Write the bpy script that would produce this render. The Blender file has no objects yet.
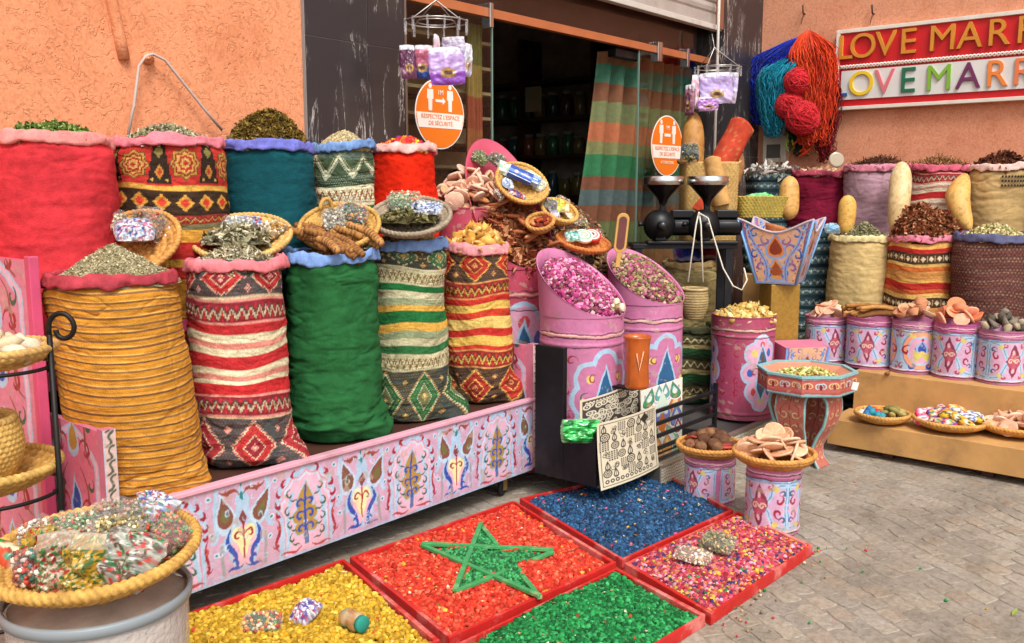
import bpy, math, random
import numpy as np
from mathutils import Vector, Matrix, Euler

# ------------------------------------------------------------------ camera, sky, sun, exposure
scn = bpy.context.scene
COL = scn.collection
R = math.radians
cam_d = bpy.data.cameras.new("camera")
cam = bpy.data.objects.new("camera", cam_d); COL.objects.link(cam)
cam_d.sensor_width = 36; cam_d.lens = 36 * 920 / 1024
cam_d.clip_start = 0.05; cam_d.clip_end = 500
cam.location = (0, 0, 1.6)
cam.rotation_euler = (R(90 - 8.1), 0, R(40.3 - 90))
scn.camera = cam

w = bpy.data.worlds.new("World"); scn.world = w; w.use_nodes = True
nt = w.node_tree; nt.nodes.clear()
sky = nt.nodes.new("ShaderNodeTexSky"); sky.sky_type = 'NISHITA'; sky.sun_disc = False
SUN_EL, SUN_AZ = 52, 238            # direction towards the sun: azimuth measured from +X counter-clockwise
sky.sun_elevation = R(SUN_EL); sky.sun_rotation = R(90 - SUN_AZ)
sky.air_density = 1.0; sky.dust_density = 4.0; sky.ozone_density = 1.0
hs = nt.nodes.new("ShaderNodeHueSaturation"); hs.inputs['Saturation'].default_value = 0.25
bg = nt.nodes.new("ShaderNodeBackground"); bg.inputs['Strength'].default_value = 0.15
ow = nt.nodes.new("ShaderNodeOutputWorld")
nt.links.new(sky.outputs[0], hs.inputs['Color']); nt.links.new(hs.outputs[0], bg.inputs[0]); nt.links.new(bg.outputs[0], ow.inputs[0])
sd = bpy.data.lights.new("sun", 'SUN'); sd.energy = 1.45; sd.angle = R(15); sd.color = (1.0, 0.97, 0.92)
so = bpy.data.objects.new("sun", sd); COL.objects.link(so)
dv = Vector((math.cos(R(SUN_EL)) * math.cos(R(SUN_AZ)), math.cos(R(SUN_EL)) * math.sin(R(SUN_AZ)), math.sin(R(SUN_EL))))
so.rotation_euler = dv.to_track_quat('Z', 'Y').to_euler()
scn.view_settings.view_transform = 'Standard'; scn.view_settings.look = 'None'
scn.view_settings.gamma = 1; scn.view_settings.exposure = 0.5

# ------------------------------------------------------------------ measuring helpers (positions on the real ground / planes)
_f, _h, _t, _a = 920., 1.6, R(8.1), R(40.3)
_Fh = np.array([math.cos(_a), math.sin(_a), 0]); _R = np.array([math.sin(_a), -math.cos(_a), 0]); _Z = np.array([0, 0, 1.])
_F = _Fh * math.cos(_t) - _Z * math.sin(_t); _U = _Fh * math.sin(_t) + _Z * math.cos(_t)
def ray(x, y): return _F + (x - 512) / _f * _R - (y - 321.5) / _f * _U
def P(x, y, z=0):
    d = ray(x, y); p = d * ((z - _h) / d[2]); return np.array([p[0], p[1], z])
def PYp(x, y, Y):
    d = ray(x, y); return d * (Y / d[1]) + [0, 0, _h]
def PXp(x, y, X):
    d = ray(x, y); return d * (X / d[0]) + [0, 0, _h]
def D(x, y, dep): return ray(x, y) * dep + [0, 0, _h]

# ------------------------------------------------------------------ colour and materials
def lin(c):
    if isinstance(c, str):
        c = c.lstrip('#'); c = [int(c[i:i+2], 16) / 255 for i in (0, 2, 4)]
    c = np.asarray(c, float)
    return np.where(c <= 0.04045, c / 12.92, ((c + 0.055) / 1.055) ** 2.4)
MATS = {}
def M(name, color=None, rough=.7, metal=0, bump=0.0, bscale=60, var=0.0, vscale=6, coat=0, sheen=0, spec=.4, bdist=.002, bkind='noise', dirt=None):
    if name in MATS: return MATS[name]
    m = bpy.data.materials.new(name); m.use_nodes = True
    n = m.node_tree.nodes; l = m.node_tree.links; b = n['Principled BSDF']
    tc = n.new('ShaderNodeTexCoord')
    if color is None:
        at = n.new('ShaderNodeAttribute'); at.attribute_name = 'Col'; src = at.outputs['Color']
    else:
        rg = n.new('ShaderNodeRGB'); rg.outputs[0].default_value = (*lin(color), 1); src = rg.outputs[0]
    if var:
        nz = n.new('ShaderNodeTexNoise'); nz.inputs['Scale'].default_value = vscale; nz.inputs['Detail'].default_value = 6; nz.inputs['Roughness'].default_value = .65
        l.new(tc.outputs['Object'], nz.inputs['Vector'])
        mr = n.new('ShaderNodeMapRange'); mr.inputs[1].default_value = .3; mr.inputs[2].default_value = .7; mr.inputs[3].default_value = 1 - var; mr.inputs[4].default_value = 1 + var
        l.new(nz.outputs[0], mr.inputs[0])
        vm = n.new('ShaderNodeVectorMath'); vm.operation = 'SCALE'; l.new(src, vm.inputs[0]); l.new(mr.outputs[0], vm.inputs['Scale']); src = vm.outputs[0]
    if dirt:
        nz = n.new('ShaderNodeTexNoise'); nz.inputs['Scale'].default_value = 3.5; nz.inputs['Detail'].default_value = 8; nz.inputs['Roughness'].default_value = .7
        l.new(tc.outputs['Object'], nz.inputs['Vector'])
        cr = n.new('ShaderNodeValToRGB'); cr.color_ramp.elements[0].position = .52; cr.color_ramp.elements[1].position = .72
        cr.color_ramp.elements[0].color = (0, 0, 0, 1); cr.color_ramp.elements[1].color = (dirt[1],) * 3 + (1,)
        l.new(nz.outputs[0], cr.inputs[0])
        mx = n.new('ShaderNodeMixRGB'); mx.inputs[2].default_value = (*lin(dirt[0]), 1); l.new(cr.outputs[0], mx.inputs[0]); l.new(src, mx.inputs[1]); src = mx.outputs[0]
    l.new(src, b.inputs['Base Color'])
    b.inputs['Roughness'].default_value = rough; b.inputs['Metallic'].default_value = metal
    b.inputs['Specular IOR Level'].default_value = spec
    if coat: b.inputs['Coat Weight'].default_value = coat; b.inputs['Coat Roughness'].default_value = .15
    if sheen: b.inputs['Sheen Weight'].default_value = sheen; b.inputs['Sheen Roughness'].default_value = .4
    if bump:
        if bkind == 'noise':
            t = n.new('ShaderNodeTexNoise'); t.inputs['Scale'].default_value = bscale; t.inputs['Detail'].default_value = 5; t.inputs['Roughness'].default_value = .6; out = t.outputs[0]
        elif bkind == 'weave':
            t = n.new('ShaderNodeTexVoronoi'); t.inputs['Scale'].default_value = bscale; out = t.outputs['Distance']
        l.new(tc.outputs['Object'], t.inputs['Vector'])
        bp = n.new('ShaderNodeBump'); bp.inputs['Strength'].default_value = bump; bp.inputs['Distance'].default_value = bdist
        l.new(out, bp.inputs['Height']); l.new(bp.outputs[0], b.inputs['Normal'])
    MATS[name] = m; return m
cloth = M('woven_cloth', rough=.92, bump=.9, bscale=260, var=.16, vscale=26, spec=.15, bdist=.002, bkind='weave')
velvet = M('velvet_cloth', rough=.9, bump=.7, bscale=150, var=.26, vscale=15, spec=.12, bdist=.004)
paint = M('painted_tin', rough=.42, bump=.25, bscale=35, var=.09, vscale=14, spec=.45, bdist=.002, dirt=('#8d6a52', .35))
wood_paint = M('painted_wood', rough=.55, bump=.3, bscale=45, var=.08, vscale=20, spec=.35, bdist=.0015, dirt=('#9c7d66', .3))
matte = M('matte_pieces', rough=.85, bump=.5, bscale=140, var=.14, vscale=60, spec=.2, bdist=.0015)
satin = M('satin_pieces', rough=.55, bump=.3, bscale=160, var=.1, vscale=60, spec=.4, bdist=.001)
straw = M('straw', rough=.8, bump=1.0, bscale=260, var=.30, vscale=90, spec=.3, bdist=.002)
yarnm = M('wool', rough=.95, bump=.8, bscale=420, var=.15, vscale=60, spec=.1, sheen=.2, bdist=.002)
black_metal = M('black_metal', '#26262a', rough=.5, metal=.6, bump=.3, bscale=60, var=.2, dirt=('#5d5148', .35))
steel = M('steel', '#c9c9c6', rough=.25, metal=1, bump=.1, bscale=30)
paper = M('paper', rough=.8, bump=.2, bscale=40, var=.04)
redwood = M('red_painted_wood', '#bd2622', rough=.45, bump=.35, bscale=50, var=.16, vscale=12, spec=.3, dirt=('#eaa79c', .85))

def foil(name='cellophane', rough=.28):
    return M(name, rough=rough, bump=.6, bscale=38, var=.1, vscale=60, coat=.35, spec=.5, bdist=.008)
cello = foil()
def glass_mat():
    m = bpy.data.materials.new('window_glass'); m.use_nodes = True; n = m.node_tree.nodes; l = m.node_tree.links; n.clear()
    o = n.new('ShaderNodeOutputMaterial'); mx = n.new('ShaderNodeMixShader'); t = n.new('ShaderNodeBsdfTransparent'); g = n.new('ShaderNodeBsdfGlossy')
    g.inputs['Roughness'].default_value = .04; t.inputs[0].default_value = (.88, .9, .88, 1)
    fr = n.new('ShaderNodeFresnel'); fr.inputs[0].default_value = 1.5
    ge = n.new('ShaderNodeNewGeometry'); iv = n.new('ShaderNodeMath'); iv.operation = 'SUBTRACT'; iv.inputs[0].default_value = 1; l.new(ge.outputs['Backfacing'], iv.inputs[1]); mu = n.new('ShaderNodeMath'); mu.operation = 'MULTIPLY'; l.new(fr.outputs[0], mu.inputs[0]); l.new(iv.outputs[0], mu.inputs[1])
    l.new(mu.outputs[0], mx.inputs[0]); l.new(t.outputs[0], mx.inputs[1]); l.new(g.outputs[0], mx.inputs[2]); l.new(mx.outputs[0], o.inputs[0])
    return m
glass = glass_mat()
def clear_mat(name, tint, a, rough=.12):
    m = bpy.data.materials.new(name); m.use_nodes = True; n = m.node_tree.nodes; l = m.node_tree.links; n.clear()
    o = n.new('ShaderNodeOutputMaterial'); mx = n.new('ShaderNodeMixShader'); t = n.new('ShaderNodeBsdfTransparent'); g = n.new('ShaderNodeBsdfPrincipled')
    g.inputs['Base Color'].default_value = (*lin(tint), 1); g.inputs['Roughness'].default_value = rough
    bp = n.new('ShaderNodeBump'); nz = n.new('ShaderNodeTexNoise'); nz.inputs['Scale'].default_value = 30; bp.inputs['Strength'].default_value = .8; bp.inputs['Distance'].default_value = .01
    l.new(nz.outputs[0], bp.inputs['Height']); l.new(bp.outputs[0], g.inputs['Normal'])
    mx.inputs[0].default_value = a; l.new(t.outputs[0], mx.inputs[1]); l.new(g.outputs[0], mx.inputs[2]); l.new(mx.outputs[0], o.inputs[0])
    return m
clear_plastic = clear_mat('clear_plastic', '#e8e4e0', .45)
clear_bag = clear_mat('clear_bag', '#f2eef2', .28)
clear_film = clear_mat('clear_film', '#e9e6e2', .13, .05)

# ------------------------------------------------------------------ mesh helpers
def mesh(name, V, F, mat, parent=None, smooth=True, col=None, loc=None, rot=None, bevel=0):
    """F: list of index arrays, each (m,k)"""
    V = np.asarray(V, np.float32)
    if not isinstance(F, list): F = [F]
    F = [np.asarray(f, np.int32) for f in F if len(f)]
    me = bpy.data.meshes.new(name)
    me.vertices.add(len(V)); me.vertices.foreach_set('co', V.ravel())
    tot = np.concatenate([np.full(len(f), f.shape[1], np.int32) for f in F]); li = np.concatenate([f.ravel() for f in F])
    me.loops.add(len(li)); me.loops.foreach_set('vertex_index', li)
    me.polygons.add(len(tot)); st = np.concatenate([[0], np.cumsum(tot)[:-1]]).astype(np.int32)
    me.polygons.foreach_set('loop_start', st); me.polygons.foreach_set('loop_total', tot)
    me.polygons.foreach_set('use_smooth', np.full(len(tot), bool(smooth)))
    me.update(calc_edges=True)
    if col is not None:
        ca = me.color_attributes.new('Col', 'FLOAT_COLOR', 'POINT')
        c = np.ones((len(V), 4), np.float32); c[:, :3] = col; ca.data.foreach_set('color', c.ravel())
    me.materials.append(mat)
    o = bpy.data.objects.new(name, me); COL.objects.link(o)
    if parent is not None: o.parent = parent
    if loc is not None: o.location = loc
    if rot is not None: o.rotation_euler = rot
    if bevel:
        bm = o.modifiers.new('bevel', 'BEVEL'); bm.width = bevel; bm.segments = 2; bm.limit_method = 'ANGLE'
        for p in me.polygons: pass
    return o
def thing(name, label, cat, loc=(0, 0, 0), rot=(0, 0, 0), group=None):
    o = bpy.data.objects.new(name, None); COL.objects.link(o); o.location = loc; o.rotation_euler = rot
    o.empty_display_size = .05; return tag(o, label, cat, group)
def tag(o, label=None, cat=None, group=None, kind=None):
    if label: o['label'] = label
    if cat: o['category'] = cat
    if group: o['group'] = group
    if kind: o['kind'] = kind
    return o
def struct(o): o['kind'] = 'structure'; return o
def rotm(e): return np.array(Euler(e).to_matrix())
class MB:
    def __init__(s): s.V = []; s.F = []; s.C = []; s.n = 0
    def add(s, g, col=None, loc=(0, 0, 0), rot=None, sc=None):
        V, F = g; V = np.asarray(V, float)
        if sc is not None: V = V * np.asarray(sc)
        if rot is not None: V = V @ rotm(rot).T
        V = V + np.asarray(loc)
        if not isinstance(F, list): F = [F]
        for f in F: s.F.append(np.asarray(f) + s.n)
        s.V.append(V); s.n += len(V)
        c = np.zeros((len(V), 3)) + (lin(col) if col is not None and not isinstance(col, np.ndarray) else (col if col is not None else 1))
        s.C.append(c); return s
    def build(s, name, mat, parent=None, **k):
        k.setdefault('smooth', True)
        return mesh(name, np.concatenate(s.V), s.F, mat, parent, col=np.concatenate(s.C), **k)
def box(cx, cy, cz, sx, sy, sz):
    V = np.array([[x, y, z] for x in (-.5, .5) for y in (-.5, .5) for z in (-.5, .5)]) * [sx, sy, sz] + [cx, cy, cz]
    return V, np.array([[0, 1, 3, 2], [4, 6, 7, 5], [0, 4, 5, 1], [2, 3, 7, 6], [0, 2, 6, 4], [1, 5, 7, 3]])
def bx(x0, x1, y0, y1, z0, z1): return box((x0+x1)/2, (y0+y1)/2, (z0+z1)/2, x1-x0, y1-y0, z1-z0)
def gridF(nu, nv, wrap=False):
    """vertex index = j*nu+i"""
    i = np.arange(nu if wrap else nu - 1); j = np.arange(nv - 1); I, J = np.meshgrid(i, j); I = I.ravel(); J = J.ravel(); I2 = (I + 1) % nu
    return np.stack([J*nu+I, J*nu+I2, (J+1)*nu+I2, (J+1)*nu+I], 1)
def lathe(prof, n=48, cap0=True, cap1=True):
    prof = np.asarray(prof, float); th = np.linspace(0, 2*np.pi, n, endpoint=False)
    V = np.stack([np.outer(prof[:, 0], np.cos(th)), np.outer(prof[:, 0], np.sin(th)), np.repeat(prof[:, 1][:, None], n, 1)], 2).reshape(-1, 3)
    F = [gridF(n, len(prof), True)]
    if cap0 and prof[0, 0] > 1e-4: F.append(np.arange(n)[::-1][None])
    if cap1 and prof[-1, 0] > 1e-4: F.append((np.arange(n) + n*(len(prof)-1))[None])
    return V, F
def tube(pts, r, n=8, closed=False):
    p = np.asarray(pts, float); m = len(p); r = np.broadcast_to(np.asarray(r, float), (m,))
    T = (np.roll(p, -1, 0) - np.roll(p, 1, 0)) if closed else np.gradient(p, axis=0)
    T = T / (np.linalg.norm(T, axis=1, keepdims=True) + 1e-9)
    ref = np.array([0, 0, 1.]) if abs(T[0, 2]) < .9 else np.array([1., 0, 0])
    N = np.zeros_like(p); v = np.cross(T[0], ref); v /= np.linalg.norm(v)
    for i in range(m):
        v = v - T[i] * (v @ T[i]); v /= (np.linalg.norm(v) + 1e-9); N[i] = v
    B = np.cross(T, N); th = np.linspace(0, 2*np.pi, n, endpoint=False)
    V = p[:, None] + r[:, None, None] * (N[:, None] * np.cos(th)[None, :, None] + B[:, None] * np.sin(th)[None, :, None])
    V = V.reshape(-1, 3); F = gridF(n, m, True)
    if closed:
        i = np.arange(n); i2 = (i+1) % n; L = (m-1)*n
        F = [F, np.stack([L+i, L+i2, i2, i], 1)]
    else: F = [F, np.arange(n)[::-1][None], (np.arange(n) + (m-1)*n)[None]]
    return V, F
def prism(pts, y0, y1):
    """polygon in xz, extruded along y"""
    p = np.asarray(pts, float); n = len(p)
    V = np.concatenate([np.stack([p[:, 0], np.full(n, y0), p[:, 1]], 1), np.stack([p[:, 0], np.full(n, y1), p[:, 1]], 1)])
    i = np.arange(n); i2 = (i+1) % n
    return V, [np.arange(n)[None], (np.arange(n)[::-1] + n)[None], np.stack([i, i+n, i2+n, i2], 1)]
def prismz(pts, z0, z1):
    V, F = prism(pts, z0, z1); return V[:, [0, 2, 1]], [f[:, ::-1] for f in F]
def ico(sub=1):
    import bmesh
    bm = bmesh.new(); bmesh.ops.create_icosphere(bm, subdivisions=sub, radius=1)
    V = np.array([v.co[:] for v in bm.verts]); F = np.array([[v.index for v in f.verts] for f in bm.faces]); bm.free(); return V, F
ICO1, ICO2, ICO3 = ico(1), ico(2), ico(3)
rng = np.random.default_rng(7)
def sn(p, seed, f=1.0, oct=3):
    """smooth pseudo noise of points (n,3), about -1..1"""
    r = np.random.default_rng(seed); out = np.zeros(len(p)); a = 1; tot = 0
    for o in range(oct):
        for k in range(3):
            d = r.normal(size=3); d /= np.linalg.norm(d); q = r.normal(size=3); q /= np.linalg.norm(q)
            ph = r.uniform(0, 6.3, 2); out += a * np.sin(f * (p @ d) * 6.28 + ph[0] + 1.7*np.sin(f*.8*(p @ q)*6.28 + ph[1]))
        tot += a * 2; a *= .5; f *= 2.1
    return out / tot
def rand_rot(n, tilt=None, r=rng):
    """(n,3,3): random; with tilt, random spin about z then tipped by up to tilt"""
    a = r.uniform(0, 2*np.pi, n); ca, sa = np.cos(a), np.sin(a); Z0 = np.zeros(n); O = np.ones(n)
    Rz = np.stack([ca, -sa, Z0, sa, ca, Z0, Z0, Z0, O], 1).reshape(n, 3, 3)
    t = r.uniform(-1, 1, n) * (np.pi if tilt is None else tilt); b = r.uniform(0, 2*np.pi, n)
    ct, st = np.cos(t), np.sin(t); Rx = np.stack([O, Z0, Z0, Z0, ct, -st, Z0, st, ct], 1).reshape(n, 3, 3)
    cb, sb = np.cos(b), np.sin(b); Rb = np.stack([cb, -sb, Z0, sb, cb, Z0, Z0, Z0, O], 1).reshape(n, 3, 3)
    return Rb @ Rx @ Rz
def scatter(bases, pos, size, tilt=None, cols=None, stretch=None):
    """merged copies of base shapes; returns V,F,C"""
    n = len(pos); which = rng.integers(0, len(bases), n); Rm = rand_rot(n, tilt); Vs = []; Fs = {}; Cs = []; off = 0
    size = np.broadcast_to(np.asarray(size, float), (n,)) if np.ndim(size) < 2 else size
    for b, (bv, bf) in enumerate(bases):
        idx = np.where(which == b)[0]
        if not len(idx): continue
        s = size[idx]; s = s[:, None, None] if s.ndim == 1 else s[:, None, :]
        v = bv[None] * s
        if stretch is not None: v = v * rng.uniform(1 - stretch, 1 + stretch, (len(idx), 1, 3))
        v = np.einsum('nij,nkj->nki', Rm[idx], v) + pos[idx][:, None]
        Vs.append(v.reshape(-1, 3)); fl = bf if isinstance(bf, list) else [bf]
        for f in fl:
            ff = (f[None] + (np.arange(len(idx)) * len(bv))[:, None, None] + off).reshape(-1, f.shape[1]); Fs.setdefault(f.shape[1], []).append(ff)
        Cs.append(np.repeat(cols[idx], len(bv), 0)); off += len(idx) * len(bv)
    return np.concatenate(Vs), [np.concatenate(f) for f in Fs.values()], np.concatenate(Cs)
def pal(cs, n, wts=None, j=.15):
    L = np.array([lin(c) for c in cs]); w = None if wts is None else np.array(wts) / np.sum(wts)
    c = L[rng.choice(len(cs), n, p=w)]; return np.clip(c * rng.uniform(1 - j, 1 + j, (n, 1)), 0, 1)
def jit(g, a, seed):
    V, F = g; return V * (1 + a * sn(V, seed, .6, 2))[:, None], F
# base pieces (unit size)
def flake(seed):
    r = np.random.default_rng(seed); u = np.linspace(-1, 1, 4); v = np.array([-1, 0, 1]); U, Vv = np.meshgrid(u, v)
    wd = .45 * (1 - .7*U**2); V = np.stack([U, Vv*wd, .35*np.abs(Vv)*r.uniform(.3, 1) + .35*r.normal()*U**2 + .1*r.normal(size=U.shape)], 2).reshape(-1, 3)
    return V, gridF(4, 3)
FLAKES = [flake(i) for i in range(6)]
PEB = [jit(ICO1, .25, i) for i in range(6)]
def bud(seed):
    V, F = ICO2; V = V.copy(); th = np.arctan2(V[:, 1], V[:, 0]); V[:, :2] *= (1 + .16*np.sign(np.sin(3*th + V[:, 2]*3)) * (1 - V[:, 2]**2))[:, None]
    V = V * (1 + .22 * sn(V, seed, .7, 2))[:, None]; return V * [.9, .9, 1.1], F
BUDS = [bud(i) for i in range(5)]
CHUNK = [jit((ICO1[0] * [1.3, .8, .6], ICO1[1]), .6, 20+i) for i in range(6)]
TWIG = [(tube([[-1, 0, 0], [-.3, .1*k, .1], [.4, -.1, .05*k], [1, .1, 0]], .07, 5)[0], tube([[-1, 0, 0], [-.3, .1*k, .1], [.4, -.1, .05*k], [1, .1, 0]], .07, 5)[1][0]) for k in (-1, 0, 1, 2)]
# ------------------------------------------------------------------ painted decoration: a small canvas that becomes a mesh's colour attribute
class Canvas:
    def __init__(s, W, H, ppm, bg):
        s.W, s.H, s.ppm = W, H, ppm; s.nx = int(W*ppm)*2; s.ny = int(H*ppm)*2; s.k = ppm*2
        s.A = np.zeros((s.ny, s.nx, 3)) + lin(bg)
    def win(s, x0, x1, y0, y1):
        i0 = max(0, int(x0*s.k)-1); i1 = min(s.nx, int(x1*s.k)+2); j0 = max(0, int(y0*s.k)-1); j1 = min(s.ny, int(y1*s.k)+2)
        if i1 <= i0 or j1 <= j0: return None
        X, Y = np.meshgrid((np.arange(i0, i1)+.5)/s.k, (np.arange(j0, j1)+.5)/s.k); return X, Y, s.A[j0:j1, i0:i1]
    def poly(s, pts, c):
        p = np.asarray(pts, float); g = s.win(p[:, 0].min(), p[:, 0].max(), p[:, 1].min(), p[:, 1].max())
        if g is None: return s
        X, Y, A = g; ins = np.zeros(X.shape, bool)
        for (x0, y0), (x1, y1) in zip(p, np.roll(p, -1, 0)):
            if y0 == y1: continue
            ins ^= ((Y >= y0) != (Y >= y1)) & (X < (x1-x0)*(Y-y0)/(y1-y0)+x0)
        A[ins] = lin(c); return s
    def stroke(s, pts, wd, c, taper=False):
        p = np.asarray(pts, float); n = len(p); C = lin(c)
        for i in range(n-1):
            ww = wd/2 * ((1 - .75*abs(2*(i+.5)/(n-1)-1)**1.5) if taper else 1)
            a, b = p[i], p[i+1]; g = s.win(min(a[0], b[0])-ww, max(a[0], b[0])+ww, min(a[1], b[1])-ww, max(a[1], b[1])+ww)
            if g is None: continue
            X, Y, A = g; d = b-a; L = d @ d + 1e-12; t = np.clip(((X-a[0])*d[0]+(Y-a[1])*d[1])/L, 0, 1)
            A[(X-a[0]-t*d[0])**2+(Y-a[1]-t*d[1])**2 < ww*ww] = C
        return s
    def ell(s, cx, cy, rx, ry, c):
        g = s.win(cx-rx, cx+rx, cy-ry, cy+ry)
        if g is None: return s
        X, Y, A = g; A[((X-cx)/rx)**2+((Y-cy)/ry)**2 < 1] = lin(c); return s
    def rect(s, x0, x1, y0, y1, c):
        i0, i1, j0, j1 = [max(0, int(round(v*s.k))) for v in (x0, x1, y0, y1)]; s.A[j0:j1, i0:i1] = lin(c); return s
    def out(s):
        return s.A.reshape(s.ny//2, 2, s.nx//2, 2, 3).mean((1, 3))
def bez(p0, p1, p2, p3, n=14):
    t = np.linspace(0, 1, n)[:, None]; p0, p1, p2, p3 = map(np.asarray, (p0, p1, p2, p3)); return (1-t)**3*p0+3*(1-t)**2*t*p1+3*(1-t)*t*t*p2+t**3*p3
def curl(cx, cy, r, a0, turns, n=22):
    t = np.linspace(0, 1, n); a = a0 + turns*6.283*t; rr = r*(1-.8*t); return np.stack([cx+rr*np.cos(a), cy+rr*np.sin(a)], 1)
def drop(cx, cy, w_, h_, lean=0, n=24):
    """teardrop pointing up"""
    t = np.linspace(0, 2*np.pi, n, endpoint=False); y = -np.cos(t); x = np.sin(t)*(np.sin(t/2))**1.1 if False else np.sin(t)*((1-y)/2)**.8
    return np.stack([cx + w_*x*.75 + lean*(y+1)/2*h_, cy + h_*(y)/2], 1)
def mir(pts, cx): p = np.array(pts, float); p[:, 0] = 2*cx-p[:, 0]; return p
PINK, LBL, DRED, NAVY, OCH, TEAL, BRN, CREAM, DGR = '#c8a2ba', '#a6c4dc', '#9c2336', '#2f4fa6', '#b08a3c', '#2b7f86', '#8e4a3a', '#e9dfa6', '#2f6048'
def both(c, pts, cx, wd, colr, halo=None, taper=True):
    for q in (np.asarray(pts), mir(pts, cx)):
        if halo: c.stroke(q, wd+halo, LBL)
    for q in (np.asarray(pts), mir(pts, cx)): c.stroke(q, wd, colr, taper)
def pais(cx, cy, w_, h_, ang, n=26):
    """rounded paisley drop, tip turned by ang"""
    d = drop(0, 0, w_, h_, 0, n); d[:, 0] += .25*w_*((d[:, 1]/h_+.5)**2); c_, s_ = math.cos(ang), math.sin(ang); return np.stack([cx+d[:, 0]*c_-d[:, 1]*s_, cy+d[:, 0]*s_+d[:, 1]*c_], 1)
def arch_unit(c, cx, y0, H):
    """scalloped arch with a tree of life"""
    s = H
    out = [(cx-.34*s, y0+.02*s), (cx-.34*s, y0+.50*s), (cx-.40*s, y0+.58*s), (cx-.37*s, y0+.66*s), (cx-.33*s, y0+.68*s), (cx-.34*s, y0+.78*s), (cx-.25*s, y0+.83*s), (cx-.20*s, y0+.92*s), (cx-.10*s, y0+.92*s), (cx, y0+.985*s)]
    o = np.array(out)
    c.poly(np.concatenate([o, mir(o, cx)[::-1]]), '#c6cfe0'); both(c, o, cx, .045*s, LBL, taper=False)
    o2 = (o-[cx, y0])*[.80, .92]+[cx, y0]; c.poly(np.concatenate([o2, mir(o2, cx)[::-1]]), '#dfb0c4'); both(c, (o-[cx, y0])*[.9, .96]+[cx, y0], cx, .018*s, '#d58fa6', taper=False)
    for k, (px, py, r, a, t) in enumerate([(.355, .60, .055, 2.4, .55), (.335, .72, .055, 2.0, .55), (.27, .83, .055, 1.6, .55), (.16, .91, .05, 1.2, .5), (.36, .50, .04, 2.6, .5)]):
        both(c, curl(cx-px*s, y0+py*s, r*s, a, t), cx, .040*s, DRED)
    both(c, bez((cx-.37*s, y0+.10*s), (cx-.47*s, y0+.22*s), (cx-.30*s, y0+.30*s), (cx-.40*s, y0+.46*s)), cx, .034*s, DRED)
    both(c, curl(cx-.40*s, y0+.17*s, .04*s, 3, .8), cx, .026*s, DRED); both(c, curl(cx-.37*s, y0+.36*s, .03*s, 1, .8), cx, .022*s, '#c05a4a')
    both(c, bez((cx-.34*s, y0+.04*s), (cx-.25*s, y0+.10*s), (cx-.2*s, y0+.0*s), (cx-.07*s, y0+.07*s)), cx, .034*s, '#b03a46')
    both(c, bez((cx-.27*s, y0+.10*s), (cx-.24*s, y0+.4*s), (cx-.26*s, y0+.5*s), (cx-.17*s, y0+.70*s)), cx, .05*s, LBL, taper=False)
    c.poly((lambda d: (d-d.mean(0))*1.22+d.mean(0))(drop(cx, y0+.64*s, .20*s, .36*s)), LBL); 
    for k, (yy, r) in enumerate([(.28, .085), (.42, .10)]):
        for sx in (-1, 1): c.ell(cx+sx*.07*s, y0+yy*s, r*s*1.15, r*s*1.0, LBL)
    for k, (yy, r) in enumerate([(.28, .085), (.42, .10)]):
        for sx in (-1, 1): c.ell(cx+sx*.07*s, y0+yy*s, r*s*.92, r*s*.80, OCH)
    c.poly(drop(cx, y0+.64*s, .20*s, .36*s), OCH); c.rect(cx-.03*s, cx+.03*s, y0+.08*s, y0+.26*s, '#55729c')
    for yy, r in [(.27, .05), (.41, .065), (.56, .055)]:
        both(c, curl(cx-.06*s, y0+yy*s, r*s, 0, .9), cx, .032*s, NAVY)
    c.stroke([(cx, y0+.2*s), (cx, y0+.76*s)], .024*s, NAVY)
    for a, yy in ((.2, .20), (.215, .36), (.20, .70), (.23, .52)):
        both(c, curl(cx-a*s, y0+yy*s, .055*s, 1.5, .8), cx, .026*s, DGR)
        both(c, bez((cx-a*s, y0+(yy-.05)*s), (cx-(a-.03)*s, y0+(yy-.1)*s), (cx-(a-.06)*s, y0+(yy-.06)*s), (cx-(a-.1)*s, y0+(yy-.09)*s)), cx, .022*s, DGR)
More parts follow.
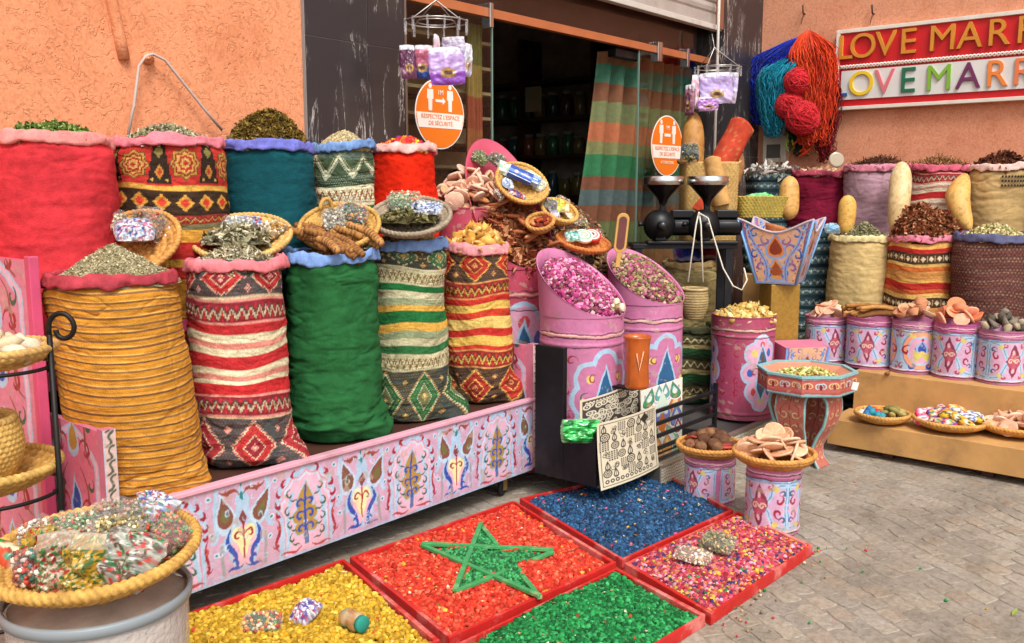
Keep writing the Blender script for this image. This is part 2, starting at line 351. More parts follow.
def vase_unit(c, cx, y0, H):
    s = H
    both(c, bez((cx-.24*s, y0+.30*s), (cx-.20*s, y0+.5*s), (cx-.05*s, y0+.60*s), (cx-.02*s, y0+.80*s)), cx, .075*s, LBL, taper=False)
    both(c, bez((cx-.36*s, y0+.42*s), (cx-.24*s, y0+.50*s), (cx-.38*s, y0+.66*s), (cx-.30*s, y0+.96*s)), cx, .05*s, LBL, taper=False)
    for sx in (-1, 1):
        d = pais(cx+sx*.235*s, y0+.70*s, .17*s, .36*s, -sx*.35); c.poly((d-d.mean(0))*1.32+d.mean(0), '#b9d0e4'); c.poly(d, '#7f4f40'); c.poly((d-d.mean(0))*.5+d.mean(0)-[0, .03*s], '#6f6a40')
    c.ell(cx, y0+.30*s, .19*s, .27*s, LBL); c.ell(cx, y0+.30*s, .155*s, .235*s, '#e5b3c4')
    c.poly(drop(cx, y0+.84*s, .17*s, .26*s), LBL); c.ell(cx, y0+.84*s, .022*s, .045*s, TEAL); c.ell(cx, y0+.95*s, .012*s, .03*s, TEAL)
    both(c, bez((cx-.03*s, y0+.86*s), (cx-.12*s, y0+.99*s), (cx-.16*s, y0+.84*s), (cx-.27*s, y0+.93*s)), cx, .045*s, BRN)
    both(c, curl(cx-.17*s, y0+.90*s, .04*s, 2, .7), cx, .028*s, BRN)
    c.poly([(cx, y0+.70*s), (cx+.05*s, y0+.60*s), (cx, y0+.51*s), (cx-.05*s, y0+.60*s)], '#7f4040')
    for sx in (-1, 1): c.ell(cx+sx*.07*s, y0+.43*s, .075*s, .085*s, CREAM)
    c.poly(drop(cx, y0+.28*s, .16*s, -.30*s), CREAM)
    both(c, curl(cx-.07*s, y0+.41*s, .06*s, 0, .9), cx, .028*s, DRED); c.stroke([(cx, y0+.16*s), (cx, y0+.54*s)], .02*s, DRED)
    both(c, bez((cx-.16*s, y0+.50*s), (cx-.30*s, y0+.30*s), (cx-.05*s, y0+.28*s), (cx-.10*s, y0+.12*s)), cx, .065*s, NAVY)
    both(c, curl(cx-.13*s, y0+.13*s, .07*s, 4, .8), cx, .04*s, NAVY); both(c, bez((cx-.22*s, y0+.05*s), (cx-.15*s, y0+.11*s), (cx-.1*s, y0+.02*s), (cx-.02*s, y0+.09*s)), cx, .036*s, NAVY)
    both(c, [(cx-.27*s, y0+.04*s), (cx-.27*s, y0+.36*s)], cx, .040*s, '#9a9a9e', taper=False)
    for px, py in ((.36, .50), (.40, .90), (.33, .30)): both(c, [(cx-px*s, y0+py*s), (cx-px*s+.001, y0+py*s)], cx, .06*s, '#c3d8e6', taper=False); both(c, [(cx-px*s, y0+py*s), (cx-px*s+.001, y0+py*s)], cx, .03*s, TEAL, taper=False)
def wear(A, seed, amt=.12, tone='#b7a08f'):
    """chips and rubbed spots"""
    h, w_ = A.shape[:2]; X, Y = np.meshgrid(np.arange(w_)/40., np.arange(h)/40.); p = np.stack([X.ravel(), Y.ravel(), 0*X.ravel()], 1)
    dx_, dy_ = (2.6*sn(p*1.1, seed+71, .5, 3)).reshape(h, w_), (2.6*sn(p*1.1, seed+72, .5, 3)).reshape(h, w_); jj, ii = np.mgrid[0:h, 0:w_]; fe = np.minimum(1, np.minimum(np.minimum(jj, h-1-jj), np.minimum(ii, w_-1-ii))/4.); A = A[np.clip(jj+np.rint(dy_*fe).astype(int), 0, h-1), np.clip(ii+np.rint(dx_*fe).astype(int), 0, w_-1)]
    n = sn(p, seed, .9, 4).reshape(h, w_); m = (n > .62)
    A = A.copy(); A[m] = A[m]*(1-.55) + lin(tone)*.55; n2 = sn(p*2.3+9, seed+40, .9, 4).reshape(h, w_); A = A*(1+.09*n2)[..., None]; gr = np.clip(1-np.arange(h)/(h*.16), 0, 1)[:, None]*(.5+.5*np.clip(n, -1, 1)); A = A*(1-.35*gr[..., None])+lin('#6f5f52')*.35*gr[..., None]
    g = np.random.default_rng(seed); A *= (1 + amt*.5*g.normal(size=(h, w_, 1))).clip(.7, 1.3)
    return A.clip(0, 1)
def panel_canvas(W, H, first, ppm=340, period=.594, phase=0):
    c = Canvas(W, H, ppm, PINK); x = first; k = phase
    while x < W + .3:
        vase_unit(c, x, .01, H*.97) if k % 2 else None; x += period/2; k += 1
    g = np.random.default_rng(4)
    for k in range(int(W*120)):
        c.stroke(curl(g.uniform(0, W), g.uniform(.01, H), g.uniform(.008, .02), g.uniform(0, 6), .8), .005, LBL if k % 3 else '#c9d6e6', True)
    x = first; k = phase
    while x < W + .3:
        arch_unit(c, x, .005, H*.98) if k % 2 == 0 else None; x += period/2; k += 1
    c.rect(0, W, 0, .008, LBL); c.rect(0, W, H-.010, H, '#c9b4c4'); return c
def quad_painted(name, A, p0, ux, uy, thick, mat, parent=None, edge='#c9768f', seed=1):
    """flat painted board: p0 lower left, ux/uy edge vectors (metres), A canvas array; real thickness behind"""
    ny, nx = A.shape[:2]; ux = np.asarray(ux, float); uy = np.asarray(uy, float); nrm = np.cross(ux, uy); nrm /= np.linalg.norm(nrm)
    U, V = np.meshgrid(np.linspace(0, 1, nx), np.linspace(0, 1, ny)); p0 = np.asarray(p0, float)
    P3 = p0 + U[..., None]*ux + V[..., None]*uy
    mb = MB(); mb.V = [P3.reshape(-1, 3)]; mb.F = [gridF(nx, ny)]; mb.C = [wear(A, seed).reshape(-1, 3)]; mb.n = nx*ny
    c = [p0, p0+ux, p0+ux+uy, p0+uy]; bk = [q-nrm*thick for q in c]; e = 1e-4
    V8 = np.array([q-nrm*.0004 for q in c]+bk); mb.add((V8, np.array([[0, 4, 5, 1], [1, 5, 6, 2], [2, 6, 7, 3], [3, 7, 4, 0], [4, 7, 6, 5]])), edge)
    return mb.build(name, mat, parent, smooth=False)
# ---- decorated tins
def tin_canvas(style, W, H, bg):
    c = Canvas(W, H, 420, bg); s = H
    def knot(cx, cy, q, A=LBL):
        w2 = 1.0*min(.66*q, W/6.1)/q
        c.rect(cx-w2*q, cx+w2*q, cy-.5*q, cy+.5*q, '#c9a3c0')
        for wd, cl in ((.075, A), (.02, '#6b7fa4')):
            fr = [(cx-w2*q*.96, cy-.48*q), (cx+w2*q*.96, cy-.48*q), (cx+w2*q*.96, cy+.48*q), (cx-w2*q*.96, cy+.48*q), (cx-w2*q*.96, cy-.48*q)]
            c.stroke(fr, wd*q, cl)
        for a in (0, 1):
            f = 1-2*a
            both(c, bez((cx-w2*.9*q, cy+.42*f*q), (cx-.1*q, cy+.42*f*q), (cx-.34*q, cy+.1*f*q), (cx-.02*q, cy+.02*q)), cx, .10*q, A, taper=False)
            both(c, bez((cx-w2*.9*q, cy+.42*f*q), (cx-.1*q, cy+.42*f*q), (cx-.34*q, cy+.1*f*q), (cx-.02*q, cy+.02*q)), cx, .018*q, '#5f7f9c', taper=False)
            both(c, curl(cx-.40*q, cy+.13*f*q, .10*q, 1.5+a*3, .9), cx, .05*q, DRED); both(c, curl(cx-.46*q, cy+.26*f*q, .07*q, 0, .9), cx, .04*q, '#3f5a78'); both(c, curl(cx-.20*q, cy+.38*f*q, .07*q, 2, .9), cx, .045*q, '#b0394a')
            both(c, [(cx-.33*q, cy+.34*f*q), (cx-.30*q, cy+.36*f*q)], cx, .10*q, '#cdbb6a', taper=False); both(c, [(cx-.50*q, cy+.05*f*q), (cx-.49*q, cy+.06*f*q)], cx, .06*q, '#d6a8b8', taper=False)
        c.poly([(cx, cy+.42*q), (cx+.10*q, cy+.25*q), (cx+.17*q, cy+.10*q), (cx+.19*q, cy), (cx+.10*q, cy-.12*q), (cx+.08*q, cy-.25*q), (cx, cy-.42*q), (cx-.08*q, cy-.25*q), (cx-.10*q, cy-.12*q), (cx-.19*q, cy), (cx-.10*q, cy+.12*q), (cx-.08*q, cy+.25*q)], '#7f3048'); [c.ell(cx+a_*.06*q, cy+b_*.06*q, .085*q, .085*q, '#a84860') for a_ in (-1, 1) for b_ in (-1, 1)]
        c.ell(cx, cy+.15*q, .05*q, .12*q, '#b9586c'); c.ell(cx, cy-.15*q, .05*q, .12*q, '#b9586c')
        for sx in (-1, 1): c.stroke(curl(cx+sx*.07*q, cy, .07*q, 0, 1.1), .03*q, '#dcb9a8')
        c.ell(cx, cy+.22*q, .03*q, .06*q, '#d8b0b8'); c.ell(cx, cy-.22*q, .03*q, .06*q, '#d8b0b8')
    if style == 'knot':
        n = 3
        for k in range(n): knot(k*W/n+W/2-W/n, .445*H, .76*H)
    if style == 'arch':
        for k in range(3):
            cx = W/2 + (k-1)*W/3; cy = .45*H; q = min(.80*H, W/3.1); c.rect(cx-.55*q, cx+.55*q, cy-.5*q, cy+.5*q, LBL); [both(c, curl(cx-.46*q, cy+f_*.38*q, .08*q, 1, .9), cx, .05*q, '#a8465c') for f_ in (-1, 1)]
            for rr, cl in ((.47, '#7d8fb4'), (.44, A_ := '#f0a07a'), (.34, LBL), (.30, '#d9a2bd')): c.ell(cx, cy, rr*q, rr*q*1.02, cl)
            both(c, curl(cx-.36*q, cy, .12*q, 1, .9), cx, .06*q, DRED); both(c, curl(cx-.2*q, cy+.36*q, .09*q, 1, .9), cx, .06*q, '#d9c46a')
            both(c, curl(cx-.2*q, cy-.36*q, .09*q, 3, .9), cx, .06*q, NAVY); both(c, curl(cx-.1*q, cy, .1*q, 0, .8), cx, .04*q, DGR)
            c.poly(drop(cx, cy+.10*q, .30*q, .34*q), '#8fb4dc'); c.poly(drop(cx, cy+.08*q, .2*q, .3*q), NAVY); [c.poly(pais(cx+sx*.14*q, cy-.12*q, .16*q, .24*q, -sx*.6), '#c9c05a') for sx in (-1, 1)]; c.ell(cx, cy-.08*q, .07*q, .07*q, '#d9c46a'); c.ell(cx, cy+.27*q, .03*q, .04*q, DRED)
    if style in ('lobed', 'petal'):
        g = np.random.default_rng(3)
        for k in range(40): c.stroke(curl(g.uniform(0, W), g.uniform(.1, .76)*H, g.uniform(.012, .022), g.uniform(0, 6), .9), .0045, (DRED, '#a3526a', '#8fa8c4')[k % 3], True)
    if style == 'lobed':
        # tall drum: lobed medallion with blue drops
        for k in range(3):
            cx = W*(.5+.0) + (k-1)*W/3 + .10*H*0; cy = .47*H; q = .42*H
            for i, a in enumerate(np.linspace(0, 2*np.pi, 9)[:-1]):
                c.ell(cx+.26*q*np.cos(a), cy+.62*q*np.sin(a), .24*q, .27*q, LBL)
            for i, a in enumerate(np.linspace(0, 2*np.pi, 9)[:-1]):
                c.ell(cx+.26*q*np.cos(a), cy+.62*q*np.sin(a), .19*q, .22*q, '#dba3c0')
                c.ell(cx+.28*q*np.cos(a), cy+.64*q*np.sin(a), .07*q, .09*q, ('#d9c46a', '#3f62b5', '#cc4a50')[i % 3])
            for a in (-1, 1):
                d = drop(cx, cy+a*.36*q, .22*q, .52*q); 
                if a < 0: d[:, 1] = 2*(cy+a*.36*q)-d[:, 1]
                c.poly((d-d.mean(0))*1.35+d.mean(0), LBL); c.poly(d, '#2d5f86'); c.poly((d-d.mean(0))*.4+d.mean(0), '#6d4b3d')
            both(c, curl(cx-.16*q, cy, .12*q, 0, .9), cx, .035*q, DRED)
            for yy in (-.5, -.2, .1, .4, .65): both(c, curl(cx-.58*q, cy+yy*q, .09*q, 1, .9), cx, .03*q, DRED)
            c.stroke([(cx-.62*q, cy-.6*q), (cx-.62*q, cy-.1*q)], .02*q, DRED)
    if style == 'petal':
        for k in range(3):
            cx = W/2 + (k-1)*W/3 + .03; cy = .47*H; q = .40*H
            for (dx, dy, r) in ((0, .5, .26), (-.3, .3, .26), (.3, .3, .26), (-.36, -.05, .26), (.36, -.05, .26), (0, 0, .5), (-.28, -.35, .24), (.28, -.35, .24), (0, -.45, .22)):
                c.ell(cx+dx*q, cy+dy*q, r*q*1.1, r*q*1.15, LBL)
            for (dx, dy, r) in ((0, .5, .19), (-.3, .3, .19), (.3, .3, .19), (-.36, -.05, .19), (.36, -.05, .19), (0, 0, .44), (-.28, -.35, .17), (.28, -.35, .17)):
                c.ell(cx+dx*q, cy+dy*q, r*q*1.1, r*q*1.15, bg)
            both(c, [(cx-.3*q, cy+.3*q), (cx-.3*q+.001, cy+.3*q)], cx, .14*q, '#d9c46a', taper=False); both(c, curl(cx-.38*q, cy-.02*q, .1*q, 1, .9), cx, .04*q, '#2f6048')
            both(c, [(cx-.4*q, cy-.08*q), (cx-.4*q+.001, cy-.08*q)], cx, .12*q, '#e3cf62', taper=False); both(c, curl(cx-.25*q, cy+.3*q, .09*q, 1, .9), cx, .03*q, DRED)
            d = drop(cx, cy+.02*q, .36*q, .9*q); c.poly((d-d.mean(0))*1.22+d.mean(0), LBL); c.poly(d, '#2b5d87'); c.ell(cx, cy-.2*q, .05*q, .08*q, BRN)
            both(c, curl(cx-.68*q, cy+.1*q, .1*q, 1, .9), cx, .03*q, DRED); both(c, curl(cx-.6*q, cy+.6*q, .1*q, 0, .9), cx, .03*q, DRED)
            both(c, curl(cx-.66*q, cy-.3*q, .08*q, 1, .9), cx, .03*q, DRED)
    return c
def tin_bands(c, H, rings, dark='#4b2a33', light='#e2a5b4'):
    for y, wd, cl in rings: c.rect(0, c.W, y*H-wd/2, y*H+wd/2, cl)
def painted_drum(name, label, cat, loc, r, H, style, bg, rot=0, group=None, parent=None, scoop=0, sdir=0, seed=1, thin=True, reverse=False):
    """cylinder with pressed rings, painted medallions, open top; scoop > 0 raises the rim on side sdir"""
    t = thing(name, label, cat, loc, (0, 0, 0), group) if parent is None else parent
    W = 2*np.pi*r; c = tin_canvas(style, W, H, bg)
    rings = [(.90, .008, '#6a3a46'), (.915, .006, '#eab9c6'), (.83, .006, '#5d3340'), (.05, .008, '#5d3340'), (.075, .006, '#eab9c6')]
    if H > .5: rings = [(.86, .006, '#4e3136'), (.875, .012, '#e9b7a6'), (.89, .006, '#4e3136'), (.80, .005, '#4e3136'), (.05, .007, '#4e3136')]
    tin_bands(c, H, rings)
    A = wear(c.out(), seed, .08); ny, nx = A.shape[:2]; th = np.linspace(0, 2*np.pi, nx, endpoint=False) + R(40) + rot
    z = np.linspace(0, H, ny); rr = np.full(ny, r) + .0035*(np.exp(-((z/H-.88)/.012)**2) + np.exp(-((z/H-.815)/.012)**2) + np.exp(-((z/H-.06)/.015)**2))
    TH, Z = np.meshgrid(th, z); RR = np.repeat(rr[:, None], nx, 1)
    dent = .004*sn(np.stack([np.cos(TH).ravel(), np.sin(TH).ravel(), Z.ravel()*2], 1), seed+5, .6, 2).reshape(TH.shape); RR = RR + dent
    V = np.stack([RR*np.cos(TH), RR*np.sin(TH), Z], 2).reshape(-1, 3)
    mesh('drum_wall', V, gridF(nx, ny, True), paint, t, col=A.reshape(-1, 3))
    # rim / scoop wall, a thin sheet with an inner face
    n = 96; th = np.linspace(0, 2*np.pi, n, endpoint=False); up = scoop * (np.clip((1+np.cos(th-sdir))/2, 0, 1))**1.25
    V = []; 
    for ro, zz in ((r+.003, H-.004), (r+.003, None), (r+.006, None), (r-.001, None), (r-.004, None), (r-.006, H-.12)):
        if zz is None: zc = H + up + (.004 if ro in (r+.006,) else 0)
        else: zc = np.full(n, zz)
        flare = (up/(scoop+1e-6))*.02 if scoop and zz is None else 0
        V.append(np.stack([(ro+flare)*np.cos(th), (ro+flare)*np.sin(th), zc], 1))
    if scoop:   # more rows in the raised part
        rows = [V[0]]
        for q in np.linspace(.1, 1, 10): rows.append(V[0]*(1-q) + V[1]*q)
        rows += V[2:4]
        for q in np.linspace(.1, 1, 10): rows.append(V[4]*(1-q) + V[5]*q)
        V = rows
    cc = lin(bg); Vn = np.concatenate(V); nzv = sn(Vn*3, seed, .8, 3); C = cc[None]*(1+.1*nzv)[:, None]; ch = sn(Vn*9, seed+3, .7, 3) > .78; C[ch] = C[ch]*.5 + lin('#9a7a70')*.5
    mesh('rim', Vn, gridF(n, len(V), True), paint, t, col=C.clip(0, 1))
    return t
# ---- kilim cloths.  u = metres round the sack, v = metres up
def zig(c, y, h_, per, wd, cl, ph=0):
    n = int(c.W/per)+3; pts = []
    for k in range(-1, n*2): pts.append(((k/2+ph)*per, y + (h_ if k % 2 else 0)))
    c.stroke(pts, wd, cl)
def dia(c, cx, cy, rx, ry, cl): c.poly([(cx-rx, cy), (cx, cy-ry), (cx+rx, cy), (cx, cy+ry)], cl)
def dots(c, y, per, rx, ry, cl, ph=0):
    for k in range(-1, int(c.W/per)+2): dia(c, (k+ph)*per, y, rx, ry, cl)
def hatch(c, y0, y1, cl, s=.012, r=.25):
    for j, y in enumerate(np.arange(y0, y1, s)):
        for x in np.arange((j % 2)*s*.5, c.W, s): c.rect(x, x+s*.45, y, y+s*.35, cl)
def star(c, cx, cy, s, a, b):
    for dx, dy in ((0, 0), (.5, .5), (-.5, .5), (.5, -.5), (-.5, -.5), (1, 0), (-1, 0), (0, 1), (0, -1)): dia(c, cx+dx*s, cy+dy*s, s*.42, s*.42, a if (dx+dy) % 1 == 0 and abs(dx)+abs(dy) != 1 else b)
def woven(c):
    """step the drawing to the grid of the weave and vary the yarn, knot by knot"""
    g = np.random.default_rng(int(c.nx)); cy = max(2, int(round(.0045*c.k))); cx = max(2, int(round(.006*c.k))); A = c.A; ny, nx = A.shape[:2]
    ji = np.arange(ny)//cy; ii = np.arange(nx)//cx; J = np.minimum(ji*cy+cy//2, ny-1); I = np.minimum(ii*cx+cx//2, nx-1); B = A[J][:, I]
    yarn = g.normal(size=(ji.max()+1, ii.max()+1))*.09; row = g.normal(size=(ji.max()+1, 1))*.05; B = B*(1+(yarn+row)[ji][:, ii][..., None])
    grey = B.mean(2, keepdims=True); c.A = (B*.93+grey*.07).clip(0, 1); return c
def kilim(kind, W, H): return woven(kilim0(kind, W, H))
def kilim0(kind, W, H):
    Wn = max(1, round(W/.2)); per = W/Wn
    pals = dict(red=('#b92c2a', '#cfbd96', '#4a4a48', '#d98a7a', '#8c2430'), green=('#2f6b3c', '#c2bd98', '#3f4640', '#c99a3e', '#6a7048'),
                orange=('#c5351f', '#e2bd55', '#4d3a30', '#c98a4a', '#8e2a22'), brown=('#b3552b', '#e0bb6a', '#4a3328', '#c23a22', '#7c5a34'), slate=('#365257', '#b9c2b8', '#22333a', '#7c8f8c', '#2a4448'))
    def geo_big(c, y0, y1, p, base, flip=0):
        a, cr, dk, md, dr = p; c.rect(0, W, y0, y1, dk); hatch(c, y0, y1, np_hex(md, .6)); h_ = (y1-y0)
        for k in range(-1, Wn+1):
            cx = (k+.5*flip+.5)*per; cy = (y0+y1)/2
            dia(c, cx, cy, per*.47, h_*.50, md); dia(c, cx, cy, per*.455, h_*.475, dk); dia(c, cx, cy, per*.44, h_*.46, cr); dia(c, cx, cy, per*.415, h_*.43, a if k % 2 else base); dia(c, cx, cy, per*.33, h_*.345, dr); dia(c, cx, cy, per*.31, h_*.32, a if k % 2 else base); [star(c, cx+sx*per*.36, cy, per*.02, cr, md) for sx in (-1, 1)]; dia(c, cx, cy, per*.22, h_*.24, cr); dia(c, cx, cy, per*.2, h_*.21, dr); star(c, cx, cy, per*.055, cr, md)
            for sx in (-1, 1):
                for sy in (-1, 1): star(c, cx+.5*per, cy+sy*h_*.30, per*.05, cr, md)
    def zband(c, y0, y1, p):
        a, cr, dk, md, dr = p; c.rect(0, W, y0, y1, md); m = (y0+y1)/2; h_ = y1-y0
        c.rect(0, W, y0+.1*h_, y1-.1*h_, dr); n = round(W/.038); pr = W/n; zig(c, m-h_*.24, h_*.4, pr, h_*.09, np_hex(cr, .88)); zig(c, m-h_*.04, h_*.3, pr, h_*.05, dk); dots(c, m+h_*.02, pr, pr*.14, h_*.10, a, .5); dots(c, m+h_*.22, pr, pr*.2, h_*.12, a); dots(c, m-h_*.22, pr, pr*.2, h_*.12, a, .5)
    def stripes(c, y0, seq):
        y = y0
        for hh, cl in seq: c.rect(0, W, y, y+hh, cl); y += hh
        return y
    if kind == 'red':
        p = pals['red']; c = Canvas(W, H, 330, '#cbb98f')
        geo_big(c, 0, .21, p, '#a52b30'); zband(c, .215, .30, p)
        y = stripes(c, .30, [(.045, '#c01f22'), (.02, '#d9cda6'), (.02, '#cf7e6c'), (.03, '#d9cda6'), (.055, '#bb2226'), (.025, '#d9cda6'), (.025, '#cf7e6c'), (.03, '#d9cda6'), (.035, '#b82226')])
        zband(c, y, y+.09, p); geo_big(c, y+.10, H, p, '#c42d2a', 1)
    elif kind == 'green':
        p = pals['green']; c = Canvas(W, H, 330, '#d9c9a5')
        geo_big(c, 0, .26, p, '#24592f'); c.rect(0, W, .26, .34, '#bdb48c'); hatch(c, .27, .33, '#6d5a33', .011); zig(c, .275, .045, .03, .006, '#7c6335')
        y = stripes(c, .34, [(.035, '#2d6b3a'), (.035, '#bfb890'), (.03, '#8f9a72'), (.035, '#d6a23a'), (.055, '#1f6a35'), (.03, '#d6a23a'), (.03, '#98a078'), (.035, '#c2bb94'), (.035, '#1f6a35')])
        c.rect(0, W, y, y+.08, '#bdb48c'); hatch(c, y+.01, y+.07, '#6d5a33', .011); zig(c, y+.015, .045, .03, .006, '#7c6335'); geo_big(c, y+.085, H, p, '#3c5a40', 1)
    elif kind == 'orange':
        p = pals['orange']; c = Canvas(W, H, 330, '#d9b35a')
        geo_big(c, 0, .20, p, '#a83020'); zband(c, .20, .29, p)
        y = stripes(c, .29, [(.02, '#c62d1c'), (.045, '#dfb64f'), (.035, '#c42a1c'), (.055, '#e2c064'), (.035, '#cf3b1d'), (.045, '#dfb64f'), (.03, '#c42a1c')])
        zband(c, y, y+.09, p); geo_big(c, y+.09, H, p, '#b8301f')
    elif kind == 'ornate':
        p = pals['orange']; c = Canvas(W, H, 330, '#d99a2c')
        c.W = W; stripes(c, .25, [(.06, '#d78f25'), (.05, '#c3281c'), (.03, '#d9a030'), (.07, '#b8241c'), (.05, '#dc9a2e')]); y = .51
        c.rect(0, W, y, y+.02, '#77704a'); zband(c, y+.02, y+.06, p); c.rect(0, W, y+.06, y+.16, '#3c2a1e')
        for k in range(int(W/.09)+1):
            cx = (k+.5)*.09; dia(c, cx, y+.11, .036, .036, '#c9902f'); dia(c, cx, y+.11, .02, .02, '#c8321f') 
        c.rect(0, W, y+.16, y+.175, '#d9a43c'); c.rect(0, W, y+.175, H, '#b5281d')
        for k in range(int(W/.21)+2):
            cx = (k+.12)*.21; cy = y+.26
            for rr, cl in ((.060, '#5a4a24'), (.055, '#b98a38'), (.047, '#8e2a1c'), (.040, '#c99a48'), (.030, '#a5281d'), (.020, '#c9a050'), (.011, '#b8321f')):
                a = np.linspace(0, 6.283, 33)[:-1]; q = rr*(1+.12*np.cos(8*a)); c.poly(np.stack([cx+q*np.cos(a), cy+q*np.sin(a)*.95], 1), cl)
            c.poly([(cx+.055, cy-.075), (cx+.082, cy+.08), (cx+.128, cy+.08), (cx+.155, cy-.075)], '#33261c'); dia(c, cx+.105, cy-.03, .020, .030, '#b97a2c'); dia(c, cx+.105, cy-.03, .010, .015, '#a8321f')
            dia(c, cx+.105, cy+.045, .02, .026, '#8a7a3c'); [dia(c, cx+.105+sx*.03, cy-.06, .007, .007, '#c99a48') for sx in (-1, 1)]; [c.rect(cx-.05, cx+.05, cy+yy, cy+yy+.004, '#b98a38') for yy in (-.085, .082)] 
    elif kind == 'greenback':
        p = pals['green']; c = Canvas(W, H, 330, '#cfcaa6'); y = H-.33
        stripes(c, .1, [(.08, '#1f5a35'), (.04, '#d9d2ae'), (.06, '#c99a3a'), (.05, '#1f5a35'), (.05, '#d9d2ae'), (.06, '#2c5b3c'), (.04, '#1c5c35')])
        c.rect(0, W, y, y+.02, '#1f5f3a'); c.rect(0, W, y+.02, y+.12, '#dcd2ab'); hatch(c, y+.035, y+.105, '#6a4a2c', .012); zig(c, y+.045, .05, .035, .008, '#8a5a34')
        c.rect(0, W, y+.12, H, '#46563c'); hatch(c, y+.13, y+.2, '#8f9a8a', .012); c.rect(0, W, y+.27, H, '#5a6a5c')
        zig(c, y+.18, .10, .14, .010, '#cdc8a4'); zig(c, y+.160, .10, .14, .005, '#9aa58e'); zig(c, y+.20, .10, .14, .005, '#8f9a6c')
        for k in range(int(W/.14)+2): star(c, (k)*.14+.0, y+.19, .02, '#e5e0c4', '#c8c8a8')
    elif kind == 'redback':
        p = pals['red']; c = Canvas(W, H, 300, '#dcd2b4'); y = 0
        seq = [(.05, '#b81f22'), (.025, '#dccfae'), (.02, '#b9857a'), (.03, '#dccfae')]*4
        y = stripes(c, max(0, H-.12-.5), seq); c.rect(0, W, H-.13, H, '#a5323a'); zband(c, H-.13, H-.05, p)
    elif kind == 'warm':
        p = pals['brown']; c = Canvas(W, H, 300, '#c9a35a'); y = H-.1
        k = 0; cols = ['#c8622a', '#b7271d', '#d9a34c', '#c98a42', '#cf6a24', '#e0b45c']; yy = 0; i = 0
        while yy < H:
            hh = (.03, .045, .025, .05)[i % 4]; c.rect(0, W, yy, yy+hh, cols[i % 6]); yy += hh; i += 1
        for yb in (H-.17, H-.47, H-.75):
            c.rect(0, W, yb, yb+.07, '#4a3526')
            for k in range(int(W/.05)+1): dia(c, (k+.5)*.05, yb+.035, .016, .02, '#d9c9a0'); c.rect((k)*.05-.004, k*.05+.004, yb+.015, yb+.055, '#b98a5a')
    elif kind == 'check':
        c = Canvas(W, H, 300, '#5b3a35')
        for j, y in enumerate(np.arange(0, H, .018)):
            for x in np.arange((j % 2)*.012, W, .024): dia(c, x, y, .0075, .0075, '#8f6a52' if (j//2) % 2 else '#7f4c40')
    elif kind == 'slate':
        c = Canvas(W, H, 300, '#2c4148')
        y = 0; i = 0
        while y < H:
            hh = (.03, .05, .022, .06)[i % 4]; c.rect(0, W, y, y+hh, ['#2b4148', '#4f686a', '#1f3036', '#3c555a'][i % 4])
            if i % 4 in (1, 3): zig(c, y+.012, hh-.024, .05, .006, '#9fb0ac'); dots(c, y+hh/2, .05, .008, .01, '#c5d0ca')
            y += hh; i += 1
    elif kind == 'boho':
        c = Canvas(W, H, 300, '#3a4a30'); y = 0; i = 0
        while y < H:
            hh = (.05, .03, .06, .03)[i % 4]; c.rect(0, W, y, y+hh, ['#2f5a34', '#c8b878', '#6a5a34', '#3c4430'][i % 4])
            if i % 4 == 2: zig(c, y+.012, hh-.024, .05, .008, '#d6cfa0')
            y += hh; i += 1
    return c
def np_hex(h, k):
    h = h.lstrip('#'); return '#%02x%02x%02x' % tuple(int(int(h[i:i+2], 16)*k) for i in (0, 2, 4))
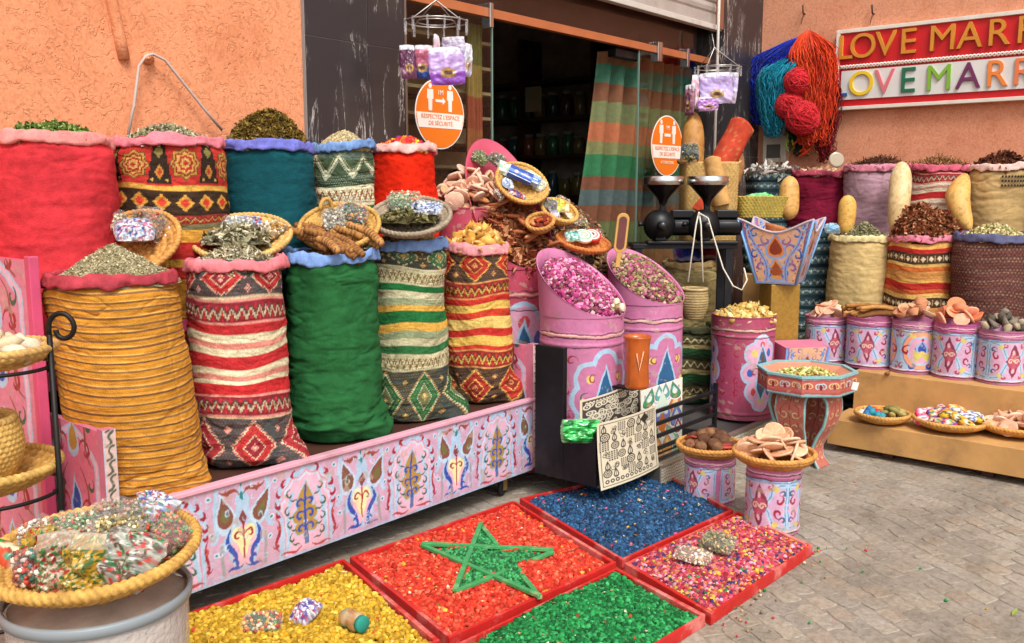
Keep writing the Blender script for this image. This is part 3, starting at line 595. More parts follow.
# ------------------------------------------------------------------ builders: sacks, heaps, baskets, packets
def dep(p): return float((np.asarray(p) - [0, 0, _h]) @ _F)
def pxr(xl, xr, yt, Y=None, X=None):
    """centre, radius and rim height of something round whose middle stands on plane Y or X"""
    m = (xl+xr)/2; c = PYp(m, yt, Y) if Y is not None else PXp(m, yt, X); d = dep(c); r = (xr-xl)*d/920/2; zt = D(m, yt, d-r*.9)[2]
    return c[0], c[1], r, zt
def sack(label, x, y, r, z0, z1, fabric, cuff, mat=cloth, seed=1, ear=None, earA=.10, lean=(0, 0), group=None, wr=1.0, cuffh=.027, droop=.0, rot=0, sag=.0):
    t = thing('sack', label, 'sack', (x, y, z0), (0, 0, 0), group)
    H = z1 - z0; W = 2*np.pi*r
    if isinstance(fabric, Canvas): A = fabric.out(); ny, nx = A.shape[:2]; A = A.reshape(-1, 3).copy()
    else: nx, ny = 180, 130; A = np.zeros((nx*ny, 3)) + lin(fabric)
    th = np.linspace(0, 2*np.pi, nx, endpoint=False) + R(40) + rot; v = np.linspace(0, 1, ny); TH, Vv = np.meshgrid(th, v)
    prof = np.minimum(1, .72 + .28*np.sqrt(np.clip(Vv/.07, 0, 1))) * (1 + .05*np.sin(np.pi*Vv)**.7 + sag*np.exp(-((Vv-.2)/.2)**2)) * (1 - .085*np.exp(-((Vv-1)/.05)**2))
    rr = r*.965*prof
    q = np.stack([np.cos(TH).ravel(), np.sin(TH).ravel(), Vv.ravel()*H/r], 1)
    def crease(sc, sd, wd): n_ = sn(q*sc, sd, .5, 3); return np.exp(-(n_/wd)**2)
    fadeb = .35+.65*np.clip(np.abs(q[:, 2]*r/H-.55)*2, 0, 1)
    wrk = .014*sn(q*[1, 1, .6], seed, .45, 2) + .0022*sn(q*[3, 3, 5.], seed+2, .9, 3)
    wrk -= wr*.0085*crease([.45, .45, 1.5], seed+1, .10)*fadeb*np.clip(.4+sn(q*.8, seed+5, .5, 1), 0, 1) + wr*.005*crease([.8, .8, 2.6], seed+3, .09)*fadeb
    wrk += wr*.004*sn(q*[.6, .6, 2.6], seed+8, .6, 2)
    wrk += (.6+.5*wr)*.012*(np.exp(-((q[:, 2]*r/H-.10)/.09)**2))*sn(q*[1.3, 1.3, 2.5], seed+4, .7, 2)
    seam = np.exp(-(((TH.ravel()-R(235)-(seed % 5)*.3+np.pi) % (2*np.pi)-np.pi)/.012)**2); wrk -= .003*seam
    wrk = wrk*np.clip((1.02-q[:, 2]*r/H)/.08, .15, 1); rr = rr + wrk.reshape(rr.shape)
    if ear is not None:
        for ea in (ear, ear+np.pi):
            dth = (TH-ea+np.pi) % (2*np.pi)-np.pi
            rr += earA*(1 if ea == ear else .6)*np.exp(-(dth/.42)**2)*np.exp(-(Vv/.12)**1.6)
    X = rr*np.cos(TH) + lean[0]*Vv; Yy = rr*np.sin(TH) + lean[1]*Vv
    Z = Vv*H + .012*sn(q, seed+7, .4, 1).reshape(TH.shape)*(Vv > .02)
    if ear is not None: Z = Z - .035*np.exp(-(((TH-ear+np.pi) % (2*np.pi)-np.pi)/.35)**2)*np.exp(-(Vv/.05)**2)
    n = nx*ny; V = np.concatenate([np.stack([X, Yy, Z], 2).reshape(-1, 3), [[0, 0, .01]]])
    bot = np.stack([np.arange(nx), (np.arange(nx)+1) % nx, np.full(nx, n)], 1)[:, [1, 0, 2]]
    # faded and dusty patches of the cloth itself
    f = sn(q*[1, 1, .8], seed+9, .7, 3); A = A*(1+.10*f)[:, None]
    A = np.concatenate([A, A[:1]]).clip(0, 1)
    mesh('sack_body', V, [gridF(nx, ny, True), bot], mat, t, col=A)
    # rolled cuff
    nc, mc = 160, 14; th = np.linspace(0, 2*np.pi, nc, endpoint=False); ph = np.linspace(0, 2*np.pi, mc, endpoint=False); TH, PH = np.meshgrid(th, ph)
    q = np.stack([np.cos(TH).ravel(), np.sin(TH).ravel(), PH.ravel()*.15], 1); nb = sn(q*1.3, seed+11, .6, 3).reshape(TH.shape); n2 = sn(q*[2, 2, 1], seed+12, .9, 2).reshape(TH.shape)
    lowf = sn(np.stack([np.cos(TH).ravel(), np.sin(TH).ravel(), 0*TH.ravel()], 1), seed+13, .35, 2).reshape(TH.shape)
    n3 = sn(q*[4, 4, 2], seed+14, 1.0, 2).reshape(TH.shape); rx = .0125*(1+.4*nb+.35*n3); rx = rx-.0045*np.exp(-(sn(q*[5, 5, 2], seed+19, .8, 2).reshape(TH.shape)/.12)**2); rz = cuffh*.88*(1+.34*nb+.28*n2+.14*n3)
    cP = np.sign(np.cos(PH))*np.abs(np.cos(PH))**.6; sP = np.sign(np.sin(PH))*np.abs(np.sin(PH))**.8; RR = r*.955+.007*lowf + rx*cP + .010*(-sP)*(cP > 0)*(.5+.5*n2); ZZ = H - cuffh*.25 + rz*sP + .012*lowf - droop
    V = np.stack([RR*np.cos(TH)+lean[0], RR*np.sin(TH)+lean[1], ZZ], 2).reshape(-1, 3)
    F = [gridF(nc, mc, True)]; L = (mc-1)*nc; i = np.arange(nc); i2 = (i+1) % nc; F.append(np.stack([L+i, L+i2, i2, i], 1))
    n4 = sn(q*[7, 7, 4], seed+17, 1.0, 3); cc = lin(cuff)[None]*(1+.14*nb.ravel()+.10*n4)[:, None]
    mesh('rolled_cuff', V, F, velvet, t, col=cc.clip(0, 1))
    return t
def heap(name, label, x, y, z, r, h, bases, n, size, cols, tilt=None, basecol='#6b5a3a', mat=matte, cat='heap', power=1.5, seed=1, lean=(0, 0), kind='stuff', lump=.25, stretch=.3, group=None, cyl=0):
    """loose goods heaped in a round opening"""
    def hz(px, py):
        rho = np.sqrt(px**2+py**2)/r; b = h*np.clip(1-rho**power, 0, None)
        return b*(1+lump*sn(np.stack([px/r, py/r, 0*px+seed], 1), seed, .5, 2)) + .004*sn(np.stack([px*30, py*30, 0*px], 1), seed+2, .6, 2) + lean[0]*px + lean[1]*py
    mb = MB(); nr, nt_ = 22, 48; rr = np.linspace(0.001, 1, nr)*r; th = np.linspace(0, 2*np.pi, nt_, endpoint=False); TH, RR = np.meshgrid(th, rr); px, py = (RR*np.cos(TH)).ravel(), (RR*np.sin(TH)).ravel()
    V = np.stack([px, py, hz(px, py)-size*.5], 1); mb.add((V, gridF(nt_, nr, True)), basecol)
    a = rng.uniform(0, 6.283, n); q = r*.985*np.sqrt(rng.uniform(0, 1, n)); px, py = q*np.cos(a), q*np.sin(a)
    pos = np.stack([px, py, hz(px, py)+rng.uniform(-.3, .5, n)*size], 1)
    v, f, c = scatter(bases, pos, size*rng.uniform(.6, 1.3, n), tilt, cols(n) if callable(cols) else pal(cols, n, j=.25), stretch)
    mb.V.append(v); mb.F += [g+mb.n for g in f]; mb.C.append(c); mb.n += len(v)
    o = mb.build(name, mat, None, loc=(x, y, z)); tag(o, label, cat, group, kind); return o
def straw_cols(V, seed, base='#c9a25c', amp=.18):
    return (lin(base)[None]*(1+amp*sn(V*14, seed, .8, 3))[:, None]).clip(0, 1)
def basket(label, loc, r, d, rot=(0, 0, 0), group=None, base='#c9a05a', rows=9, name='straw_basket', seed=1, power=2.4, rimr=.012, nt_=200, r0=0.0, cat='basket', parts=True):
    t = thing(name, label, cat, loc, rot, group)
    ns = rows*6+1; s = np.linspace(0, 1, ns); th = np.linspace(0, 2*np.pi, nt_, endpoint=False); TH, S = np.meshgrid(th, s)
    rowi = np.floor(S*rows); off = .0085*np.abs(np.sin(np.pi*rows*S))**.7*(.72+.28*np.sin(TH*nt_/5*np.maximum(.3, S)+rowi*1.9))
    rad = r0 + (r-r0)*S; z = d*S**power
    wob = 1+.012*sn(np.stack([np.cos(TH).ravel(), np.sin(TH).ravel(), S.ravel()], 1), seed, .5, 2).reshape(S.shape)*S
    top = np.stack([rad*wob*np.cos(TH), rad*wob*np.sin(TH), z+off+.004], 2).reshape(-1, 3); bot = np.stack([(rad*wob+.006)*np.cos(TH), (rad*wob+.006)*np.sin(TH), z-off-.006], 2).reshape(-1, 3)
    V = np.concatenate([top, bot]); n = nt_*ns; g = gridF(nt_, ns, True); L = (ns-1)*nt_; i = np.arange(nt_); i2 = (i+1) % nt_
    F = [g, g[:, ::-1]+n, np.stack([L+i, L+i2, n+L+i2, n+L+i], 1)]
    if r0 > 0: F.append(i[None][:, ::-1]); F.append((i+n)[None])
    sc_ = straw_cols(V, seed, base, .22); stit_shade = (1+.16*np.sin(TH*nt_/5*np.maximum(.3, S)+rowi*1.9)+.10*np.sin(rowi*2.7)).reshape(-1, 1); mesh('coiled_bowl', V, F, straw, t, col=(sc_*np.concatenate([stit_shade, stit_shade])).clip(0, 1))  # stitch pattern toned in step with the relief: groove shading put into the colour
    # braided rim
    m = 10; nr = nt_*2; th = np.linspace(0, 2*np.pi, nr, endpoint=False); ph = np.linspace(0, 2*np.pi, m, endpoint=False); TH, PH = np.meshgrid(th, ph)
    Nt = int(6.283*r/.020); tw = .76+.24*np.abs(np.sin(TH*Nt/2+PH)); rr = rimr*tw; w1 = 1+.012*sn(np.stack([np.cos(TH).ravel(), np.sin(TH).ravel(), 0*TH.ravel()+1], 1), seed, .5, 2).reshape(TH.shape)
    V = np.stack([(r*w1+rr*np.cos(PH))*np.cos(TH), (r*w1+rr*np.cos(PH))*np.sin(TH), d+rr*1.1*np.sin(PH)+.004], 2).reshape(-1, 3)
    L = (m-1)*nr; i = np.arange(nr); i2 = (i+1) % nr
    mesh('braided_rim', V, [gridF(nr, m, True), np.stack([L+i, L+i2, i2, i], 1)], straw, t, col=(straw_cols(V, seed+1, base, .25)*(.82+.30*np.abs(np.sin(TH*Nt/2+PH)).reshape(-1, 1))).clip(0, 1))  # strand tone follows the twist, shading of the grooves is in the colour
    return t
def packet(label, loc, w_, h_, t_, palette, rot=(0, 0, 0), seed=1, group=None, spots=160, mat=None, name='packet', cat='packet', neck=0, cap=None, fine=0, clear=None):
    """filled cellophane bag: pillow shape, crumpled, printed / filled with coloured bits"""
    nx, ny = (52, 64) if fine else (30, 38); u = np.linspace(-1, 1, nx); v = np.linspace(-1, 1, ny); U, Vv = np.meshgrid(u, v)
    k = (1-np.abs(U)**3)*(1-np.abs(Vv)**4); wd = 1-.1*Vv**2
    if neck: 
        g = np.clip((Vv-.45)/.4, 0, 1); wd = wd*(1-neck*g*(1-.5*np.clip((Vv-.8)/.2, 0, 1))); k = k*(1-.75*g)
    x = U*w_/2*wd; y = Vv*h_/2*(1-.05*U**2)
    q = np.stack([U.ravel(), Vv.ravel(), 0*U.ravel()], 1); cr = sn(q, seed, .7, 3).reshape(U.shape)*.22*t_*(.5+k)+.004*sn(q, seed+1, 1.8, 2).reshape(U.shape)
    V1 = np.stack([x, y, t_*.62*k**.6+cr], 2).reshape(-1, 3); V2 = np.stack([x, y, -t_*.38*k**.6+cr*.5], 2).reshape(-1, 3)
    V = np.concatenate([V1, V2]); F = gridF(nx, ny); n = nx*ny
    if clear is None: clear = mat is None and 'print' not in label and 'wrapped' not in label and spots >= 60
    if clear:
        i = np.arange(nx-1); j = np.arange(ny-1)*nx
        side = [np.stack([i, i+n, i+1+n, i+1], 1), np.stack([i+(ny-1)*nx, i+1+(ny-1)*nx, i+1+(ny-1)*nx+n, i+(ny-1)*nx+n], 1), np.stack([j, j+nx, j+nx+n, j+n], 1), np.stack([j+nx-1, j+nx-1+n, j+2*nx-1+n, j+2*nx-1], 1)]
        t_ = t_*1.25; V[:, 2] *= 1.25; t = thing(name, label, cat, tuple(loc), tuple(rot), group); g_ = np.random.default_rng(seed); sz = .0052 if fine else .0066; m_ = int(min(1100 if fine else 420, w_*h_*max(t_, .04)/(sz**3*9)))
        u_ = g_.uniform(-.86, .86, m_); v_ = g_.uniform(-.9, .42 if neck else .86, m_); kk = np.clip((1-np.abs(u_)**3)*(1-np.abs(v_)**4), 0, 1)**.6
        pos = np.stack([u_*w_/2*(1-.1*v_**2), v_*h_/2, t_*kk*(.15+.42*g_.uniform(-1, 1, m_)**(1/3 if False else 1))+.0], 1); vv_, ff_, cc_ = scatter(PEB+FLAKES[:2], pos, sz*g_.uniform(.7, 1.25, m_), None, pal(palette, m_, None, .3), .25)
        core = V*[.86, .86, .60]; core[:, 1] = np.minimum(core[:, 1], h_*(.2 if neck else .42)); bb = MB(); bb.V.append(vv_); bb.F += ff_; bb.C.append(cc_); bb.n = len(vv_); bb.add((core, [F, F[:, ::-1]+n]), np_hex(palette[0], .6)); bb.build('contents', satin, t, smooth=True)
        mesh('clear_bag', V, [F, F[:, ::-1]+n]+side, clear_film, t); return t
    r_ = np.random.default_rng(seed)
    S = np.stack([r_.uniform(-1, 1, spots), r_.uniform(-1, 1, spots)*h_/w_], 1); pc = np.array([lin(c) for c in palette])[r_.integers(0, len(palette), spots)]*r_.uniform(.75, 1.15, (spots, 1))
    Q = np.stack([U.ravel(), Vv.ravel()*h_/w_], 1); idx = ((Q[:, None]-S[None])**2).sum(2).argmin(1); C = pc[idx]
    ed = (np.maximum(np.abs(U), np.abs(Vv)).ravel() > .93); C[ed] = C[ed]*.6+lin('#c9c2b6')*.4; C = C*.80
    if spots == 14 and 'pouch' in label:
        fu, fv = U.ravel(), Vv.ravel(); C = np.zeros((len(fu), 3))+lin(palette[0]); C[fv < -.35] = lin(palette[2 if len(palette) > 2 else 1]); C[fv > .7] = lin('#c9c4cc'); C[((fu/.45)**2+((fv+.38)/.26)**2) < 1] = lin('#b08a4a'); C[((fu/.25)**2+((fv+.38)/.12)**2) < 1] = lin('#5a3a2a'); C = C*(1+.12*sn(np.stack([fu*2, fv*2, 0*fu], 1), seed, .6, 2))[:, None]
    if neck: g = (Vv.ravel() > .5); C[g] = C[g]*.5+lin('#b8ae9c')*.5
    i = np.arange(nx-1); j = np.arange(ny-1)*nx
    side = [np.stack([i, i+n, i+1+n, i+1], 1), np.stack([i+(ny-1)*nx, i+1+(ny-1)*nx, i+1+(ny-1)*nx+n, i+(ny-1)*nx+n], 1), np.stack([j, j+nx, j+nx+n, j+n], 1), np.stack([j+nx-1, j+nx-1+n, j+2*nx-1+n, j+2*nx-1], 1)]
    o = mesh(name, V, [F, F[:, ::-1]+n]+side, mat or cello, None, col=np.concatenate([C, C]).clip(0, 1), loc=loc, rot=rot)
    return tag(o, label, cat, group)
def jar(label, loc, rot=(0, 0, 0), palette=('#c94a32', '#3a8a4a', '#e4d6b0'), cap='#1f9a4a', r=.035, h=.08, group=None, seed=1, name='jar'):
    t = thing(name, label, 'jar', loc, rot, group)
    V, F = lathe([(0, 0), (r*.9, 0), (r, .006), (r, h*.35), (r*.9, h*.45), (r, h*.55), (r, h*.86), (r*.8, h*.95), (r*.78, h)], 40, False, True)
    rr = np.random.default_rng(seed); S = rr.uniform(-1, 1, (40, 3))*[r, r, h]; pc = np.array([lin(c) for c in palette])[rr.integers(0, len(palette), 40)]
    C = pc[((V[:, None]-S[None])**2).sum(2).argmin(1)]; mesh('jar_body', V, F, cello, t, col=C)
    V, F = lathe([(0, h-.002), (r*.86, h-.002), (r*.88, h+.014), (r*.8, h+.018), (0, h+.018)], 32, False, False); mesh('lid', V, F, satin, t, col=np.zeros((len(V), 3))+lin(cap)); return t
def spread(n, r, layers=3, lift=.02, seed=1, flat=.45):
    """resting spots for pieces piled in a round tray: outer ring low, middle high, each tipped outwards"""
    g = np.random.default_rng(seed); out = []
    for i in range(n):
        f = (i+.5)/n; rho = r*math.sqrt(1-f)*(.96); a = i*2.39996+g.uniform(-.3, .3); z = lift*layers*(1-(rho/r)**1.3)+g.uniform(0, .008)
        out.append(((rho*math.cos(a), rho*math.sin(a), z), (g.uniform(-flat, flat)+flat*.7*math.sin(a)*-1, g.uniform(-flat, flat)+flat*.7*math.cos(a), g.uniform(0, 6.28))))
    return out
def place(protos, spots, base, label, cat, group, sc=(.85, 1.15), seed=1, prerot=(0, 0, 0)):
    """single pieces sharing the prototypes' meshes; each one its own top-level object"""
    g = random.Random(seed); B = Matrix.Translation(base) @ Euler(prerot).to_matrix().to_4x4(); lb = label if isinstance(label, (list, tuple)) else None
    for i, (p, e) in enumerate(spots):
        pr = protos[i % len(protos)]; s = g.uniform(*sc)
        if not pr.get('used'): o = pr; pr['used'] = 1
        else: o = pr.copy(); COL.objects.link(o)
        o.matrix_world = B @ Matrix.Translation(p) @ Euler(e).to_matrix().to_4x4() @ Matrix.Scale(s, 4)
        tag(o, lb[i % len(lb)] if lb else label, cat, group)
    for pr in protos:
        if 'used' in pr: del pr['used']
        elif not pr.get('label'): bpy.data.objects.remove(pr)
def piece(name, g, colr, mat=matte, seed=1, amp=.1):
    V, F = g; V = np.asarray(V, float); ext = np.ptp(V, 0).max(); c = lin(colr)[None]*(1+amp*sn(V/ext, seed, 1.2, 3))[:, None]
    if name == 'clay_disc':   # pressed lines and a pale dusty edge
        a = np.arctan2(V[:, 1], V[:, 0]); rr = np.hypot(V[:, 0], V[:, 1])/ext*2; ln = (np.abs(np.sin(a*3+seed)) < .14) & (rr < .85); c[ln] = c[ln]*.5+lin('#efe0cc')*.4; c[rr > .9] = c[rr > .9]*.75+lin('#e8d2ba')*.25
    o = mesh(name, V, F, mat, None, col=c.clip(0, 1)); return o
def disc_g(r, t, seed):
    V, F = lathe([(0, 0), (r*.92, 0), (r, t*.3), (r, t*.75), (r*.94, t), (r*.84, t*.98), (r*.6, t*.85), (r*.4, t*.9), (r*.25, t), (0, t*.9)], 54, False, False)
    return V*(1+.05*sn(V/r, seed, .5, 2))[:, None]+[0, 0, -t/2], F
def dish_g(r, h, seed):
    V, F = lathe([(0, 0), (r*.5, 0), (r*.55, .004), (r, h), (r*.96, h+.003), (r*.5, .008), (0, .007)], 32, False, False)
    return V, F
def text_mesh(s, size, depth, mat, parent=None, loc=(0, 0, 0), mw=None, name='letter', bold=0, sx=1):
    cu = bpy.data.curves.new('t', 'FONT'); cu.body = s; cu.size = size; cu.extrude = depth; cu.align_x = 'CENTER'; cu.offset = bold
    to = bpy.data.objects.new('t', cu); me = bpy.data.meshes.new_from_object(to); bpy.data.objects.remove(to); bpy.data.curves.remove(cu)
    me.name = name; me.materials.clear(); me.materials.append(mat); o = bpy.data.objects.new(name, me); COL.objects.link(o)
    if parent is not None: o.parent = parent
    if mw is not None: o.matrix_local = mw @ Matrix.Diagonal((sx, 1, 1, 1))
    return o
# ================================================================== GROUND
YF, XW, YP = 3.95, 8.05, 3.85      # shop front plane, right wall plane, right pillar face
def nodes_mat(name, rough=.8, spec=.3):
    m = bpy.data.materials.new(name); m.use_nodes = True; n = m.node_tree.nodes; l = m.node_tree.links; b = n['Principled BSDF']; b.inputs['Roughness'].default_value = rough; b.inputs['Specular IOR Level'].default_value = spec
    tc = n.new('ShaderNodeTexCoord'); return m, n, l, b, tc
def N(n, t, **k):
    x = n.new('ShaderNode'+t)
    for a, v in k.items():
        if a.startswith('i_'): x.inputs[a[2:].replace('_', ' ')].default_value = v
        else: setattr(x, a, v)
    return x
def ramp(n, stops):
    c = n.new('ShaderNodeValToRGB'); e = c.color_ramp.elements
    while len(e) < len(stops): e.new(.5)
    for q, (p, cl) in zip(e, stops): q.position = p; q.color = (*lin(cl), 1)
    return c
def cobble_mat():
    m, n, l, b, tc = nodes_mat('cobble_stone', .82, .3)
    at = N(n, 'Attribute', attribute_name='Col'); nz = N(n, 'TexNoise', i_Scale=2.1, i_Detail=8., i_Roughness=.7); l.new(tc.outputs['Object'], nz.inputs['Vector'])
    n2 = N(n, 'TexNoise', i_Scale=38., i_Detail=8., i_Roughness=.75); l.new(tc.outputs['Object'], n2.inputs['Vector'])
    r1 = ramp(n, [(.32, '#b9b4ad'), (.5, '#efe9df'), (.68, '#ffffff')]); l.new(nz.outputs[0], r1.inputs[0]); r2 = ramp(n, [(.3, '#a8a29a'), (.6, '#ffffff')]); l.new(n2.outputs[0], r2.inputs[0])
    m1 = N(n, 'MixRGB', blend_type='MULTIPLY'); m1.inputs[0].default_value = .8; m2 = N(n, 'MixRGB', blend_type='MULTIPLY'); m2.inputs[0].default_value = .75
    l.new(at.outputs['Color'], m1.inputs[1]); l.new(r1.outputs[0], m1.inputs[2]); l.new(m1.outputs[0], m2.inputs[1]); l.new(r2.outputs[0], m2.inputs[2]); l.new(m2.outputs[0], b.inputs['Base Color'])
    bp = N(n, 'Bump'); bp.inputs['Strength'].default_value = .7; bp.inputs['Distance'].default_value = .003; l.new(n2.outputs[0], bp.inputs['Height']); l.new(bp.outputs[0], b.inputs['Normal']); return m
cobble = cobble_mat()
V, F = bx(-60, 60, -60, 60, -.3, -.006); struct(mesh('ground', V, F, cobble, None, smooth=False, col=np.zeros((8, 3))+lin('#7f7466')))
def pavers():
    g = np.random.default_rng(3); Vs = []; Fs4 = []; Cs = []; off = 0; a = R(-24); ca, sa = math.cos(a), math.sin(a)
    pw, ph = .112, .092; base = np.array([lin(c) for c in ('#a59d91', '#a1998e', '#aaa194', '#9f978d', '#a69a8c', '#a9a196')])
    for j in range(-20, 94):
        for i in range(-16, 72):
            u0 = i*pw+(j % 2)*pw*.5+g.normal()*.014; v0 = j*ph
            if g.random() < .0: continue
            wu, wv = pw, ph
            gap = .0028; cx, cy = u0+wu/2, v0+wv/2; hw, hh = wu/2-gap, wv/2-gap
            an = np.array([[-1, -.8], [-.8, -1], [0, -1.02], [.8, -1], [1, -.8], [1.02, 0], [1, .8], [.8, 1], [0, 1.02], [-.8, 1], [-1, .8], [-1.02, 0]])*[hw, hh]
            an = an + g.normal(size=an.shape)*.0042
            pu = cx+an[:, 0]; pv = cy+an[:, 1]
            def wmap(pu, pv):
                wv_ = pv + .07*np.sin(pu*2.6+.4) + .015*np.sin(pu*9); x = .45+wv_; y = -1.9+pu; return x*ca-(y)*sa, x*sa+y*ca
            X, Y = wmap(pu, pv)
            if X.max() > 8.0 or X.min() < -.3 or Y.max() > 3.94 or Y.min() < -3: continue
            mx, my = X.mean(), Y.mean(); tl = g.normal(size=2)*.014; hgt = g.normal()*.0009-.001
            top = np.stack([mx+(X-mx)*.93, my+(Y-my)*.93, hgt+tl[0]*(X-mx)+tl[1]*(Y-my)], 1); mid = np.stack([X, Y, top[:, 2]-.0022], 1); low = np.stack([X, Y, np.full(12, -.012)], 1)
            Vs.append(np.concatenate([top, mid, low, [[mx, my, hgt]]])); k = np.arange(12); k2 = (k+1) % 12
            Fs4.append(np.stack([k, k+12, k2+12, k2], 1)[:, ::-1]+off); Fs4.append(np.stack([k+12, k+24, k2+24, k2+12], 1)[:, ::-1]+off); Fs4.append(('t', np.stack([k2, np.full(12, 36), k], 1)[:, ::-1]+off))
            c = base[g.integers(0, 6)]*g.uniform(.92, 1.08); Cs.append(np.zeros((37, 3))+c); off += 37
    q = np.concatenate([f for f in Fs4 if not isinstance(f, tuple)]); t = np.concatenate([f[1] for f in Fs4 if isinstance(f, tuple)])
    o = mesh('pavement', np.concatenate(Vs), [q[:, ::-1], t[:, ::-1]], cobble, None, smooth=False, col=np.concatenate(Cs)); struct(o)
pavers()
V, F = gx = (np.array([[.2, -2.5, -.0042], [7.9, -2.5, -.0042], [7.9, 5, -.0042], [.2, 5, -.0042]]), np.array([[0, 1, 2, 3]]))
struct(mesh('joint_sand', V, F, M('joint_sand', '#8a8073', rough=.95, bump=.5, bscale=200, var=.2, vscale=30), None))

# ================================================================== WALLS
def stucco_mat(name, c1, c2, scale=1.0, bd=.012):
    m, n, l, b, tc = nodes_mat(name, .88, .2)
    n1 = N(n, 'TexNoise', i_Scale=1.3, i_Detail=8., i_Roughness=.7); n2 = N(n, 'TexNoise', i_Scale=19.*scale, i_Detail=3., i_Roughness=.5, i_Distortion=1.6); n3 = N(n, 'TexNoise', i_Scale=90., i_Detail=5.)
    for q in (n1, n2, n3): l.new(tc.outputs['Object'], q.inputs['Vector'])
    r1 = ramp(n, [(.30, c1), (.46, c2), (.56, c2), (.72, c1)]); l.new(n1.outputs[0], r1.inputs[0])
    r2 = ramp(n, [(.0, '#ffffff'), (.56, '#ffffff'), (.595, '#000000'), (.66, '#444444'), (.70, '#ffffff')]); l.new(n2.outputs[0], r2.inputs[0])
    m1 = N(n, 'MixRGB', blend_type='MULTIPLY'); m1.inputs[0].default_value = .5; r3 = ramp(n, [(.3, '#c9b8a8'), (.6, '#ffffff')]); l.new(n3.outputs[0], r3.inputs[0]); l.new(r1.outputs[0], m1.inputs[1]); l.new(r3.outputs[0], m1.inputs[2]); l.new(m1.outputs[0], b.inputs['Base Color'])
    ad = N(n, 'Math', operation='MULTIPLY_ADD'); ad.inputs[1].default_value = .12; l.new(n3.outputs[0], ad.inputs[0]); l.new(r2.outputs[0], ad.inputs[2])
    bp = N(n, 'Bump'); bp.inputs['Strength'].default_value = .6; bp.inputs['Distance'].default_value = bd; l.new(ad.outputs[0], bp.inputs['Height']); l.new(bp.outputs[0], b.inputs['Normal']); return m
stucco = stucco_mat('salmon_stucco', '#d98a60', '#e89a70', 1.0, .007); stucco2 = stucco_mat('salmon_stucco_fine', '#cf8664', '#e09c7a', 1.7, .006)
tag(MB().add(bx(-5, 3.0, YF, YF+.3, 0, 5.2)).build('rendered_wall', stucco, smooth=False), 'salmon rendered wall with rough worm-like stucco behind the left row of sacks', 'wall')
tag(MB().add(bx(XW, XW+.3, -4, 4.2, 0, 5.2)).build('rendered_wall', stucco2, smooth=False), 'salmon rendered wall on the right carrying the red sign and the wool skeins', 'wall')
# pipe under the render
z = np.linspace(5.2, 2.0, 40); px_ = 1.97+.02*np.sin(z*3)+np.where(z < 2.5, (2.5-z)*.22, 0)
pts = np.stack([px_, np.full(40, YF-.004), z], 1); pts = pts[z > 2.12]
tag(MB().add(tube(pts, .026, 10)).build('wall_pipe', stucco), 'crooked rendered-over pipe running down the salmon wall', 'pipe')
mw_ = [PYp(x, y, YF-.05) for x, y in ((128, 135), (134, 105), (139, 66), (146, 56), (153, 54), (165, 60), (185, 85), (205, 110), (222, 130))]
tag(MB().add(tube(np.array(mw_), .0065, 8)).build('cord', M('grey_cord', '#b9aaa0', rough=.6)), 'pale grey cord looped over a nail on the salmon wall', 'cord')
tag(MB().add(tube(np.array([PYp(148, 58, YF+.01), PYp(148, 58, YF-.09)]), .008, 8)).add(ICO1, None, PYp(148, 58, YF-.01), None, .03).build('wall_hook', stucco), 'stubby painted hook on the salmon wall holding the grey cord', 'hook')
# marble pillars
def marble():
    m, n, l, b, tc = nodes_mat('black_marble', .35, .5)
    mp = N(n, 'Mapping'); mp.inputs['Scale'].default_value = (9, 9, 1.1); l.new(tc.outputs['Object'], mp.inputs['Vector'])
    n1 = N(n, 'TexNoise', i_Scale=1.0, i_Detail=6., i_Roughness=.62, i_Distortion=.5); l.new(mp.outputs[0], n1.inputs['Vector'])
    r = ramp(n, [(.0, '#262326'), (.489, '#3a3634'), (.498, '#cfcac4'), (.507, '#343030'), (1, '#4a4442')]); l.new(n1.outputs[0], r.inputs[0])
    n2 = N(n, 'TexNoise', i_Scale=3., i_Detail=4.); l.new(tc.outputs['Object'], n2.inputs['Vector']); r2 = ramp(n, [(.44, '#000000'), (.56, '#ffffff')]); l.new(n2.outputs[0], r2.inputs[0])
    mx = N(n, 'MixRGB', blend_type='MIX'); l.new(r2.outputs[0], mx.inputs[0]); mx.inputs[1].default_value = (*lin('#2f2b2d'), 1); l.new(r.outputs[0], mx.inputs[2]); l.new(mx.outputs[0], b.inputs['Base Color']); return m
marb = marble()
t = thing('marble_pillar', 'black white-veined marble tile pillar between the left wall and the shop window', 'pillar', (3.0, YF, 0))
mb = MB()
for z0, z1 in ((0, .82), (.826, 1.648), (1.654, 2.38), (2.386, 3.3), (3.306, 4.4), (4.406, 5.2)):
    for x0, x1 in ((.004, .412), (.418, .68)): mb.add(bx(x0, x1, -.03, .25, z0, z1))
mb.build('marble_tiles', marb, t, smooth=False); MB().add(bx(.0, .684, -.024, .2, 0, 5.2)).build('tile_joints', M('grout', '#8d8a86'), t, smooth=False)
MB().add(bx(.684, .70, -.035, .02, 0, 3.0)).build('edge_trim', M('trim_metal', '#8d8780', rough=.35, metal=.8), t, smooth=False)
t = thing('marble_pillar', 'dark veined marble tile pillar in the corner right of the shutter', 'pillar', (7.32, YP, 0)); mb = MB()
for z0, z1 in ((0, 1.0), (1.006, 1.9), (1.906, 2.70), (2.706, 3.9), (3.906, 5.2)): mb.add(bx(.0, .728, 0, .25, z0, z1))
mb.build('marble_tiles', marb, t, smooth=False); MB().add(bx(.004, .725, .006, .2, 0, 5.2)).build('tile_joints', M('grout'), t, smooth=False)
pw = [PYp(721, y, YP-.03) for y in (-60, 120)]
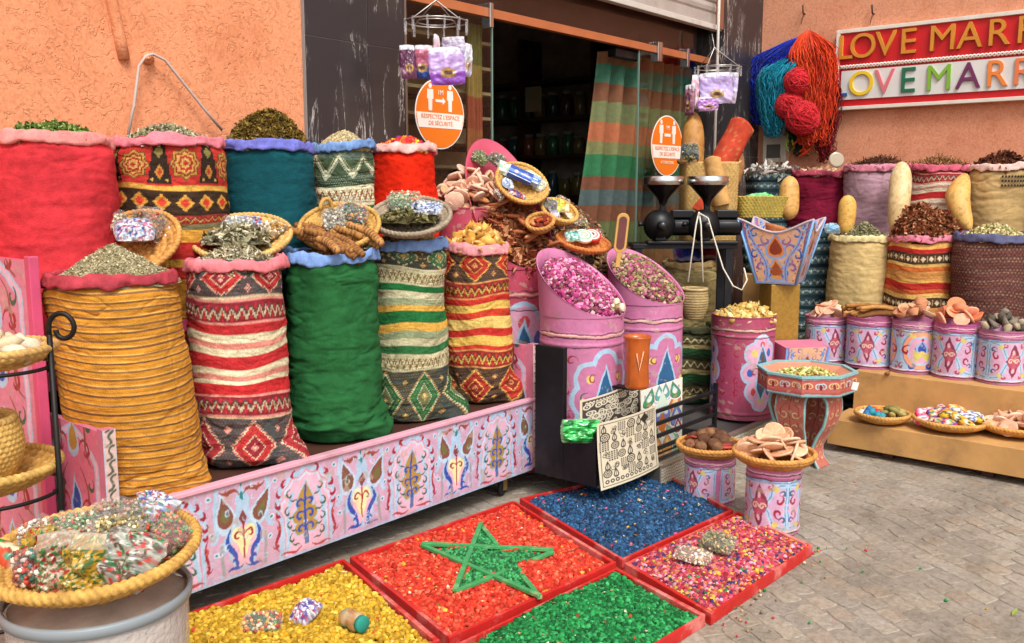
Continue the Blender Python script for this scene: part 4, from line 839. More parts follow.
tag(MB().add(tube([[pw[0][0], YP-.03, 4.8], [pw[0][0], YP-.03, 1.6]], .012, 10)).build('thin_pole', M('white_pole', '#e6e2da', rough=.4)), 'thin white pole running down beside the shutter and the corner pillar', 'pole')
# ================================================================== SHOP FRONT
brown = M('dark_brown_wood', '#4a2c22', rough=.6, bump=.3, bscale=40, var=.25, vscale=9)
t = thing('shop_building', 'dark shop interior behind the open glass front', 'building', (3.7, 4.2, 0))
inn = M('shop_inside', '#a5978a', rough=.9, var=.3)
MB().add(bx(-.25, -.05, -.15, 4.3, 0, 3.6)).add(bx(3.95, 4.15, -.1, 4.3, 0, 3.6)).add(bx(-.05, 3.95, 4.1, 4.3, 0, 3.6)).build('inner_wall', inn, t, smooth=False)
MB().add(bx(-.25, 4.15, -.02, 4.3, 3.6, 3.8)).build('ceiling', inn, t, smooth=False); MB().add(bx(-.7, 4.4, -.25, -.02, 3.62, 5.2)).build('upper_wall', stucco, t, smooth=False)
MB().add(bx(-.05, 3.95, -.1, 4.1, .06, .13)).build('shop_floor', M('shop_tiles', '#4e4640', rough=.5), t, smooth=False)
# frame: copper coloured rail, transom board, shutter
t = thing('shop_window', 'glass shop front with a copper coloured rail and fixed panes', 'shop window', (0, 0, 0))
MB().add(bx(3.70, 7.32, YF+.02, YF+.07, 2.675, 2.73)).build('copper_rail', M('copper_paint', '#c4794f', rough=.4, metal=.35, var=.1), t, smooth=False, bevel=.003)
MB().add(bx(3.70, 7.32, YF+.16, YF+.2, 2.74, 3.62)).build('transom_board', M('transom', '#6a4238', rough=.7, var=.25, vscale=3), t, smooth=False)
MB().add(bx(3.70, 7.32, YF+.045, YF+.053, 2.732, 3.0)).build('transom_glass', glass, t, smooth=False)
xa = PYp(492, 100, YF+.04)[0]; xb = PYp(638, 100, YF+.04)[0]
MB().add(bx(3.715, xa, YF+.036, YF+.044, .3, 2.674)).build('glass_pane', glass, t, smooth=False); MB().add(bx(xb, 7.31, YF+.036, YF+.044, .16, 2.674)).build('glass_pane', glass, t, smooth=False)
MB().add(bx(xa-.006, xa+.004, YF+.034, YF+.046, .3, 2.674)).build('pane_edge', M('glass_edge', '#6f8c80', rough=.2), t, smooth=False); MB().add(bx(xb-.004, xb+.006, YF+.034, YF+.046, .16, 2.674)).build('pane_edge', M('glass_edge'), t, smooth=False)
for x in (xa-.06, xb+.22, xb+.25, 6.9): MB().add(bx(x, x+.035, YF+.0, YF+.075, 2.61, 2.76)).build('rail_clip', steel, t, smooth=False, bevel=.004)
MB().add(bx(xb-.28, xb+.08, YF+.06, YF+.14, 2.60, 2.66)).build('door_closer', black_metal, t, smooth=False, bevel=.006)
t = thing('roller_shutter', 'rolled up pale metal shutter above the shop window', 'shutter', (3.7, YF-.02, 2.95)); mb = MB(); n = 90
prof = [(0, 0), (-.05, 0), (-.05, .035), (-.035, .04), (-.035, .12)]
for k in range(9): prof += [(-.022, .125+k*.085), (-.035, .14+k*.085), (-.04, .17+k*.085), (-.03, .205+k*.085)]
prof += [(0, prof[-1][1])]; pr = [(a, b) for a, b in prof]; V, F = prism(pr, 0, 3.58); mb.add((V[:, [1, 0, 2]], F)); mb.build('slats', M('shutter_metal', '#b8b2aa', rough=.5, metal=.3, var=.1, vscale=5, dirt=('#7d6a58', .5)), t, smooth=False)
MB().add(bx(0, 3.62, -.06, 0, -.012, .03)).build('bottom_bar', M('shutter_bar', '#c7c1b8', rough=.5, dirt=('#7d5a48', .5)), t, smooth=False, bevel=.004)
MB().add(bx(3.55, 3.62, -.075, .0, .0, .8)).build('side_guide', M('guide', '#8a5a42', rough=.6), t, smooth=False)
# shelves with jars along the inner right wall
XS = 7.60
t = thing('shelf_unit', 'tall dark shelf unit full of jars deep in the shop', 'shelf', (XS, 0, 0)); mb = MB(); lv = (.75, 1.15, 1.55, 1.95, 2.32, 2.68)
for zz in lv: MB().add(bx(-.3, .04, 4.3, 8.0, zz-.03, zz)).build('shelf_board', brown, t, smooth=False)
for yy in (4.3, 5.2, 6.1, 7.0, 7.95): mb.add(bx(-.3, .04, yy-.02, yy+.02, .13, 3.1))
mb.build('upright', brown, t, smooth=False)
proto = None; cols_ = ['#6a7a68', '#8d4f3a', '#2c4a44', '#7a6a3a', '#55423a', '#3f5d66', '#8a5a3a', '#3a6a4a']; k = 0; dark = M('jar_glass', rough=.15, coat=.6, var=.2)
V, F = lathe([(0, 0), (.055, 0), (.062, .01), (.062, .17), (.045, .2), (.045, .215)], 20, False, True); VL, FL = lathe([(0, .21), (.05, .21), (.05, .245), (0, .247)], 20, False, False)
jm = {}
for li, zz in enumerate(lv[:5]):
    for yy in np.arange(4.42, 7.9, .165):
        if rng.random() < .06: continue
        ck = cols_[rng.integers(0, 8)]; t = thing('storage_jar', 'dim glass storage jar with a pale lid on the dark shelves deep in the shop', 'jar', (XS-.2+rng.normal()*.015, yy, zz), (0, 0, 0), 'storage jars on the shop shelves')
        if ck not in jm:
            a = mesh('jar_body', V, F, dark, t, col=np.zeros((len(V), 3))+lin(ck)); b = mesh('jar_lid', VL, FL, dark, t, col=np.zeros((len(VL), 3))+lin('#9a968c')); jm[ck] = (a, b)
        else:
            for q in jm[ck]: c = q.copy(); COL.objects.link(c); c.parent = t
        t.scale = (1, 1, rng.uniform(.75, 1.1))
for i, (yy, zz, s_, lb) in enumerate(((6.9, 2.45, .11, 'small pale notice among the jars deep in the shop'), (5.9, 2.5, .10, 'second pale notice nearer the curtain deep in the shop'))):
    tag(MB().add(bx(XS-.32, XS-.312, yy-s_, yy+s_, zz-s_*1.2, zz+s_*1.2)).build('notice', M('notice_paper', '#b9b08c', rough=.8), smooth=False), lb, 'notice')
# display shelf behind the left pane
t = thing('display_rack', 'pale wooden display rack behind the left glass pane', 'rack', (3.75, 4.15, .2)); mb = MB()
for zz in np.arange(.9, 2.4, .16): mb.add(bx(0, .95, 0, .3, zz, zz+.02)).add(bx(0, .95, .25, .29, zz+.02, zz+.12), '#8a8a60')
mb.build('boards', M('rack_wood', '#8d7a5c', rough=.7, var=.25), t, smooth=False)
# curtains
def curtain(label, top, botm, z0, z1, Y, bands, folds, amp, seed):
    nx, ny = 320, 420; u = np.linspace(0, 1, nx); v = np.linspace(0, 1, ny); U, Vv = np.meshgrid(u, v)
    xl = botm[0]+(top[0]-botm[0])*Vv**.8; xr = botm[1]+(top[1]-botm[1])*Vv; X = xl+(xr-xl)*U
    fo = np.sin(U*folds*6.283+1.2*np.sin(U*7+seed)+.5*np.sin(Vv*3)); Y_ = Y+amp*fo*(.75+.4*(1-Vv))+.01*np.sin(U*40+Vv*6); Z = z0+(z1-z0)*Vv+.01*np.sin(U*9)
    C = np.zeros((ny, nx, 3)); zz = Z-.02*np.sin(U*6+1)*(1-Vv); cur = np.zeros(nx*ny, int); edges = []; y = z1; 
    for hh, cl in bands*3:
        m = (zz <= y) & (zz > y-hh); C[m] = lin(cl); y -= hh
    C = (C*.52+C.mean(2, keepdims=True)*.20)*[1.0, .95, .76]; C *= (1+.10*np.sin(U*150+3*np.sin(U*31)))[..., None]
    V = np.stack([X, Y_, Z], 2).reshape(-1, 3); o = mesh('curtain', V, gridF(nx, ny), cloth, None, col=C.reshape(-1, 3).clip(0, 1)); o.modifiers.new('thickness', 'SOLIDIFY').thickness = .002
    return tag(o, label, 'curtain')
c0 = PYp(604, 50, YF+.2)[0]; c1 = PYp(572, 225, YF+.2)[0]; c2 = PYp(696, 100, YF+.2)[0]
curtain('striped green orange and brown woven curtain pulled to the right of the shop door', (c0, c2+.1), (c1-.1, c2+.1), .3, 2.66, YF+.22,
        [(.09, '#a9683f'), (.15, '#3f9480'), (.14, '#95593c'), (.16, '#839060'), (.15, '#d06a35'), (.10, '#8b9158'), (.17, '#208a5c'), (.10, '#8f4f38'), (.12, '#54707f'), (.13, '#8e5236'), (.18, '#6f7f4c'), (.12, '#a8703f')], 9, .06, 1)
d0 = PYp(470, 60, YF+.1)[0]; d1 = PYp(483, 60, YF+.1)[0]
curtain('narrow rainbow striped cloth strip hanging behind the left glass pane', (d0, d1), (d0-.01, d1+.01), .9, 2.64, YF+.12, [(.25, '#8a8a3a'), (.2, '#c9a33a'), (.2, '#d8532a'), (.2, '#e07a35'), (.18, '#8a5a96'), (.22, '#5a7a50')], 2, .012, 3)
# round stickers on the glass
def sticker(cx, cz, rx, label, third, arrow=True):
    t = thing('round_sticker', label, 'sticker', (cx, YF+.030, cz)); W_ = M('sticker_white', '#f3ece2', rough=.4); O_ = M('sticker_orange', '#ee7a1e', rough=.4)
    a = np.linspace(0, 2*np.pi, 64, endpoint=False); c = np.stack([np.cos(a), np.sin(a)], 1)
    MB().add(prism(c*rx*1.04, -.001, .001)).build('white_edge', W_, t, smooth=False); MB().add(prism(c*rx, -.003, -.0012)).build('orange_disc', O_, t, smooth=False)
    zt, zb = .02*rx, -.42*rx; h1 = math.sqrt(1-.0004)*rx; h2 = math.sqrt(1-.42**2)*rx; MB().add(prism([(-h1, zt), (-h2, zb), (h2, zb), (h1, zt)], -.0045, -.0032)).build('text_band', W_, t, smooth=False)
    for sx in (-1, 1):
        mb = MB(); s = rx; x = sx*.42*s; mb.add(prism([(x+.065*s*math.cos(q), .80*s+.075*s*math.sin(q)) for q in a[::4]], -.0045, -.0032))
        mb.add(prism([(x-.12*s, .70*s), (x-.13*s, .42*s), (x-.08*s, .42*s), (x-.07*s, .08*s), (x+.07*s, .08*s), (x+.08*s, .42*s), (x+.13*s, .42*s), (x+.12*s, .70*s)], -.0045, -.0032)).build('person_symbol', W_, t, smooth=False)
    s = rx; ar = [(-.2*s, .34*s), (.1*s, .34*s), (.1*s, .27*s), (.22*s, .38*s), (.1*s, .49*s), (.1*s, .42*s), (-.2*s, .42*s)] if arrow else [(-.2*s, .32*s), (.2*s, .32*s), (.2*s, .42*s), (-.2*s, .42*s)]
    MB().add(prism(ar, -.0045, -.0032)).build('arrow', W_, t, smooth=False)
    def tx(st, size, z_, mat_): text_mesh(st, size, .0006, mat_, t, mw=Matrix.Translation((0, -.0056, z_)) @ Matrix.Rotation(R(90), 4, 'X'), name='text')
    tx('1M', .2*s, .56*s, W_); tx("RESPECTEZ L'ESPACE", .175*s, -.15*s, O_); tx('DE SÉCURITÉ', .175*s, -.34*s, O_)
    if third: tx('ATTENTION', .15*s, -.62*s, W_)
    return t
p = PYp(440, 114, YF+.03); sticker(p[0], p[2], .20, 'round orange distancing sticker on the left pane below the hanging bags', False)
p = PYp(667, 146, YF+.03); sticker(p[0], p[2], .235, 'round orange distancing sticker on the right pane in front of the striped curtain', True, False)
# ================================================================== CARTS ON THE LEFT
XL0, XL1 = 1.41, 3.71
t = thing('display_cart', 'low pink painted display cart holding the front row of sacks', 'cart', (XL0, 3.0, 0))
c = panel_canvas(XL1-XL0, .375, .223, ppm=330); quad_painted('front_panel', c.out(), (0, 0, .12), (XL1-XL0, 0, 0), (0, 0, .375), .02, wood_paint, t)
MB().add(bx(-.01, XL1-XL0+.01, -.012, .03, .495, .512)).build('top_rail', M('rail_paint', '#dba3b4', rough=.5, dirt=('#8d7466', .6)), t, smooth=False, bevel=.003)
MB().add(bx(.02, XL1-XL0-.02, .032, .44, .46, .495)).build('deck', brown, t, smooth=False); MB().add(bx(.02, XL1-XL0-.02, .42, .44, .13, .46)).build('back_board', brown, t, smooth=False)
def end_board(W, H, seed, bgc='#d5738f'):
    c = Canvas(W, H, 330, bgc); s = W
    for wd, cl in ((.07, LBL), (.03, '#e7b0c4')): c.stroke([(.1*s, .03), (.1*s, H-.12), (.3*s, H-.05), (.5*s, H-.02), (.7*s, H-.05), (.9*s, H-.12), (.9*s, .03)], wd*s, cl)
    for k in range(int(H/.22)+1):
        y = .08+k*.22; cx = W/2
        both(c, curl(cx-.22*s, y+.05, .11*s, 0, .95), cx, .04*s, DRED); both(c, bez((cx-.34*s, y), (cx-.1*s, y+.06), (cx-.35*s, y+.12), (cx-.12*s, y+.2)), cx, .035*s, BRN); both(c, curl(cx-.28*s, y+.15, .07*s, 2, .9), cx, .035*s, DGR)
        c.poly(drop(cx, y+.09, .2*s, .16), LBL); c.poly(drop(cx, y+.09, .13*s, .11), NAVY if k % 2 else OCH)
    return c
for nm, x, sgn in (('end_board', 0, 1), ('end_board', XL1-XL0, 1)):
    A = end_board(.42, .66, 4).out(); quad_painted(nm, A[:, ::-1], (x-.004, .44, .13), (0, -.42, 0), (0, 0, .66), .025, wood_paint, t, seed=5)
    A2 = Canvas(.045, .66, 330, '#d9b9b0'); 
    for k in range(14): A2.stroke(bez((.012, k*.05), (.05, k*.05+.015), (-.005, k*.05+.03), (.033, k*.05+.05)), .008, '#4d5a48')
    A2.rect(0, .005, 0, .66, LBL); A2.rect(.04, .045, 0, .66, LBL); quad_painted('end_post', A2.out(), (x-.006, -.004, .13), (.045, 0, 0), (0, 0, .67), .04, wood_paint, t, seed=6)
for x in (.12, XL1-XL0-.16):
    for y in (.08, .36):
        w_ = MB().add((lathe([(0, -.013), (.034, -.013), (.045, -.007), (.045, .007), (.034, .013), (0, .013)], 24, False, False)), None, (x, y, .046), (R(90), 0, R(20))).build('caster_wheel', M('rubber', '#1c1c1c', rough=.7), t)
        MB().add(box(x, y-.022, .075, .03, .004, .08)).add(box(x, y+.022, .075, .03, .004, .08)).add(box(x, y, .12, .06, .06, .008)).add((lathe([(0, -.02), (.012, -.02), (.012, .02), (0, .02)], 12, False, False)), None, (x, y, .046), (R(90), 0, 0)).build('caster_fork', M('brass_fork', '#a98a52', rough=.5, metal=.7), t, smooth=False)
MB().add(bx(.1, XL1-XL0-.1, .05, .40, .13, .16)).build('bottom_bearer', black_metal, t, smooth=False)
# back cart
t = thing('display_cart', 'tall pink painted cart holding the back row of sacks against the wall', 'cart', (XL0-.07, 3.47, 0)); PK = M('pink_frame_paint', '#cf4f74', rough=.5, var=.1, dirt=('#8a4a4a', .5))
A = end_board(.56, 1.24, 9, '#cf7f95').out(); quad_painted('end_board', A[:, ::-1], (-.004, .44, .12), (0, -.56, 0), (0, 0, 1.24), .025, wood_paint, t, seed=8, edge='#cf4f74')
quad_painted('end_board', A[:, ::-1], (2.26, .44, .12), (0, -.44, 0), (0, 0, .95), .025, wood_paint, t, seed=9, edge='#cf4f74')
MB().add(bx(-.006, .030, -.16, -.121, .10, 1.375)).build('corner_post', PK, t, smooth=False, bevel=.004); MB().add(bx(2.2, 2.27, -.02, .003, .10, 1.06)).build('corner_post', PK, t, smooth=False, bevel=.004)
MB().add(bx(.02, 2.25, .005, .025, 1.02, 1.07)).add(bx(.02, 2.25, .005, .025, .86, .93)).build('front_rail', PK, t, smooth=False, bevel=.003); MB().add(bx(.03, 2.27, .027, .44, .90, .925)).build('deck', brown, t, smooth=False); MB().add(bx(.03, 2.25, .42, .44, .12, .9)).build('back_board', brown, t, smooth=False)

# ================================================================== SACKS ON THE LEFT
E1 = R(-15)
def fsack(label, xl, xr, yt, fabric, cuff, **k):
    Yc = k.pop('Y', 3.25); z0 = k.pop('z0', .50); x, y, r, z = pxr(xl, xr, yt, Y=Yc); z += .014 if z0 < .8 else .03; z = k.pop('zt', z); k.setdefault('wr', 1)
    if isinstance(fabric, str) and fabric.startswith('k:'): fabric = kilim(fabric[2:], 2*np.pi*r, z-z0)
    sack(label, x, y, r, z0, z, fabric, cuff, **k); return x, y, r, z
def ribbed(W, H):
    c = Canvas(W, H, 330, '#c98a2e'); yy = 0; i = 0; g = np.random.default_rng(5)
    while yy < H:
        c.rect(0, W, yy, yy+.0065, '#6e4a38' if i % 2 else '#846044'); c.rect(0, W, yy+.008, yy+.011, '#e0b060'); c.rect(0, W, yy+.018, yy+.0205, '#b8792a'); yy += .029+g.uniform(-.004, .004); i += 1
    c.A = c.A*(1+.25*(np.sin(np.arange(c.ny)/c.k*900)[:, None, None]*.4)); return c
S = {}
x, y, r, z = pxr(58, 190, 283, Y=3.27); z += .012
S['orange'] = (x, y, r, z); fo = ribbed(2*np.pi*r, z-.43)
sack('ribbed orange and brown striped velvet sack at the left end of the front row', x+.02, y-.03, r*.95, .475, z, fo, '#a83e48', seed=3, ear=R(-52), earA=.03, lean=(-.065, .03), wr=.9, droop=.0, group='sacks in the front row')
G1 = 'sacks in the front row'; G2 = 'sacks in the back row against the left wall'; G3 = 'sacks on the stepped stand by the right wall'
S['k2'] = fsack('red and cream kilim sack with diamond bands and a pink rolled rim', 187, 285, 268, 'k:red', '#dd7a80', seed=12, ear=R(-52), earA=.12, wr=.8, group=G1)
S['green'] = fsack('plain dark green velvet sack with a light blue rolled rim', 283, 378, 260, '#265f33', '#7594c8', mat=velvet, seed=21, ear=R(-50), earA=.09, wr=1.3, group=G1)
S['k4'] = fsack('green cream and ochre striped kilim sack with a light blue rim', 370, 446, 248, 'k:green', '#7c9cd0', seed=33, ear=R(-50), earA=.13, wr=.8, group=G1)
S['k5'] = fsack('red and yellow striped kilim sack at the right end of the front row', 444, 509, 250, 'k:orange', '#dd8f92', seed=41, ear=R(-45), earA=.12, wr=.8, group=G1)
B_ = dict(Y=3.71, z0=.93)
S['bred'] = fsack('huge plain bright red sack at the far left of the back row', -8, 110, 142, '#c9353c', '#dd8a84', mat=velvet, seed=51, group=G2, wr=.9, **B_)
S['born'] = fsack('ornate red and gold carpet sack behind the orange striped one', 115, 222, 146, 'k:ornate', '#e0808c', seed=55, group=G2, **B_)
S['teal'] = fsack('plain deep teal sack with a violet rolled rim in the back row', 222, 313, 150, '#114a52', '#6f72c0', mat=cloth, seed=61, group=G2, wr=.6, **B_)
S['bgk'] = fsack('grey-green kilim sack with white zigzags beside the marble pillar', 313, 374, 150, 'k:greenback', '#6f8fc0', seed=65, group=G2, **B_)
S['bor'] = fsack('plain orange-red sack with a pale pink rim under the distancing sticker', 370, 437, 152, '#d9260c', '#e6aaa2', mat=cloth, seed=71, group=G2, wr=.6, **B_)
def H(k, label, h, bases, n, size, cols, dr=.0, **kw):
    x, y, r, z = S[k] if isinstance(k, str) else k; lx, ly = kw.pop('off', (0, 0)); return heap(kw.pop('name', 'spice_heap'), label, x+lx, y+ly, z-.03, r*.93-dr, h, bases, n, size, cols, seed=len(label), **kw)
H('orange', 'cone of fine grey-green herb in the orange striped sack', .15, FLAKES, 6000, .0052, ['#b8ac86', '#c4b894', '#9c9270', '#d0c6a6', '#948a66'], off=(-.03, 0), basecol='#958c6a', power=1.05, lump=.08)
H('k2', 'heap of long dried grey-green leaves in the red kilim sack', .075, FLAKES, 2200, .015, ['#a8a084', '#c4bca0', '#8a8468', '#d4cab0', '#98906e', '#a8946a'], basecol='#5f5a40')
H('k4', 'heap of brown dried flower heads in the green kilim sack', .12, FLAKES+CHUNK, 1600, .013, ['#8a6a3c', '#a3804a', '#6b5230', '#b8935c', '#7c6a3a'], basecol='#5d4828')
H('bred', 'heap of green dried leaves in the huge red sack', .085, FLAKES, 2400, .015, ['#6f8a3c', '#8ba352', '#55702c', '#9fae6a', '#4c6228'], basecol='#4c5a26')
H('born', 'heap of grey-green dried herb in the ornate sack', .085, FLAKES, 2400, .013, ['#a09c7c', '#b8b294', '#88845e', '#c8c0a2'], basecol='#66623f')
H('teal', 'tall heap of brown-green dried herb in the teal sack', .165, FLAKES, 4200, .015, ['#6f5c28', '#8a7234', '#57481e', '#967438', '#7a6426'], basecol='#40360f', power=2.2, lump=.15)
H('bgk', 'low heap of beige seeds in the grey-green kilim sack', .095, PEB, 4200, .0055, ['#a3936c', '#b8a880', '#8f8058', '#c8ba94'], basecol='#8a7a52', lump=.08)
H('bor', 'heap of red yellow and purple dried buds in the orange-red sack', .075, PEB, 900, .014, ['#c8201c', '#d94a1e', '#e0902a', '#7a2a6a', '#b8182a', '#d8331e', '#e8c040'], basecol='#8a2018', mat=satin)
H('k5', 'heap of pale ochre ginger roots in the red and yellow kilim sack', .11, CHUNK+TWIG[:1], 190, .026, ['#d3a656', '#c89444', '#e0bb72', '#b88238'], basecol='#9a6c30', stretch=.45)
H('green', 'low bed of brown bark crumbs in the green velvet sack', .05, CHUNK, 700, .012, ['#7a5230', '#936a42', '#5d3e24'], basecol='#4a3220')
# bark rolls
def roll_g(L, r, seed):
    g = np.random.default_rng(seed); n = 30; tt = np.linspace(-1, 1, n); rr = r*(1+.10*np.sin(tt*24+seed))*np.where(np.abs(tt) > .93, .8, 1); return tube(np.stack([tt*L/2, .012*np.sin(tt*2+seed), .006*np.cos(tt*3)], 1), rr, 14)
pr = []
for i in range(3):
    V, F = roll_g(.20+.03*i, .015+.002*i, i); o = mesh('bark_roll', V, F, matte, None, col=np.where(((V[:, 0]*60+i) % 1 < .35)[:, None], lin('#6b4428'), lin(['#a9783f', '#b98850', '#9a6a3a'][i]))*np.ones((len(V), 1))); pr.append(o)
x, y, r, z = S['green']; g = random.Random(4); sp = []
for i in range(17):
    a = g.uniform(-1, 1); sp.append(((a*.13, -.06+g.uniform(-.1, .12), .035+.012*(i % 5)+g.uniform(0, .02)), (g.uniform(-.2, .2), .35+g.uniform(-.25, .25), g.uniform(-1.0, .1)-.75)))
place(pr, sp, (x-.02, y, z), 'ringed brown bark roll lying in the mouth of the green velvet sack', 'bark roll', 'bark rolls on the green sack', seed=3)
# ---- flat baskets leaning on the sacks
TC = R(40.3-90)     # yaw of things that face the camera
def facing(tilt, yaw=0): return Euler((R(tilt), 0, TC+R(yaw)))
def atp(px, py, d): return D(px, py, d)
GB = 'flat straw baskets resting on the sacks'
F_ = ['#dcd5c8', '#2f4f8a', '#b8302a', '#e9e4d8', '#3c6aa0', '#c9b0a0', '#efece4']
b = atp(137, 244, 3.66); basket('round straw basket of patterned packets between the red and ornate sacks', b-[0, 0, .04], .185, .06, facing(40, -5), GB, base='#c98f4a', rows=6, seed=2)
packet('blue and white flower-print packet in the basket beside the red sack', b+[-.035, -.05, .055], .15, .12, .05, ['#e6e6ea', '#32549a', '#9ab0d0', '#e9e6e4', '#b83a5a'], facing(38, 25), 11, spots=420)
packet('clear bag of mixed orange and brown potpourri leaning in the basket beside the red sack', b+[.055, .0, .075], .15, .16, .08, ['#b0764a', '#8f6a3c', '#c2925a', '#6f7a40', '#b84a30', '#d8b890'], facing(60, -20), 12, neck=.6)
packet('small clear knotted pouch at the back of the basket beside the red sack', b+[-.06, .05, .09], .10, .10, .05, ['#c9b79a', '#b09a7c', '#dccdb4'], facing(60, 10), 13, neck=.5)
packet('small blue-checked packet at the right of the basket beside the red sack', b+[.115, -.04, .04], .07, .11, .03, ['#dfe4ee', '#7f9ac8', '#4a68a8'], facing(65, -40), 14, spots=240)
b = atp(243, 240, 3.95); basket('wide straw basket of dried leaves and packets behind the red kilim sack', b-[0, 0, .03], .205, .05, facing(24, 5), GB, base='#d0a862', rows=7, seed=3)
heap('leaf_heap', 'spread of silvery dried leaves in the wide basket behind the red kilim sack', b[0]-.06, b[1]-.04, b[2]-.0, .14, .06, FLAKES, 500, .022, ['#9a9474', '#b9b094', '#7a7556', '#ccc2a4'], basecol='#6a6448')
packet('clear packet of pink and blue drops at the back of the wide basket', b+[.05, .06, .06], .17, .09, .04, ['#c87a90', '#6a8ac8', '#b0303a', '#9ac0dc', '#d8a0a8'], facing(45, 10), 15)
packet('clear packet of amber sweets at the right side of the wide basket', b+[.1, -.05, .035], .15, .11, .045, ['#c99a3a', '#dcc9a0', '#b07a2a', '#e3dcc8'], facing(30, -30), 16)
packet('glossy packet of white and grey pieces in the middle of the wide basket', b+[-.01, .02, .06], .15, .10, .04, ['#c9c9c0', '#8a8a86', '#e4e2da'], facing(35, 20), 17)
b = atp(341, 228, 4.15); basket('small straw basket with a loop handle behind the green velvet sack', b-[0, 0, .05], .175, .07, facing(32, 0), GB, base='#c49850', rows=6, seed=4)
hd = thing('basket_handle', 'plaited straw loop standing at the back of the small handled basket', 'handle', tuple(b+[0, .10, .08])); a = np.linspace(0, np.pi, 14); MB().add(tube(np.stack([.035*np.cos(a), 0*a, .05*np.sin(a)], 1), .009, 8), '#c49850').build('loop', straw, hd)
packet('clear bulging bag of green and orange tea balls in the handled basket', b+[.05, -.02, .055], .15, .14, .09, ['#6a8a5a', '#c88a4a', '#9aa07a', '#b8503a', '#d0c8b0', '#5a8090'], facing(42, -10), 18, neck=.4)
packet('flat greyish bag at the left of the small handled basket', b+[-.055, -.02, .035], .11, .12, .05, ['#b8b09c', '#98907a', '#ccc6b8'], facing(45, 20), 19)
b = atp(411, 216, 4.3); basket('dark rimmed flat basket of packets behind the green kilim sack', b-[0, 0, .05], .185, .055, facing(26, 0), GB, base='#9a8a74', rows=6, seed=5)
heap('leaf_heap', 'spread of brown-green leaves in the dark rimmed basket', b[0]-.02, b[1], b[2]-.02, .14, .07, FLAKES, 420, .018, ['#7a7448', '#8f865a', '#5d5836', '#a3986c'], basecol='#4a4428')
packet('blue-white flower-print packet at the front of the dark rimmed basket', b+[.01, -.09, .035], .16, .09, .04, ['#dfe3ea', '#3f5f9a', '#8aa0c4', '#f0eee8', '#303a60'], facing(35, -5), 20, spots=420)
packet('clear packet of orange sweets at the back of the dark rimmed basket', b+[.02, .06, .075], .16, .09, .04, ['#c8a070', '#a8b080', '#d86a3a', '#dcd0b8'], facing(55, 5), 21)
packet('green tinted packet at the left of the dark rimmed basket', b+[-.07, .0, .06], .12, .10, .04, ['#7a9468', '#9aae88', '#c4b890', '#5a7850'], facing(40, 25), 22)
# ================================================================== FRONT LEFT CORNER: stand, wall baskets, drum with sweets
b = atp(96, 556, 2.40)
t = thing('plastic_drum', 'clear plastic storage drum with a grey band at the bottom left corner', 'drum', (b[0], b[1]-.0, 0)); zt = b[2]-.078
V, F = lathe([(.19, .0), (.205, .01), (.215, zt*.5), (.225, zt-.04)], 72, True, False); V[:, :2] *= (1+.012*sn(V*3, 4, .6, 3))[:, None]; mesh('drum_wall', V, F, clear_plastic, t)
V, F = lathe([(.225, zt-.045), (.233, zt-.042), (.234, zt-.02), (.228, zt-.012), (.221, zt-.02)], 72, False, False); mesh('rim_band', V, F, M('grey_band', '#8b9296', rough=.4), t)
V, F = lathe([(0, .02), (.18, .02), (.20, zt*.5), (.212, zt*.88), (.212, zt-.035), (.0, zt-.025)], 48, False, False); V[:, :2] *= (1+.05*sn(V*6, 6, .9, 2))[:, None]; mesh('contents', V, F, M('drum_contents', '#b39c8a', rough=.8, var=.25, vscale=9), t)
bt = basket('big straw tray heaped with sweet packets on the plastic drum', b-[0, 0, .07], .252, .09, facing(5, 0), None, base='#c99a4e', rows=11, seed=6, rimr=.016, nt_=360, power=2.0, name='straw_tray')
def onb(dx, dy, dz, tilt=30, yaw=0):   # dx right, dy away, in the tray
    Rw = Euler((R(5), 0, TC)).to_matrix(); v = Rw @ Vector((dx, dy, dz)); return (b-[0, 0, .07])+np.array(v), facing(5+tilt, yaw)
mixc = ['#b83a2c', '#3a7a48', '#d9cfae', '#c9973a', '#5a8a4a', '#d86a4a', '#efe8d0', '#7a2f2a']
heap('sweet_bed', 'bed of loose wrapped sweets under the packets on the big straw tray', b[0], b[1], b[2]-.045, .175, .05, PEB, 420, .015, ['#9a4a34', '#5a7a48', '#b89a5a', '#c8c0a0', '#7a3a2c', '#a8843c'], mat=cello, cat='sweets')
